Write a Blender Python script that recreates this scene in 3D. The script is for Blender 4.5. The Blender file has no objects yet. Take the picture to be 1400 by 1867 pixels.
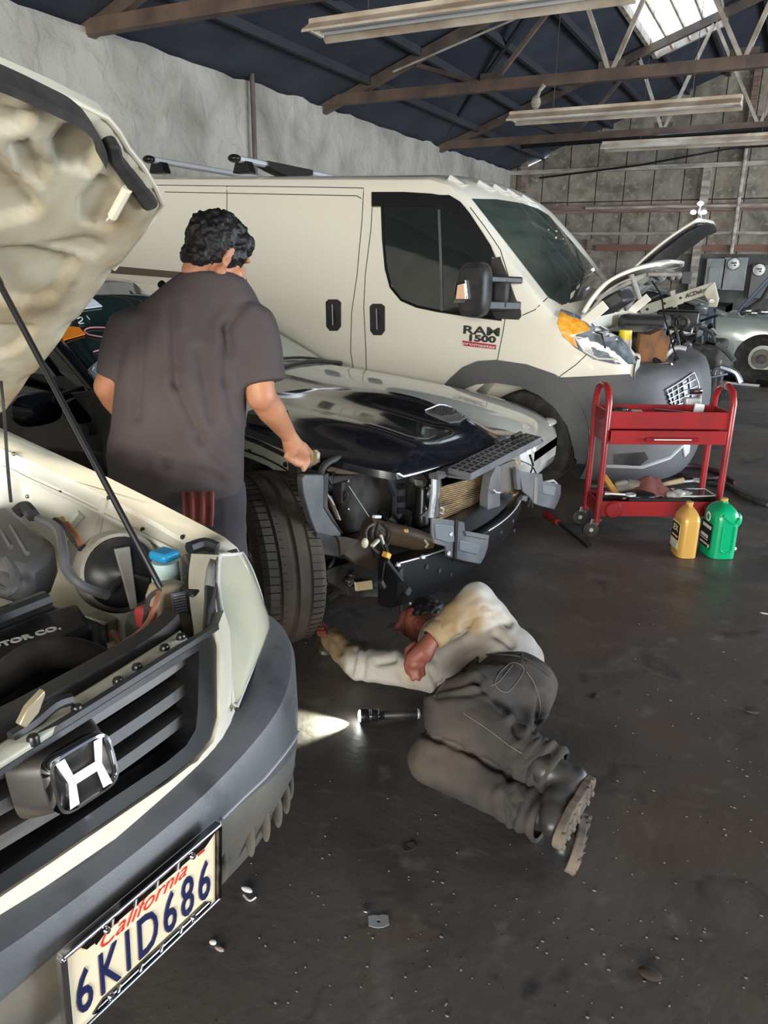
import bpy, bmesh, math, random
from mathutils import Vector, Matrix, noise
from mathutils.bvhtree import BVHTree
from mathutils.geometry import delaunay_2d_cdt
random.seed(7)
S = bpy.context.scene
COL = S.collection
# ------------------------------------------------------------------ camera
IW, IH, FPX = 1400.0, 1867.0, 1400.0
PIT, YAW, ROL, EYE = math.radians(17.9), math.radians(27), math.radians(0.8), 1.6
FW = Vector((-math.sin(YAW)*math.cos(PIT), math.cos(YAW)*math.cos(PIT), -math.sin(PIT)))
_r0 = Vector((math.cos(YAW), math.sin(YAW), 0)); _u0 = _r0.cross(FW)
RT = _r0*math.cos(ROL) + _u0*math.sin(ROL); UP = RT.cross(FW)
CP = Vector((0, 0, EYE))
cd = bpy.data.cameras.new('camera'); cam = bpy.data.objects.new('camera', cd); COL.objects.link(cam)
M3 = Matrix((RT, UP, -FW)).transposed()
cam.matrix_world = Matrix.Translation(CP) @ M3.to_4x4()
cd.sensor_fit = 'VERTICAL'; cd.sensor_height = 24.0; cd.lens = 24.0*FPX/IH; cd.clip_start = 0.05; cd.clip_end = 200
S.camera = cam
# ------------------------------------------------------------------ world, lights, exposure
S.view_settings.view_transform = 'Standard'; S.view_settings.look = 'None'
S.view_settings.gamma = 1.0; S.view_settings.exposure = 1.05; S.view_settings.use_curve_mapping = False
W = bpy.data.worlds.new('sky'); S.world = W; W.use_nodes = True
W.node_tree.nodes['Background'].inputs[0].default_value = (0.80, 0.90, 1.0, 1)
W.node_tree.nodes['Background'].inputs[1].default_value = 2.0
def area(name, loc, target, sx, sy, power, color):
    l = bpy.data.lights.new(name, 'AREA'); l.shape = 'RECTANGLE'; l.size = sx; l.size_y = sy
    l.energy = power; l.color = color
    o = bpy.data.objects.new(name, l); COL.objects.link(o); o.location = loc
    o.rotation_euler = (Vector(target)-Vector(loc)).to_track_quat('-Z', 'Y').to_euler()
    return o
area('front_door_daylight', (2.0, -8.7, 2.1), (-1.5, 5, 1.0), 8.0, 3.6, 900, (1.0, 0.94, 0.84))
area('side_door_daylight', (9.4, 6.0, 1.9), (0, 6.0, 0.8), 5.0, 3.2, 520, (0.80, 0.90, 1.0))
area('rear_door_daylight', (9.4, 14.0, 1.9), (-1, 15.0, 1.6), 4.0, 3.2, 520, (0.86, 0.92, 1.0))
# ------------------------------------------------------------------ helpers
def ray(x, y): return FW + RT*((x-IW/2)/FPX) - UP*((y-IH/2)/FPX)
def atA(x, y, i, v):
    r = ray(x, y); return CP + r*((v-CP[i])/r[i])
def atX(x, y, v): return atA(x, y, 0, v)
def atY(x, y, v): return atA(x, y, 1, v)
def atZ(x, y, v): return atA(x, y, 2, v)
def atD(x, y, d): return CP + ray(x, y)*d
class Frame:
    def __init__(s, o, yaw):
        s.o = Vector(o); c, n = math.cos(yaw), math.sin(yaw)
        s.ax = (Vector((c, n, 0)), Vector((-n, c, 0)), Vector((0, 0, 1)))
    def w(s, u, v, z): return s.o + s.ax[0]*u + s.ax[1]*v + s.ax[2]*z
    def l(s, P):
        q = P-s.o; return Vector((q.dot(s.ax[0]), q.dot(s.ax[1]), q.dot(s.ax[2])))
    def px(s, x, y, i, val):          # world point of a picture point on the frame's plane (axis i = val)
        r = ray(x, y); n = s.ax[i]
        t = (val-(CP-s.o).dot(n))/r.dot(n); return CP + r*t
def tag(o, label=None, cat=None, group=None, kind=None):
    if label: o['label'] = label
    if cat: o['category'] = cat
    if group: o['group'] = group
    if kind: o['kind'] = kind
    return o
def thing(name, loc, label, cat, group=None):
    o = bpy.data.objects.new(name, None); COL.objects.link(o); o.location = Vector(loc)
    o.empty_display_size = 0.1
    return tag(o, label, cat, group)
def wloc(o):
    v = Vector((0, 0, 0))
    while o is not None: v += o.location; o = o.parent
    return v
class MB:
    def __init__(s): s.v = []; s.f = []; s.m = []
    def add(s, vs, fs, mi=0):
        b = len(s.v); s.v += [Vector(v) for v in vs]; s.f += [tuple(i+b for i in f) for f in fs]; s.m += [mi]*len(fs); return s
    def box(s, c, d, rot=None, mi=0):
        c = Vector(c); x, y, z = d[0]/2, d[1]/2, d[2]/2
        P = [Vector((i*x, j*y, k*z)) for i in (-1, 1) for j in (-1, 1) for k in (-1, 1)]
        if rot is not None: P = [rot @ p for p in P]
        return s.add([c+p for p in P], [(0,1,3,2),(4,6,7,5),(0,4,5,1),(2,3,7,6),(0,2,6,4),(1,5,7,3)], mi)
    def bar(s, a, b, w, t, up=(0,0,1), mi=0):     # box from a to b, w across, t along up
        a, b = Vector(a), Vector(b); d = (b-a)
        L = d.length; x = d.normalized(); y = Vector(up).cross(x)
        if y.length < 1e-4: y = Vector((1,0,0)).cross(x)
        y.normalize(); z = x.cross(y)
        return s.box((a+b)/2, (L, w, t), Matrix((x, y, z)).transposed(), mi)
    def grid(s, rows, closed=False, mi=0, flip=False):
        n = len(rows[0]); b = len(s.v)
        for r in rows: s.v += [Vector(p) for p in r]
        for i in range(len(rows)-1):
            for j in range(n if closed else n-1):
                k = (j+1) % n
                q = (b+i*n+j, b+i*n+k, b+(i+1)*n+k, b+(i+1)*n+j)
                s.f.append(q[::-1] if flip else q); s.m.append(mi)
        return s
    def ngon(s, pts, mi=0): return s.add(pts, [tuple(range(len(pts)))], mi)
    def prism(s, pts, vec, mi=0):
        n = len(pts); vec = Vector(vec); P = [Vector(p) for p in pts]
        fs = [tuple(range(n))[::-1], tuple(range(n, 2*n))]+[(i, (i+1) % n, n+(i+1) % n, n+i) for i in range(n)]
        return s.add(P+[p+vec for p in P], fs, mi)
    def tube(s, pts, r, n=8, caps=True, mi=0, smooth=0):
        P = [Vector(p) for p in pts]
        if smooth: P = spline(P, smooth)
        R = r if isinstance(r, (list, tuple)) else [r]*len(P)
        if len(R) != len(P):
            R = [R[min(len(R)-1, int(i*(len(R)-1)/(len(P)-1)))]+(R[min(len(R)-1, int(i*(len(R)-1)/(len(P)-1))+1)]-R[min(len(R)-1, int(i*(len(R)-1)/(len(P)-1)))])*((i*(len(R)-1)/(len(P)-1)) % 1) for i in range(len(P))]
        rows = []; u = None
        for i, p in enumerate(P):
            t = (P[min(i+1, len(P)-1)]-P[max(i-1, 0)])
            t = t.normalized() if t.length > 1e-9 else Vector((0,0,1))
            if u is None:
                u = t.orthogonal().normalized()
            else:
                u = u - t*u.dot(t)
                u = u.normalized() if u.length > 1e-6 else t.orthogonal().normalized()
            w = t.cross(u)
            rows.append([p+(u*math.cos(2*math.pi*k/n)+w*math.sin(2*math.pi*k/n))*R[i] for k in range(n)])
        b = len(s.v); s.grid(rows, True, mi)
        if caps:
            s.f.append(tuple(b+k for k in range(n))[::-1]); s.m.append(mi)
            e = b+(len(rows)-1)*n; s.f.append(tuple(e+k for k in range(n))); s.m.append(mi)
        return s
    def lathe(s, prof, c, axis=(0,0,1), n=24, mi=0, caps=False, u0=None):   # prof: (r, h)
        a = Vector(axis).normalized(); u = Vector(u0).normalized() if u0 is not None else a.orthogonal().normalized(); w = a.cross(u); c = Vector(c)
        rows = [[c+a*hh+(u*math.cos(2*math.pi*k/n)+w*math.sin(2*math.pi*k/n))*max(rr, 1e-4) for k in range(n)] for rr, hh in prof]
        s.grid(rows, True, mi)
        return s
    def ell(s, c, r, rot=None, n=14, m=9, mi=0):
        c = Vector(c); rows = []
        for i in range(m+1):
            t = math.pi*i/m; row = []
            for k in range(n):
                a = 2*math.pi*k/n
                p = Vector((r[0]*max(math.sin(t), 1e-3)*math.cos(a), r[1]*max(math.sin(t), 1e-3)*math.sin(a), -r[2]*math.cos(t)))
                if rot is not None: p = rot @ p
                row.append(c+p)
            rows.append(row)
        s.grid(rows, True, mi); return s
    def build(s, name, mat, parent=None, smooth=True, bevel=0, sub=0, solid=0, angle=35, weld=False, offset=-1, recalc=True):
        L = wloc(parent) if parent else Vector((0,0,0))
        me = bpy.data.meshes.new(name)
        me.from_pydata([v-L for v in s.v], [], s.f)
        mats = mat if isinstance(mat, (list, tuple)) else [mat]
        for m in mats: me.materials.append(m)
        if len(mats) > 1: me.polygons.foreach_set('material_index', s.m)
        if recalc or weld:
            bm = bmesh.new(); bm.from_mesh(me)
            if weld: bmesh.ops.remove_doubles(bm, verts=bm.verts, dist=1e-4)
            if recalc: bmesh.ops.recalc_face_normals(bm, faces=bm.faces)
            bm.to_mesh(me); bm.free()
        if smooth: me.shade_smooth()
        o = bpy.data.objects.new(name, me); COL.objects.link(o)
        if parent: o.parent = parent
        if smooth and angle: me.set_sharp_from_angle(angle=math.radians(angle))
        if solid:
            m = o.modifiers.new('solid', 'SOLIDIFY'); m.thickness = solid; m.offset = offset
        if bevel:
            m = o.modifiers.new('bevel', 'BEVEL'); m.width = bevel; m.segments = 2; m.limit_method = 'ANGLE'; m.angle_limit = math.radians(40); m.harden_normals = False
        if sub:
            m = o.modifiers.new('sub', 'SUBSURF'); m.levels = sub; m.render_levels = sub
        return o
def spline(P, k):     # Catmull-Rom, k points per segment
    out = []; n = len(P)
    for i in range(n-1):
        p0, p1, p2, p3 = P[max(i-1, 0)], P[i], P[i+1], P[min(i+2, n-1)]
        for j in range(k):
            t = j/k
            out.append(0.5*((2*p1)+(p2-p0)*t+(2*p0-5*p1+4*p2-p3)*t*t+(3*p1-p0-3*p2+p3)*t**3))
    out.append(P[-1]); return out
def spline2(P, k, closed=False):
    Q = [Vector((a, b, 0)) for a, b in P]
    if closed: Q = [Q[-1]]+Q+[Q[0], Q[1]]
    R = spline(Q, k)
    if closed: R = R[k:-(k+1)]
    return [(q.x, q.y) for q in R]
def interp(xs, ys, x):
    if x <= xs[0]: return ys[0]
    for i in range(len(xs)-1):
        if x <= xs[i+1]:
            t = (x-xs[i])/(xs[i+1]-xs[i]); t2 = t
            return ys[i]+(ys[i+1]-ys[i])*t2
    return ys[-1]
def solid_mb(mb):
    return BVHTree.FromPolygons([v for v in mb.v], [f for f in mb.f])
def obj_bvh(o):
    dg = bpy.context.evaluated_depsgraph_get(); dg.update(); e = o.evaluated_get(dg); me = e.to_mesh()
    mw = Matrix.Translation(wloc(o)); 
    t = BVHTree.FromPolygons([mw @ v.co for v in me.vertices], [tuple(p.vertices) for p in me.polygons]); e.to_mesh_clear(); return t
def hit(bvh, x, y, fallback=None):
    r = ray(x, y).normalized(); loc, nor, i, d = bvh.ray_cast(CP, r)
    if loc is None:
        # nearest point seen along the ray
        best = None
        for k in range(5, 200):
            p = CP+r*(k*0.06); q = bvh.find_nearest(p)
            if q[0] is not None and (best is None or q[3] < best[1]): best = (p, q[3], q[1], q[0])
        return best[3], (best[2] if best[2].dot(r) < 0 else -best[2])
    if nor.dot(r) > 0: nor = -nor
    return loc, nor
def patch(bvh, poly, off=0.004, step=12, thick=0.006, curve=0, holes=None):
    """panel lying on the surface bvh inside the outline poly (picture points), with real thickness"""
    if curve: poly = spline2(poly, curve, True)
    pts = []
    n = len(poly); cnt = 0
    def dens(a, b):
        L = math.hypot(b[0]-a[0], b[1]-a[1]); k = max(1, int(L/step))
        return [(a[0]+(b[0]-a[0])*j/k, a[1]+(b[1]-a[1])*j/k) for j in range(k)]
    loop = []
    for i in range(n): loop += dens(poly[i], poly[(i+1) % n])
    pts = [Vector(p) for p in loop]; faces = [list(range(len(pts)))]
    xs = [p[0] for p in poly]; ys = [p[1] for p in poly]
    y = min(ys)+step/2
    while y < max(ys):
        x = min(xs)+step/2
        while x < max(xs):
            ok = False; j = n-1
            for i in range(n):
                if (poly[i][1] > y) != (poly[j][1] > y) and x < (poly[j][0]-poly[i][0])*(y-poly[i][1])/(poly[j][1]-poly[i][1])+poly[i][0]: ok = not ok
                j = i
            if ok and min((a-x)**2+(b-y)**2 for a, b in loop) > (step*0.45)**2: pts.append(Vector((x, y)))
            x += step
        y += step
    vo, ed, fo, *_ = delaunay_2d_cdt(pts, [], faces, 1, 1e-4)
    top = []; bot = []
    for v in vo:
        l, nn = hit(bvh, v.x, v.y); top.append(l+nn*off); bot.append(l+nn*(off-thick))
    mb = MB(); N = len(top); mb.v = top+bot
    fs = [tuple(f) for f in fo]
    from collections import Counter
    ec = {}
    for f in fs:
        for i in range(len(f)):
            a, b = f[i], f[(i+1) % len(f)]; ec[(a, b)] = 1
    side = [(a, b, b+N, a+N) for (a, b) in ec if (b, a) not in ec]
    mb.f = fs+[tuple(i+N for i in f[::-1]) for f in fs]+[s[::-1] for s in side]; mb.m = [0]*len(mb.f)
    return mb
def seam(bvh, line, r=0.003, off=0.0, n=6, k=0, step=10, mb=None):
    """thin strip following the surface along a picture polyline"""
    if k: line = spline2(line, k)
    P = []
    for i in range(len(line)-1):
        a, b = line[i], line[i+1]; c = max(1, int(math.hypot(b[0]-a[0], b[1]-a[1])/step))
        for j in range(c): P.append((a[0]+(b[0]-a[0])*j/c, a[1]+(b[1]-a[1])*j/c))
    P.append(line[-1]); Q = []
    for x, y in P:
        l, nn = hit(bvh, x, y); Q.append(l+nn*off)
    mb = mb or MB(); mb.tube(Q, r, n); return mb
def textmesh(txt, size, extrude=0.001, bold=0.0, shear=0.0, align='CENTER', space=1.0):
    c = bpy.data.curves.new('t', 'FONT'); c.body = txt; c.size = size; c.extrude = extrude; c.offset = bold; c.shear = shear
    c.align_x = align; c.align_y = 'CENTER'; c.space_character = space; c.resolution_u = 3
    o = bpy.data.objects.new('t', c); COL.objects.link(o)
    dg = bpy.context.evaluated_depsgraph_get(); e = o.evaluated_get(dg); me = e.to_mesh()
    vs = [v.co.copy() for v in me.vertices]; fs = [tuple(p.vertices) for p in me.polygons]
    e.to_mesh_clear(); bpy.data.objects.remove(o); bpy.data.curves.remove(c)
    return vs, fs
def put_text(mb, txt, size, O, X, Y, ext=0.001, bold=0.0, shear=0.0, sx=1.0, mi=0, space=1.0):
    vs, fs = textmesh(txt, size, ext, bold, shear, space=space); X = Vector(X).normalized(); Y = Vector(Y).normalized(); Z = X.cross(Y)
    mb.add([Vector(O)+X*(v.x*sx)+Y*v.y+Z*v.z for v in vs], fs, mi); return mb
def copy_tree(o, parent=None):
    c = o.copy(); COL.objects.link(c)
    if parent: c.parent = parent
    for ch in [k for k in COL.objects if k.parent == o]: copy_tree(ch, c)
    return c
# ------------------------------------------------------------------ materials
def mat(name, col, rough=0.5, metal=0.0, coat=0.0, col2=None, scale=5.0, lo=0.4, hi=0.62, bump=0.0, bscale=40.0, detail=6.0,
        emit=None, estr=0.0, trans=0.0, alpha=1.0, rvar=0.0, spec=0.5, stretch=(1,1,1), col3=None, scale3=1.5, lo3=0.5, hi3=0.7, bdist=0.01, ior=1.45, dist=0.0):
    m = bpy.data.materials.new(name); m.use_nodes = True; nt = m.node_tree; N = nt.nodes; L = nt.links
    b = N['Principled BSDF']; I = b.inputs
    I['Base Color'].default_value = (*col, 1); I['Roughness'].default_value = rough; I['Metallic'].default_value = metal
    I['Coat Weight'].default_value = coat; I['Coat Roughness'].default_value = 0.06; I['Specular IOR Level'].default_value = spec; I['IOR'].default_value = ior
    I['Transmission Weight'].default_value = trans; I['Alpha'].default_value = alpha
    if emit: I['Emission Color'].default_value = (*emit, 1); I['Emission Strength'].default_value = estr
    tc = N.new('ShaderNodeTexCoord'); mp = N.new('ShaderNodeMapping'); L.new(tc.outputs['Object'], mp.inputs[0]); mp.inputs['Scale'].default_value = stretch
    def ns(sc, d=detail):
        n = N.new('ShaderNodeTexNoise'); n.inputs['Scale'].default_value = sc; n.inputs['Detail'].default_value = d; n.inputs['Distortion'].default_value = dist
        L.new(mp.outputs[0], n.inputs['Vector']); return n
    def ramp(n, a, c):
        r = N.new('ShaderNodeMapRange'); r.inputs[1].default_value = a; r.inputs[2].default_value = c; L.new(n.outputs['Fac'], r.inputs[0]); return r
    last = None
    if col2:
        n = ns(scale); r = ramp(n, lo, hi); mx = N.new('ShaderNodeMix'); mx.data_type = 'RGBA'
        mx.inputs[6].default_value = (*col, 1); mx.inputs[7].default_value = (*col2, 1); L.new(r.outputs[0], mx.inputs[0]); last = mx.outputs[2]
        if rvar:
            rr = N.new('ShaderNodeMapRange'); rr.inputs[3].default_value = rough; rr.inputs[4].default_value = min(1, max(0.02, rough+rvar)); L.new(r.outputs[0], rr.inputs[0]); L.new(rr.outputs[0], I['Roughness'])
    if col3:
        n = ns(scale3); r = ramp(n, lo3, hi3); mx = N.new('ShaderNodeMix'); mx.data_type = 'RGBA'
        if last: L.new(last, mx.inputs[6])
        else: mx.inputs[6].default_value = (*col, 1)
        mx.inputs[7].default_value = (*col3, 1); L.new(r.outputs[0], mx.inputs[0]); last = mx.outputs[2]
    if last: L.new(last, I['Base Color'])
    if bump:
        n = ns(bscale); bp = N.new('ShaderNodeBump'); bp.inputs['Strength'].default_value = bump; bp.inputs['Distance'].default_value = bdist
        L.new(n.outputs['Fac'], bp.inputs['Height']); L.new(bp.outputs[0], I['Normal'])
    return m
M = {}
M['plaster'] = mat('plaster', (0.36,0.342,0.30), 0.9, col2=(0.22,0.205,0.175), scale=1.4, lo=0.45, hi=0.75, bump=1.0, bscale=3.6, bdist=0.07, col3=(0.17,0.155,0.13), scale3=0.8, lo3=0.56, hi3=0.76, dist=0.6)
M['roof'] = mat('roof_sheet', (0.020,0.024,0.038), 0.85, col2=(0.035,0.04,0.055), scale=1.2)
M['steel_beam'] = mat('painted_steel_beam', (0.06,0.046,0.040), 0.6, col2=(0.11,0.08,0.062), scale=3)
M['pale_steel'] = mat('pale_painted_steel', (0.42,0.39,0.33), 0.6, col2=(0.25,0.2,0.16), scale=4)
M['fixture'] = mat('fixture_enamel', (0.62,0.55,0.45), 0.5, col2=(0.42,0.33,0.25), scale=3)
M['fixture_white'] = mat('fixture_tube', (0.75,0.77,0.78), 0.35)
M['black_plastic'] = mat('black_plastic', (0.018,0.018,0.02), 0.45, col2=(0.035,0.034,0.034), scale=9)
M['satin_black'] = mat('satin_black', (0.01,0.01,0.011), 0.3)
M['rubber'] = mat('rubber', (0.022,0.021,0.02), 0.8, col2=(0.05,0.045,0.04), scale=14)
M['chrome'] = mat('chrome', (0.8,0.8,0.82), 0.08, 1.0)
M['steel'] = mat('bare_steel', (0.45,0.44,0.43), 0.35, 1.0, col2=(0.25,0.23,0.21), scale=20)
M['alu'] = mat('aluminium', (0.6,0.62,0.64), 0.4, 0.4)
M['white_paint'] = mat('white_car_paint', (0.84,0.81,0.70), 0.32, coat=0.6)
M['glass_dark'] = mat('dark_tinted_glass', (0.012,0.018,0.016), 0.04, coat=1.0, spec=0.8)
# ================================================================== the building
XL, XR, YB, YF = -6.35, 9.8, 18.8, -9.2
SL, ZE = 0.372, 3.74; XRG = 2.2
def zroof(x): return ZE+SL*(x-XL) if x < XRG else ZE+SL*(XRG-XL)-(x-XRG)*(SL*(XRG-XL)/(XR-XRG))
# floor
def floor_mat():
    m = bpy.data.materials.new('oily_concrete'); m.use_nodes = True; nt = m.node_tree; N = nt.nodes; L = nt.links; b = N['Principled BSDF']
    tc = N.new('ShaderNodeTexCoord')
    def ns(sc, d=8, di=0.0):
        n = N.new('ShaderNodeTexNoise'); n.inputs['Scale'].default_value = sc; n.inputs['Detail'].default_value = d; n.inputs['Distortion'].default_value = di
        L.new(tc.outputs['Object'], n.inputs['Vector']); return n
    def mix(a, bcol, fac):
        mx = N.new('ShaderNodeMix'); mx.data_type = 'RGBA'; L.new(fac, mx.inputs[0])
        if isinstance(a, tuple): mx.inputs[6].default_value = (*a, 1)
        else: L.new(a, mx.inputs[6])
        mx.inputs[7].default_value = (*bcol, 1); return mx.outputs[2]
    def rng(n, a, c, o0=0, o1=1):
        r = N.new('ShaderNodeMapRange'); r.inputs[1].default_value = a; r.inputs[2].default_value = c; r.inputs[3].default_value = o0; r.inputs[4].default_value = o1; L.new(n.outputs['Fac'], r.inputs[0]); return r.outputs[0]
    c = mix((0.074,0.067,0.064), (0.112,0.096,0.082), rng(ns(0.9), 0.4, 0.65))
    c = mix(c, (0.040,0.039,0.040), rng(ns(1.7, 6, 0.5), 0.5, 0.68))
    c = mix(c, (0.10,0.07,0.048), rng(ns(2.6, 8), 0.56, 0.75))
    c = mix(c, (0.16,0.15,0.135), rng(ns(9, 10), 0.60, 0.80))
    c = mix(c, (0.085,0.060,0.038), rng(ns(0.55, 5, .8), 0.5, 0.66))
    c = mix(c, (0.30,0.28,0.25), rng(ns(120, 3), 0.70, 0.76))
    c = mix(c, (0.012,0.012,0.012), rng(ns(60, 4), 0.69, 0.74))
    c = mix(c, (0.15,0.135,0.12), rng(ns(3.1, 10, 1.2), 0.60, 0.80))
    c = mix(c, (0.028,0.026,0.027), rng(ns(4.3, 8, 1.0), 0.60, 0.74))
    L.new(c, b.inputs['Base Color'])
    L.new(rng(ns(2.2, 9), 0.35, 0.7, 0.38, 0.62), b.inputs['Roughness'])
    bp = N.new('ShaderNodeBump'); bp.inputs['Strength'].default_value = 0.35; bp.inputs['Distance'].default_value = 0.006
    L.new(ns(30, 8).outputs['Fac'], bp.inputs['Height']); L.new(bp.outputs[0], b.inputs['Normal'])
    return m
M['floor'] = floor_mat()
tag(MB().box(((XL+XR)/2, (YB+YF)/2, -0.05), (XR-XL+0.4, YB-YF+0.4, 0.1)).build('floor', M['floor'], smooth=False), kind='structure')
# left wall with an uneven broken top
mb = MB(); rows = []
ys = [YF+(YB-YF)*i/150 for i in range(151)]
for k in range(14):
    z = 0 if k == 0 else (ZE+0.02)*k/13
    row = []
    for y in ys:
        zz = z
        if k == 13:
            zz = ZE-0.03+0.05*noise.noise(Vector((y*2.1, 3, 1)))+0.02*noise.noise(Vector((y*9, 3, 1)))
        x = XL+0.035*noise.noise(Vector((y*0.7, z*0.9, 0)))+0.012*noise.noise(Vector((y*3, z*3, 5)))
        row.append((x, y, zz))
    rows.append(row)
mb.grid(rows)
top = rows[-1]; mb.grid([top, [(XL-0.25, p[1], p[2]) for p in top], [(XL-0.25, p[1], 0) for p in top]])
tag(mb.build('wall_left', M['plaster']), kind='structure')
# back wall: weathered sheathing boards
def board_mat():
    m = mat('weathered_boards', (0.28,0.25,0.205), 0.9, col2=(0.13,0.115,0.095), scale=3.2, lo=0.38, hi=0.68, col3=(0.36,0.34,0.31), scale3=9, lo3=0.55, hi3=0.75, bump=0.5, bscale=14)
    nt = m.node_tree; N = nt.nodes; L = nt.links; b = N['Principled BSDF']; src = b.inputs['Base Color'].links[0].from_socket
    tc = N.new('ShaderNodeTexCoord'); sp = N.new('ShaderNodeSeparateXYZ'); L.new(tc.outputs['Object'], sp.inputs[0])
    cb = N.new('ShaderNodeCombineXYZ'); L.new(sp.outputs[0], cb.inputs[0]); L.new(sp.outputs[2], cb.inputs[1])
    br = N.new('ShaderNodeTexBrick'); br.offset = 0.0; br.inputs['Scale'].default_value = 1.0; br.inputs['Brick Width'].default_value = 0.62; br.inputs['Row Height'].default_value = 3.0
    br.inputs['Mortar Size'].default_value = 0.012; br.inputs['Color1'].default_value = (0.85,0.85,0.85,1); br.inputs['Color2'].default_value = (1.1,1.08,1.02,1); br.inputs['Mortar'].default_value = (0.10,0.09,0.08,1)
    L.new(cb.outputs[0], br.inputs['Vector'])
    mx = N.new('ShaderNodeMix'); mx.data_type = 'RGBA'; mx.blend_type = 'MULTIPLY'; mx.inputs[0].default_value = 1.0
    L.new(src, mx.inputs[6]); L.new(br.outputs['Color'], mx.inputs[7]); L.new(mx.outputs[2], b.inputs['Base Color'])
    return m
M['boards'] = board_mat()
mb = MB(); pts = [(XL-.2, YB, 0), (XR, YB, 0), (XR, YB, zroof(XR)), (XRG, YB, zroof(XRG)), (-5.42, YB, zroof(-5.42)), (-5.46, YB, zroof(-5.46)-.07), (-6.12, YB, zroof(-6.12)-.10), (-6.14, YB, zroof(-6.14)), (XL-.2, YB, ZE)]
mb.prism(pts, (0, 0.2, 0)); tag(mb.build('wall_back', M['boards'], smooth=False), kind='structure')
M['wood'] = mat('old_wood', (0.14,0.085,0.06), 0.8, col2=(0.24,0.19,0.155), scale=6, stretch=(0.4,1,6))
M['red_wood'] = mat('reddish_wood', (0.20,0.09,0.06), 0.8, col2=(0.13,0.08,0.06), scale=6, stretch=(0.4,1,6))
M['whitewash'] = mat('whitewashed_wood', (0.40,0.37,0.32), 0.8, col2=(0.22,0.19,0.16), scale=5, stretch=(0.5,1,2))
def backrail(z, hgt, m, y=0.05, x0=XL, x1=XR): return MB().box(((x0+x1)/2, YB-y, z), (x1-x0, 2*y-0.002, hgt))
k = 1
for z, hg, m, y, x0 in ((3.66, .09, 'whitewash', .06, XL), (2.84, .16, 'wood', .05, XL), (2.86, .05, 'whitewash', .075, -4.5), (2.32, .06, 'whitewash', .05, XL), (2.02, .13, 'red_wood', .045, -4.2)):
    tag(backrail(z, hg, None, y, x0).build('trim_%d' % k, M[m], smooth=False), kind='structure'); k += 1
for x, z0, z1, w, m in ((-2.02, 0, 3.66, .16, 'whitewash'), (-6.0, 0, 4.0, .12, 'wood'), (-4.35, 0, 2.2, .10, 'wood'), (1.2, 0, 6.2, .16, 'whitewash'), (-1.32, 3.7, 5.4, .12, 'wood'), (4.4, 0, 5.5, .16, 'whitewash')):
    tag(MB().box((x, YB-.06, (z0+z1)/2), (w, .115, z1-z0)).build('trim_%d' % k, M[m], smooth=False), kind='structure'); k += 1
# low dark dado on the back wall behind the meters
M['soot'] = mat('sooty_paint', (0.055,0.055,0.055), 0.8, col2=(0.10,0.10,0.095), scale=3)
tag(MB().box((1.5, YB-.02, 0.95), (7.6, .04, 1.9)).build('wainscot', M['soot'], smooth=False), kind='structure')
# right wall with two big doorways, front wall with one
M['block'] = mat('grey_block', (0.30,0.30,0.29), 0.9, col2=(0.2,0.2,0.19), scale=2)
mb = MB()
for y0, y1, z0, z1 in ((YF, 3.4, 0, 3.7), (3.4, 8.6, 3.5, 3.7), (8.6, 11.9, 0, 3.7), (11.9, 16.1, 3.5, 3.7), (16.1, YB, 0, 3.7)):
    mb.box((XR+.1, (y0+y1)/2, (z0+z1)/2), (.2, y1-y0, z1-z0))
tag(mb.build('wall_right', M['block'], smooth=False), kind='structure')
mb = MB()
zt = zroof(XRG)
mb.box(((XL-1.9)/2-.1, YF-.1, 1.87), (-1.9-XL+.2, .2, 3.74)); mb.box((7.4, YF-.1, 1.87), (5.0, .2, 3.74))
mb.prism([(XL-.2, YF-.2, 3.74), (XR+.2, YF-.2, 3.74), (XRG, YF-.2, zt)], (0, .2, 0))
tag(mb.build('wall_front', M['block'], smooth=False), kind='structure')
# roof with the skylight opening, corrugated along the slope
sx0, sx1, sy0, sy1 = -2.74, -1.68, 12.25, 15.45
mb = MB(); T = 0.06
def slab(x0, x1, y0, y1):
    a = [(x0, y0, zroof(x0)), (x1, y0, zroof(x1)), (x1, y1, zroof(x1)), (x0, y1, zroof(x0))]
    mb.prism(a, (0, 0, T))
slab(XL-.3, sx0, YF-.3, YB+.3); slab(sx0, sx1, YF-.3, sy0); slab(sx0, sx1, sy1, YB+.3); slab(sx1, XRG, YF-.3, YB+.3); slab(XRG, XR+.3, YF-.3, YB+.3)
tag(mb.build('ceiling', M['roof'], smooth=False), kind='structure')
# roof boards seen from below
mb = MB()
y = YF
for x in [XL+.75*i for i in range(1, 11)]:
    if sx0 < x < sx1: 
        for a, b in ((YF, sy0), (sy1, YB)): mb.box((x, (a+b)/2, zroof(x)-.05), (.06, b-a, .10))
    else: mb.box((x, (YF+YB)/2, zroof(x)-.05), (.06, YB-YF, .10))
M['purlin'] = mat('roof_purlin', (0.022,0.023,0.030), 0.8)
tag(mb.build('trim_20', M['purlin'], smooth=False), kind='structure')
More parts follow.
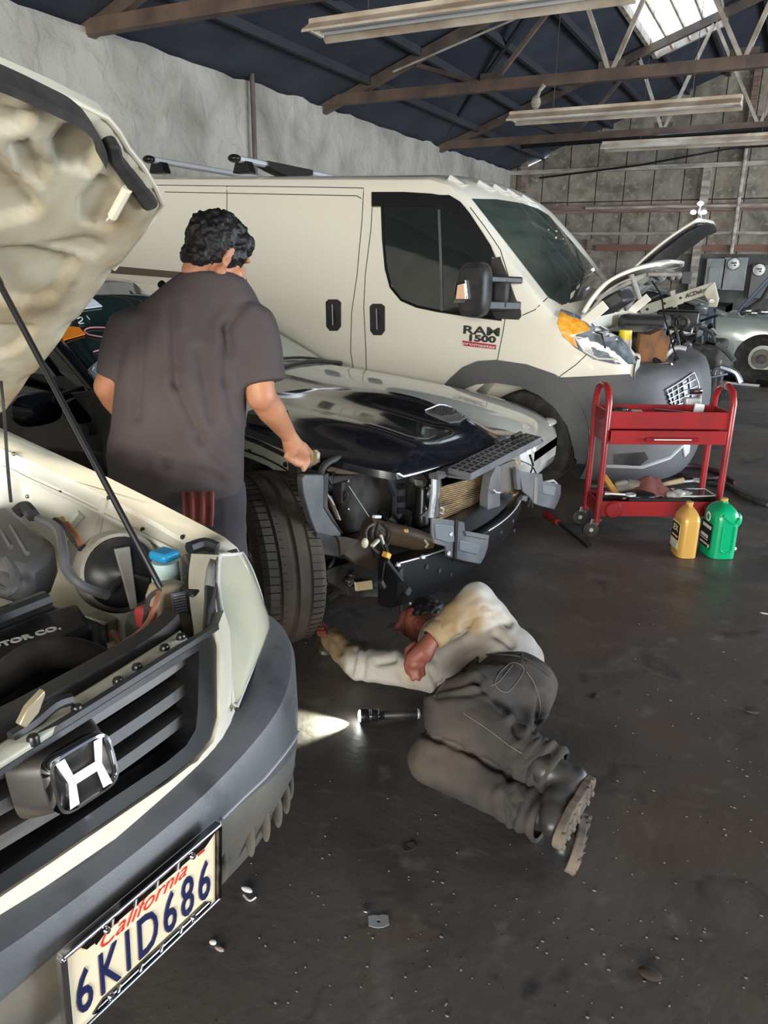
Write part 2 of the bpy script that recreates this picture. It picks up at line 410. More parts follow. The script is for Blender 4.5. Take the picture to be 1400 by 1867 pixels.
# skylight
M['sky_pane'] = mat('skylight_sheet', (0.9,0.95,1.0), 0.3, trans=1.0, ior=1.01, spec=0.1)
wn = tag(bpy.data.objects.new('window_1', None), kind='structure'); COL.objects.link(wn); wn.location = (-2.2, 13.85, zroof(-2.2))
mb = MB()
for x in (sx0, sx1): mb.bar((x, sy0, zroof(x)), (x, sy1, zroof(x)), .07, .12)
for y in (sy0, sy1): mb.bar((sx0, y, zroof(sx0)), (sx1, y, zroof(sx1)), .07, .12)
mb.build('window_frame', M['pale_steel'], wn, smooth=False)
mb = MB()
for i in range(1, 4):
    x = sx0+(sx1-sx0)*i/4; mb.bar((x, sy0, zroof(x)-.02), (x, sy1, zroof(x)-.02), .035, .05)
mb.build('glazing_bar', M['fixture'], wn, smooth=False)
mb = MB(); mb.prism([(sx0, sy0, zroof(sx0)+.05), (sx1, sy0, zroof(sx1)+.05), (sx1, sy1, zroof(sx1)+.05), (sx0, sy1, zroof(sx0)+.05)], (0, 0, .006))
mb.build('pane', M['sky_pane'], wn, smooth=False)
# trusses: square chord tubes with web members
M['chord_dark'] = mat('truss_steel', (0.085,0.06,0.05), 0.6, col2=(0.15,0.10,0.075), scale=3)
def truss(Y, label, zc, pale):
    t = thing('roof_truss', (XL, Y, zc), label, 'roof truss', 'steel roof trusses')
    MB().bar((XL-.05, Y, zc), (XR-.05, Y, zc), .11, .13).build('bottom_chord', M['chord_dark'], t, smooth=False)
    MB().bar((XL, Y, zroof(XL)-.17+.1), (XRG, Y, zroof(XRG)-.17), .09, .12).build('top_chord', M['steel_beam'], t, smooth=False)
    MB().bar((XRG, Y, zroof(XRG)-.17), (XR, Y, zroof(XR)-.1), .09, .12).build('top_chord', M['steel_beam'], t, smooth=False)
    jb = [-3.85, -2.35, -0.9, 0.7, 2.2, 3.7, 5.2, 6.8]
    jt = [-4.9, -2.85, -1.75, -0.2, 1.4, 3.0, 4.5, 6.0]
    for i, x in enumerate(jb):
        for xx in ((jt[i], jt[i+1]) if i < 7 else (jt[i],)):
            MB().bar((x, Y, zc), (xx, Y, zroof(xx)-.17), .05, .05).build('web_member', M['pale_steel'] if (pale and i > 0) else M['steel_beam'], t, smooth=False)
        MB().box((x, Y, zc+.07), (.30, .02, .16)).build('gusset_plate', M['steel_beam'], t, smooth=False)
    return t
truss(6.15, 'dark steel truss crossing the top left corner, its chord end on the plaster wall', 3.70, False)
truss(10.4, 'steel roof truss in front of the skylight, rusty square bottom chord and slanting webs', 3.78, True)
truss(14.6, 'roof truss behind the two long lamps, below the far end of the skylight', 3.74, True)
# slanting wind braces between trusses on the left
mb = MB().bar((XL+.05, 6.3, 3.8), (-3.0, 10.3, 4.85), .05, .05); tag(mb.build('roof_brace', M['purlin'], smooth=False), 'dark diagonal brace under the roof between the first two trusses', 'brace', 'roof braces')
mb = MB().bar((XL+.05, 14.5, 3.8), (-3.3, 10.5, 4.75), .05, .05); tag(mb.build('roof_brace', M['purlin'], smooth=False), 'dark diagonal brace under the roof between the second and third trusses', 'brace', 'roof braces')
mb = MB().tube([(-4.4, 8.7, 3.66), (-2.9, 8.7, 4.05), (-1.9, 8.7, 4.3)], .012, 6); tag(mb.build('tie_rod', M['pale_steel']), 'thin pale rod slanting up above the middle of the nearest long lamp', 'rod')
# strip lamps hanging from the trusses
def lamp(x0, x1, Y, z, label, dy=0.0, bare=False):
    t = thing('strip_lamp', ((x0+x1)/2, Y, z), label, 'lamp', 'hanging strip lamps')
    prof = [(-.19, -.065), (-.185, -.045), (-.08, .02), (-.075, .055), (.075, .055), (.08, .02), (.185, -.045), (.19, -.065), (.18, -.065), (.07, .01), (-.07, .01), (-.18, -.065)]
    rows = [[(x, Y+a+dy*(x-x0), z+b) for a, b in prof] for x in (x0, x1)]
    mb = MB(); mb.grid(rows, True); mb.ngon(rows[0]); mb.ngon(rows[1][::-1]); mb.build('reflector', M['fixture'], t, smooth=False)
    for s in (-.06, .06):
        MB().tube([(x0+.03, Y+s, z-.02), (x1-.03, Y+s+dy*(x1-x0), z-.02)], .018, 10).build('tube', M['fixture_white'], t)
    for x in (x0+.02, x1-.02): MB().box((x, Y+dy*(x-x0), z-.02), (.03, .2, .05)).build('end_cap', M['fixture'], t, smooth=False)
    for f in (.2, .8):
        x = x0+(x1-x0)*f; MB().tube([(x, Y+dy*(x-x0), z+.04), (x, Y+dy*(x-x0), zroof(x)-.02)], .004, 5).build('hanger', M['steel_beam'], t)
lamp(-3.78, -1.28, 6.05, 3.4, 'long unlit strip lamp hanging nearest the viewer, cut by the top edge')
lamp(-3.42, -0.82, 10.0, 3.33, 'middle long unlit strip lamp, with a scrap of rag on its left end')
lamp(-2.95, -0.2, 13.0, 3.36, 'farthest long unlit strip lamp, in front of the gable of the back wall')
mb = MB(); mb.ell((-3.12, 10.0, 3.475), (.06, .04, .085)); mb.tube([(-3.12, 10.0, 3.5), (-3.08, 10.0, 3.6), (-3.03, 10.0, 3.66)], [.03, .02, .03], 7)
tag(mb.build('rag', M['whitewash']), 'dusty scrap of rag on top of the middle lamp', 'rag')
# pipe standing on the wall
p0 = atX(459, 128, XL+.08); p1 = atX(463, 330, XL+.08)
tag(MB().tube([p0, (p0.x, p0.y, 0)], .03, 8).build('wall_pipe', M['steel_beam']), 'dark vertical pipe standing against the plaster wall behind the van', 'pipe')
# conduits on the back wall
def conduit(pts, r, label, m='whitewash'): tag(MB().tube(pts, r, 7).build('conduit', M[m]), label, 'pipe', 'pipes on the back wall')
conduit([(-1.33, YB-.12, 1.9), (-1.33, YB-.12, 4.3)], .04, 'pale vertical conduit rising from the middle electric meter')
conduit([(-5.6, YB-.22, 3.52), (-3.4, YB-.22, 3.70), (-1.6, YB-.22, 3.95), (1.5, YB-.22, 4.0)], .02, 'thin dark cable slanting up across the back wall', 'satin_black')
conduit([(-4.7, 14.35, 3.60), (-2.2, 14.35, 3.64), (2.5, 14.35, 3.70)], .035, 'dark pipe running along the farthest roof truss', 'satin_black')
conduit([(-.55, YB-.14, 1.8), (-.55, YB-.14, 3.6)], .02, 'thin dark conduit above the right-hand electric meter', 'satin_black')
# slit of daylight in the far corner under the eave: an opening framed by a strip window
# ================================================================== tools for vehicles
def boolean(o, cutters, op='DIFFERENCE'):
    for i, c in enumerate(cutters):
        m = o.modifiers.new('b%d' % i, 'BOOLEAN'); m.operation = op; m.object = c; m.solver = 'EXACT'
    dg = bpy.context.evaluated_depsgraph_get(); dg.update(); e = o.evaluated_get(dg)
    me = bpy.data.meshes.new_from_object(e); o.modifiers.clear(); o.data = me
    for c in cutters: bpy.data.objects.remove(c)
def cyl_obj(c, axis, r, n=40):
    a = Vector(axis); mb = MB(); mb.tube([Vector(c)-a/2, Vector(c)+a/2], r, n); return mb.build('cutter', M['black_plastic'], smooth=False)
def wheel(parent, c, r, w, axis, rimr, rim='alu', spokes=6, tread=True, tname='tyre', nut=True, tyre_mat='rubber'):
    """c centre, axis = outward unit vector; tyre with shoulder blocks, rim with spokes, hub"""
    a = Vector(axis).normalized(); c = Vector(c); h = w/2
    prof = [(rimr*.97, -h*.80), (rimr*1.05, -h*.95), (r*.86, -h), (r*.95, -h*.96), (r*.985, -h*.80), (r*.988, -h*.52), (r*.972, -h*.5), (r*.972, -h*.44), (r*.994, -h*.42), (r, -h*.1), (r*.975, -h*.06), (r*.975, h*.06), (r, h*.1), (r*.994, h*.42), (r*.972, h*.44), (r*.972, h*.5), (r*.988, h*.52), (r*.985, h*.80), (r*.95, h*.96), (r*.86, h), (rimr*1.05, h*.95), (rimr*.97, h*.80)]
    mb = MB(); mb.lathe(prof, c, a, 72)
    t = mb.build(tname, M[tyre_mat], parent, angle=25)
    mb = MB(); u = a.orthogonal().normalized(); v = a.cross(u)
    mb.lathe([(rimr, h*.78), (rimr*.97, h*.85), (rimr*.93, h*.7), (rimr*.88, -h*.1), (rimr*.88, -h*.8)], c, a, 40)
    for k in range(spokes):
        t0 = 2*math.pi*k/spokes; d = u*math.cos(t0)+v*math.sin(t0)
        mb.bar(c+a*(h*.45)+d*(rimr*.12), c+a*(h*.62)+d*(rimr*.93), rimr*.22, h*.16, up=a)
    mb.lathe([(0, h*.62), (rimr*.12, h*.6), (rimr*.2, h*.5), (rimr*.24, h*.3), (rimr*.24, -h*.2)], c, a, 20)
    mb.build('rim', M[rim], parent)
    MB().lathe([(0, h*.05), (rimr*.6, h*.05), (rimr*.62, -h*.1)], c, a, 28).build('brake_disc', M['steel'], parent)
    return t
def car_loft(stations, secf, n=None): 
    mb = MB(); rows = [secf(x) for x in stations]; mb.grid(rows, True)
    mb.ngon(rows[0][::-1]); mb.ngon(rows[-1]); return mb
M['grey_trim'] = mat('dark_grey_trim', (0.075,0.078,0.085), 0.5, col2=(0.11,0.11,0.115), scale=2.5, bump=0.05, bscale=300)
M['seam'] = mat('panel_gap', (0.03,0.028,0.026), 0.8)
M['amber'] = mat('amber_lens', (0.95,0.36,0.02), 0.15, coat=1.0, col2=(1.0,0.55,0.08), scale=30)
M['lens'] = mat('clear_headlight_lens', (0.10,0.12,0.14), 0.08, coat=1.0, col2=(0.28,0.32,0.36), scale=12)
M['lens_clear'] = mat('frosted_clear_lens', (0.72,0.72,0.70), 0.2, coat=0.5)
M['red_lens'] = mat('red_lens', (0.65,0.01,0.02), 0.15, coat=1.0)
M['badge_red'] = mat('badge_red', (0.45,0.02,0.03), 0.4)
# ================================================================== white van
VY, VW = 6.33, 1.0
van = thing('cargo_van', (-3.2, VY, 0), 'white cargo van with roof bars, dark grey bumper and raised hood beside the plaster wall', 'van')
def vze(x): return interp([-5.8, -2.45, -2.3, -2.16, -1.85, -1.55, -1.45, -1.38, -1.2, -1.05, -.95, -0.88, -0.7], [2.315, 2.20, 2.155, 2.06, 1.71, 1.40, 1.30, 1.27, 1.225, 1.165, 1.09, 1.015, 0.88], x)
def vzc(x): return interp([-5.8, -2.5, -2.25, -2.05, -1.88, -1.64, -1.36, -1.33], [2.35, 2.27, 2.225, 2.15, 2.055, 1.83, 1.51, 0.86], x) if x < -1.33 else 0.80
def vw(x): return interp([-5.8, -5.7, -5.4, -2.0, -1.4, -1.0, -.8], [.93, .98, 1.0, 1.0, .985, .95, .92], x)
def vside(x, z): # half width at height z
    w = vw(x)
    if z > 1.0: w -= .13*((z-1.0)/1.2)**1.6
    if z < .55: w -= .05*((.55-z)/.3)**2
    return w
def vsec(x):
    ze, zc = vze(x), vzc(x); zb = .27; out = []
    for k in range(10):
        z = zb+(ze-.09-zb)*k/9; out.append((vside(x, z), z))
    yt = vside(x, ze)
    out += [(yt-.004, ze-.05), (yt-.02, ze-.02), (yt-.055, ze-.002)]
    bay = x > -1.345
    yi = yt-(.16 if bay else .075)
    for k in range(9):
        y = yi*(1-k/8.0)
        if bay: z = ze-.01 if k == 0 else zc
        else: z = ze+.004+(zc-ze)*(1-(y/yi)**2.2)
        out.append((y, z))
    near = [(x, VY-y, z) for y, z in out]; far = [(x, VY+y, z) for y, z in out[:-1]][::-1]
    return near+far
st = [-5.8, -5.76, -5.68, -5.5, -5, -4, -3, -2.6, -2.45, -2.38, -2.3, -2.23, -2.16, -2.08, -2.0, -1.92, -1.85, -1.77, -1.7, -1.62, -1.55, -1.5, -1.45, -1.4, -1.35, -1.34, -1.25, -1.15, -1.05, -1.0, -.97, -.94, -.91, -.875]
mbv = car_loft(st, vsec)
body = mbv.build('body', M['white_paint'], van, angle=28)
VB = solid_mb(mbv)
boolean(body, [cyl_obj((-1.63, 5.2, .40), (0, 1.1, 0), .47), cyl_obj((-4.75, 5.2, .40), (0, 1.1, 0), .46)])
wheel(van, (-1.60, 5.52, .37), .37, .24, Vector((-.12, -1, 0)), .21, 'steel', 5)
wheel(van, (-4.75, 5.50, .37), .37, .24, Vector((0, -1, 0)), .21, 'steel', 5)
wheel(van, (-1.60, 7.12, .37), .37, .24, Vector((0, 1, 0)), .21, 'steel', 5)
wheel(van, (-4.75, 7.12, .37), .37, .24, Vector((0, 1, 0)), .21, 'steel', 5)
# glass
win = [(697,372),(700,450),(706,495),(716,525),(735,547),(765,560),(800,567),(850,574),(912,581),(915,540),(905,490),(885,440),(855,390),(838,370),(800,360),(697,358)]
patch(VB, win, .004, 14, .012).build('side_window', M['glass_dark'], van, angle=60)
gk = [(697,378),(699,436),(704,490),(713,524),(732,547),(760,559),(798,567),(850,575),(915,583)]
seam(VB, gk, .010, .006, 6).build('window_seal', M['satin_black'], van)
seam(VB, [(801,383),(804,470),(806,567)], .011, .008, 6).build('window_divider', M['grey_trim'], van)
ws = [(860,363),(905,364),(950,371),(980,381),(1000,393),(1044,443),(1076,481),(1097,511),(1085,528),(1066,546),(1025,556),(1000,543),(980,517),(933,456),(895,408)]
patch(VB, ws, .004, 14, .010).build('windshield', mat('green_windshield', (.035,.05,.042), .07, coat=1.0, col2=(.07,.085,.07), scale=2.5), van, angle=60)
visor = [(681,352),(740,352),(790,355),(820,360),(840,372),(856,392),(878,425),(903,464),(905,470),(891,470),(866,437),(845,408),(826,388),(806,379),(780,377),(681,378)]
patch(VB, visor, .035, 12, .035).build('window_visor', M['satin_black'], van, angle=50)
tri = [(897,472),(912,470),(925,500),(940,543),(950,566),(951,577),(946,583),(905,581),(893,560)]
patch(VB, tri, .022, 12, .022).build('mirror_mount', M['black_plastic'], van, angle=50)
# panel gaps
for ln in ([(255,337),(400,339),(560,341),(663,343)], [(300,350),(500,354),(650,357),(659,362)], [(414,340),(413,430)], [(663,343),(660,400),(651,500),(641,570),(639,640),(644,672),(655,735)],
           [(680,352),(676,420),(666,500),(663,560),(667,640),(669,720)], [(857,378),(885,415),(912,455),(926,500),(928,530),(918,600),(907,655),(901,697)], [(1078,638),(1050,665),(1022,685),(990,720)],
           [(998,543),(975,565),(952,575)]):
    seam(VB, ln, .0035, -.0005).build('panel_gap', M['seam'], van)
patch(VB, [(199,484),(330,496),(450,508),(450,517),(330,508),(199,498)], .012, 12, .012).build('sliding_rail', mat('rail_brown', (.12,.10,.075), .5), van, angle=50)
def handle(cx, cy, nm):
    P = [(cx-13, cy-24), (cx-8, cy-29), (cx+8, cy-29), (cx+14, cy-24), (cx+14, cy+20), (cx+8, cy+28), (cx-6, cy+28), (cx-12, cy+20)]
    h = patch(VB, P, .012, 6, .012).build(nm, M['black_plastic'], van, angle=60)
    seam(VB, [(cx+1, cy-20), (cx+2, cy+18)], .011, .026, 8, step=8).build('grip', M['satin_black'], h)
handle(608, 575, 'door_handle'); handle(688, 583, 'door_handle')
patch(VB, [(178,505),(187,487),(191,505)], .01, 6, .02).build('tail_lamp', M['red_lens'], van)
# badge
def vpt(x, y, off=.006):
    l, n = hit(VB, x, y); return l+n*off
def ptext(mb, txt, x, y, dx, dy, size, bold, sx=1.0, mi=0, off=.006, space=1.0):
    a = vpt(x-dx, y-dy, off); b = vpt(x+dx, y+dy, off); X = (b-a).normalized(); Y = Vector((0, 0, 1)); Y = (Y-X*Y.dot(X)).normalized()
    put_text(mb, txt, size, (a+b)/2, X, Y, .002, bold, 0, sx, mi, space)
mb = MB(); ptext(mb, 'RAM', 878, 604, 20, 1.5, .080, .0022, 1.75); ptext(mb, '1500', 878, 618, 20, 1.5, .062, .003, 1.75)
mb.build('badge', mat('badge_grey', (.06,.065,.06), .3, .3), van, smooth=False)
patch(VB, [(843,621),(905,629),(904,637),(843,630)], .004, 6, .006).build('badge_strip', M['badge_red'], van)
mb = MB(); ptext(mb, 'promaster', 874, 629.2, 22, 3.0, .032, .0005, 1.9, off=.007); mb.build('strip_lettering', M['lens_clear'], van, smooth=False)
# arch trim with its opening
arch = [(806,707),(822,690),(845,669),(872,658),(905,656),(960,664),(1012,682),(1035,697),(1058,730),(1072,770),(1078,820),(1075,865),(1052,868),(1048,820),(1035,775),(1012,742),(985,720),(950,704),(905,697),(870,700),(850,708)]
patch(VB, arch, .03, 12, .05).build('arch_trim', M['grey_trim'], van, angle=40)
# bumper
M['grille_silver'] = mat('grille_silver', (.26,.28,.30), .35, .5)
def vbump(t, z):   # t 0 (side) .. 1 (front centre) .. 2
    s = t if t <= 1 else 2-t
    a = s*math.pi/2
    k = interp([.10, .2, .35, .6, .8, .92, .98], [-.10, -.03, 0, .02, 0.0, -.05, -.14], z)
    X0 = -1.63+math.sqrt(max(.02, .53**2-(z-.40)**2)) if z < .86 else -1.37
    X = X0+(-.48-X0+k)*math.sin(a)**(.80 if X0 < -1.3 else .9)
    Y = (1.0+.3*min(k, 0)+.03)*math.cos(a)**.62
    return Vector((X, VY-Y if t <= 1 else VY+Y, z))
zs = [.17, .20, .26, .36, .50, .64, .76, .86, .92, .955]
def ztop(t): s = t if t <= 1 else 2-t; return .86+.10*min(1, s*1.8)
rows = []
for z in zs:
    rows.append([vbump(t/20, z if z < .7 else .7+(z-.7)*(ztop(t/20)-.7)/.255) for t in range(41)])
top = [Vector((p.x-.16, VY+(p.y-VY)*.85, p.z+.005)) for p in rows[-1]]
rows.append(top); rows.append([Vector((p.x-.35, VY+(p.y-VY)*.75, p.z-.02)) for p in rows[-1]])
mbb = MB().grid(rows); bot = rows[0]
mbb.grid([[Vector((p.x-.2, VY+(p.y-VY)*.8, p.z+.03)) for p in bot], bot])
mbb.build('bumper', M['grey_trim'], van, angle=60); BB = solid_mb(mbb)
patch(BB, [(1214,718),(1240,700),(1262,684),(1268,700),(1272,730),(1260,742),(1222,742)], .006, 8, .01).build('grille', M['satin_black'], van)
for ln in ([(1214,720),(1240,705),(1264,692)], [(1218,735),(1242,725),(1270,713)], [(1222,708),(1228,740)], [(1232,702),(1236,738)], [(1252,688),(1260,735)], [(1212,712),(1240,695),(1262,680)], [(1216,728),(1240,716),(1268,704)], [(1222,742),(1245,733),(1272,722)], [(1262,680),(1270,700),(1274,728)], [(1241,694),(1248,740)], [(1213,710),(1224,742)]):
    seam(BB, ln, .006, .012).build('grille_bar', M['grille_silver'], van)
seam(BB, [(1105,850),(1170,852),(1220,835),(1252,805)], .012, .0).build('air_dam_trim', M['alu'], van)
patch(BB, [(1118,828),(1175,824),(1182,836),(1165,850),(1118,846)], .003, 10, .008).build('fog_lamp_recess', M['black_plastic'], van)
patch(BB, [(1243,812),(1256,806),(1254,824),(1246,832)], .012, 8, .01).build('licence_plate', M['lens_clear'], van)
# headlight
hl = [(1021,566),(1045,574),(1076,586),(1114,601),(1145,636),(1159,664),(1122,664),(1083,655),(1049,634),(1026,613),(1016,590)]
HL = patch(VB, hl, .014, 9, .03).build('headlight', M['lens'], van, angle=50)
patch(VB, [(1020,572),(1036,580),(1058,588),(1076,603),(1060,607),(1046,612),(1053,634),(1038,624),(1025,610),(1017,592)], .020, 8, .008).build('indicator_lens', M['amber'], HL, angle=50)
seam(VB, [(1048,612),(1066,640),(1090,653),(1128,655)], .008, .024).build('reflector_trim', M['lens_clear'], HL)
seam(VB, [(1080,607),(1096,612),(1104,635)], .007, .024).build('reflector_trim', M['chrome'], HL)
patch(VB, [(1054,620),(1072,616),(1082,646),(1064,636)], .020, 8, .006).build('reflector', M['chrome'], HL)
# roof clearance lights
for x, y in ((838, 329), (890, 338), (918, 345), (941, 353), (969, 364)):
    l, n = hit(VB, x, y+3)
    mb = MB(); mb.prism([l+Vector((-.09, -.05, 0)), l+Vector((.06, -.05, -.02)), l+Vector((-.06, -.05, .05))], (0, .10, 0))
    mb.build('clearance_lamp', M['lens_clear'], van, bevel=.008, smooth=False)
# mirror
mr = []
def mp(x, y, Y=5.05): return atY(x, y, Y)
c = mp(866, 528)
mb = MB(); W2, H2 = .105, .185
rows = []
for k, (yy, s) in enumerate([(-.09, .75), (-.07, .95), (0, 1.0), (.07, .95), (.12, .75), (.14, .4)]):
    rows.append([c+Vector(((W2*s)*math.copysign(abs(math.cos(a))**.55, math.cos(a)), yy*0.9, (H2*s)*math.copysign(abs(math.sin(a))**.6, math.sin(a)))) for a in [2*math.pi*i/24 for i in range(24)]])
mb.grid(rows, True); mb.ngon(rows[0]); mb.ngon(rows[-1][::-1])
MI = mb.build('wing_mirror', M['black_plastic'], van, angle=50)
mb = MB(); q = mp(890, 505, 5.1); mb.bar(c+Vector((.05, .05, .07)), Vector((q.x+.14, 5.36, c.z+.06)), .06, .045); mb.bar(c+Vector((.05, .05, -.10)), Vector((q.x+.14, 5.36, c.z-.11)), .06, .06)
mb.bar(c+Vector((.12, .2, .06)), c+Vector((.12, .2, -.12)), .09, .07, up=(0,1,0))
mb.build('mirror_arm', M['black_plastic'], MI, bevel=.01)
P = [mp(830, 514, 4.94), mp(849, 510, 4.94), mp(853, 545, 4.94), mp(847, 552, 4.94), mp(826, 551, 4.94)]
MB().prism(P, (0, .04, 0)).build('mirror_lamp', M['chrome'], MI, bevel=.004, smooth=False)
P = [mp(834, 520, 4.93), mp(846, 517, 4.93), mp(848, 545, 4.93), mp(831, 545, 4.93)]
MB().prism(P, (0, .02, 0)).build('mirror_lamp_lens', mat('peach_lens', (.85,.55,.36), .3), MI, smooth=False)
# things on the roof
for x0, x1, lab in ((-5.05, 0, 'silver roof bar with black end foot nearest the rear of the white van'), (-4.15, 1, 'silver roof bar with black fabric strap nearer the front of the white van')):
    za = vze(x0)+.13
    t = thing('roof_bar', (x0, VY, za), lab, 'roof bar', 'roof bars on the van')
    mb = MB(); rows = []
    for y in (5.44, 7.2): rows.append([(x0+.05*math.cos(a), y, za+.026*math.sin(a)) for a in [2*math.pi*i/12 for i in range(12)]])
    mb.grid(rows, True); mb.build('crossbar', mat('silver_bar', (.62,.64,.68), .35, .1), t)
    for y in (5.42, 7.22): MB().ell((x0, y, za), (.056, .05, .032)).build('end_cap', M['satin_black'], t)
    for y in (5.54, 7.1):
        mb = MB(); mb.prism([(x0-.09, y-.04, za-.10), (x0+.09, y-.04, za-.10), (x0+.055, y-.04, za-.01), (x0-.055, y-.04, za-.01)], (0, .09, 0)); mb.build('foot', M['satin_black'], t, bevel=.008, smooth=False)
    if x1:
        mb = MB(); mb.grid([[(x0-.06, y, za+.02), (x0-.062, y, za-.02-.05*math.sin((y-5.8)/.7*math.pi)), (x0+.062, y, za-.02-.05*math.sin((y-5.8)/.7*math.pi)), (x0+.06, y, za+.022)] for y in [5.8+.07*i for i in range(11)]], True)
        mb.build('strap', M['satin_black'], t)
# hood, raised from the cowl
hh = thing('x', (0,0,0), None, None); bpy.data.objects.remove(hh)
cvp = [(1060,568),(1070,551),(1080,537),(1099,516),(1122,501),(1148,490),(1172,483),(1192,480),(1206,483)]
ynr = [5.47, 5.47, 5.48, 5.49, 5.51, 5.55, 5.60, 5.66, 5.74]
rows = []
for (x, y), yn_ in zip(cvp, ynr):
    p = atY(x, y, yn_); w = VY-yn_; rows.append([Vector((p.x+.05*(1-v*v)*(rows.__len__()/8), VY+v*w, p.z+.035*(1-v**4)-.004)) for v in [-1+j/8 for j in range(17)]])
cols_ = [spline(list(c_), 3) for c_ in zip(*rows)]; rows = [list(r) for r in zip(*cols_)]
MB().grid(rows).build('hood', M['white_paint'], van, solid=.022, angle=60)
und = []
for i, r in enumerate(rows[1:-2]):
    und.append([Vector((q.x+.012, VY+(q.y-VY)*.93, q.z-.05-.05*(1-abs(-1+j/8)**6)*abs(math.sin(i*.55))-.035*(j % 4 == 2))) for j, q in enumerate(r)])
M['under_grey'] = mat('hood_underside', (.16,.155,.14), .5, col2=(.30,.29,.26), scale=7)
MB().grid(und).build('hood_inner_panel', M['under_grey'], van, solid=.012, angle=60)
for a_, b_ in (((1085,545),(1180,500)), ((1180,500),(1240,500)), ((1150,500),(1165,545))): MB().bar(atY(*a_, 5.62), atY(*b_, 5.66), .05, .03).build('hood_rib', M['under_grey'], van, bevel=.008)
mb = MB(); mb.box((-1.14, 5.85, 1.36), (.20, .45, .10), Matrix.Rotation(-.6, 3, 'Y')); mb.build('intake_cover', M['black_plastic'], van, bevel=.02)
for y in (5.45, 7.2):
    a = atY(1082, 540, 5.45); mb = MB(); mb.bar((-1.33, y, 1.16), (-1.12, y, 1.36), .02, .07); mb.build('hood_hinge', M['white_paint'], van, bevel=.005)
MB().tube([atY(1188, 512, 5.9), atY(1205, 540, 5.9), atY(1212, 580, 5.8), atY(1232, 650, 5.7)], .006, 6, smooth=4).build('cable', M['satin_black'], van)
# engine bay bits
M['rust'] = mat('rusty_plate', (.20,.085,.03), .85, col2=(.10,.05,.03), scale=9)
M['milky'] = mat('milky_plastic', (.62,.58,.46), .4)
MB().box((-1.0, 5.62, .93), (.22, .18, .20)).build('coolant_tank', M['milky'], van, bevel=.03)
p = (-1.0, 5.58, 1.06); MB().lathe([(0, .03), (.03, .03), (.032, -.03)], p, n=14).build('filler_cap', mat('blue_cap', (.03,.2,.6), .4), van)
MB().lathe([(0, .035), (.045, .035), (.047, -.03)], (-1.03, 5.78, 1.14), n=14).build('filler_cap', mat('yellow_cap', (.85,.65,.04), .4), van)
MB().lathe([(0, .0), (.05, .0), (.055, -.14)], (-1.03, 5.78, 1.11), n=14).build('brake_reservoir', M['milky'], van)
mb = MB(); mb.prism([(-.92, 5.70, .88), (-.86, 5.72, .84), (-.78, 5.80, .85), (-.74, 5.84, .95), (-.73, 5.85, 1.12), (-.79, 5.83, 1.19), (-.86, 5.78, 1.15), (-.92, 5.74, 1.16)], (-.03, .05, 0)); mb.build('heat_shield', M['rust'], van, bevel=.006)
rnd = random.Random(3)
for k in range(16):
    p = Vector((rnd.uniform(-1.25, -.7), rnd.uniform(5.6, 6.9), rnd.uniform(.84, 1.0)))
    q = p+Vector((rnd.uniform(-.2, .2), rnd.uniform(-.2, .3), rnd.uniform(-.04, .16)))
    MB().tube([p, (p+q)/2+Vector((0, 0, rnd.uniform(.02, .1))), q], rnd.uniform(.008, .022), 7, smooth=4).build('hose', M[rnd.choice(['black_plastic', 'steel', 'satin_black', 'alu'])], van)
for k in range(5):
    MB().box((rnd.uniform(-1.2, -.75), 5.8+.25*k, .88), (.2, .2, rnd.uniform(.1, .2))).build('engine_cover', M['black_plastic'], van, bevel=.02)
MB().box((-1.08, 6.5, .98), (.36, 1.15, .34)).build('engine_cover', M['satin_black'], van, bevel=.04)
MB().box((-1.1, 7.0, 1.08), (.40, .30, .28)).build('engine_cover', M['black_plastic'], van, bevel=.04)
mb = MB(); 
for a, b in (((1165,688),(1190,665)), ((1190,665),(1222,662)), ((1180,692),(1186,668)), ((1204,688),(1200,665)), ((1165,688),(1180,693)), ((1222,662),(1233,682))):
    mb.bar(atY(*a, 5.7), atY(*b, 5.75), .02, .012)
mb.build('latch_panel', M['steel'], van)
# ================================================================== old cream car in the foreground, hood up
HF = Frame((-.765, .69, 0), math.radians(-4.7)); C0 = -.04
honda = thing('sport_utility_car', HF.w(-1.6, C0, 0), 'cream car in the foreground, hood propped open over its engine, faded grey bumper', 'car')
M['cream'] = mat('aged_cream_paint', (0.74,0.69,0.54), 0.35, coat=0.5, col2=(0.72,0.68,0.56), scale=3)
M['cream_dirty'] = mat('dirty_cream_paint', (0.52,0.475,0.36), 0.5, col2=(0.30,0.21,0.11), scale=3.6, lo=0.44, hi=0.66, col3=(0.10,0.075,0.05), scale3=5.5, lo3=0.60, hi3=0.80, bump=0.1, bscale=20)
M['bay_white'] = mat('bay_white_paint', (0.80,0.80,0.72), 0.45, coat=.2, col2=(0.55,0.42,0.25), scale=4.5, lo=0.56, hi=0.75)
M['bumper_grey'] = mat('faded_bumper_plastic', (0.085,0.09,0.10), 0.42, col2=(0.13,0.135,0.145), scale=4, bump=0.08, bscale=260, col3=(.05,.05,.055), scale3=7, lo3=.6, hi3=.75)
M['bumper_low'] = mat('dusty_bumper_plastic', (0.14,0.125,0.10), 0.6, col2=(0.10,0.095,0.085), scale=6)
M['oily_plastic'] = mat('oily_black_plastic', (0.020,0.021,0.023), 0.35, col2=(0.07,0.065,0.06), scale=8, lo=.5, hi=.75)
bs = [0, .2, .4, .52, .62, .70, .75, .775, .785, .79, .79]; bu = [0, -.005, -.035, -.08, -.15, -.23, -.32, -.43, -.60, -1.0, -2.4]
us = [0, .25, .36, .45, .55, .65, .70, .715, .72, .73, .73]; uu = [-.055, -.075, -.11, -.165, -.24, -.31, -.36, -.45, -.60, -1.0, -2.4]
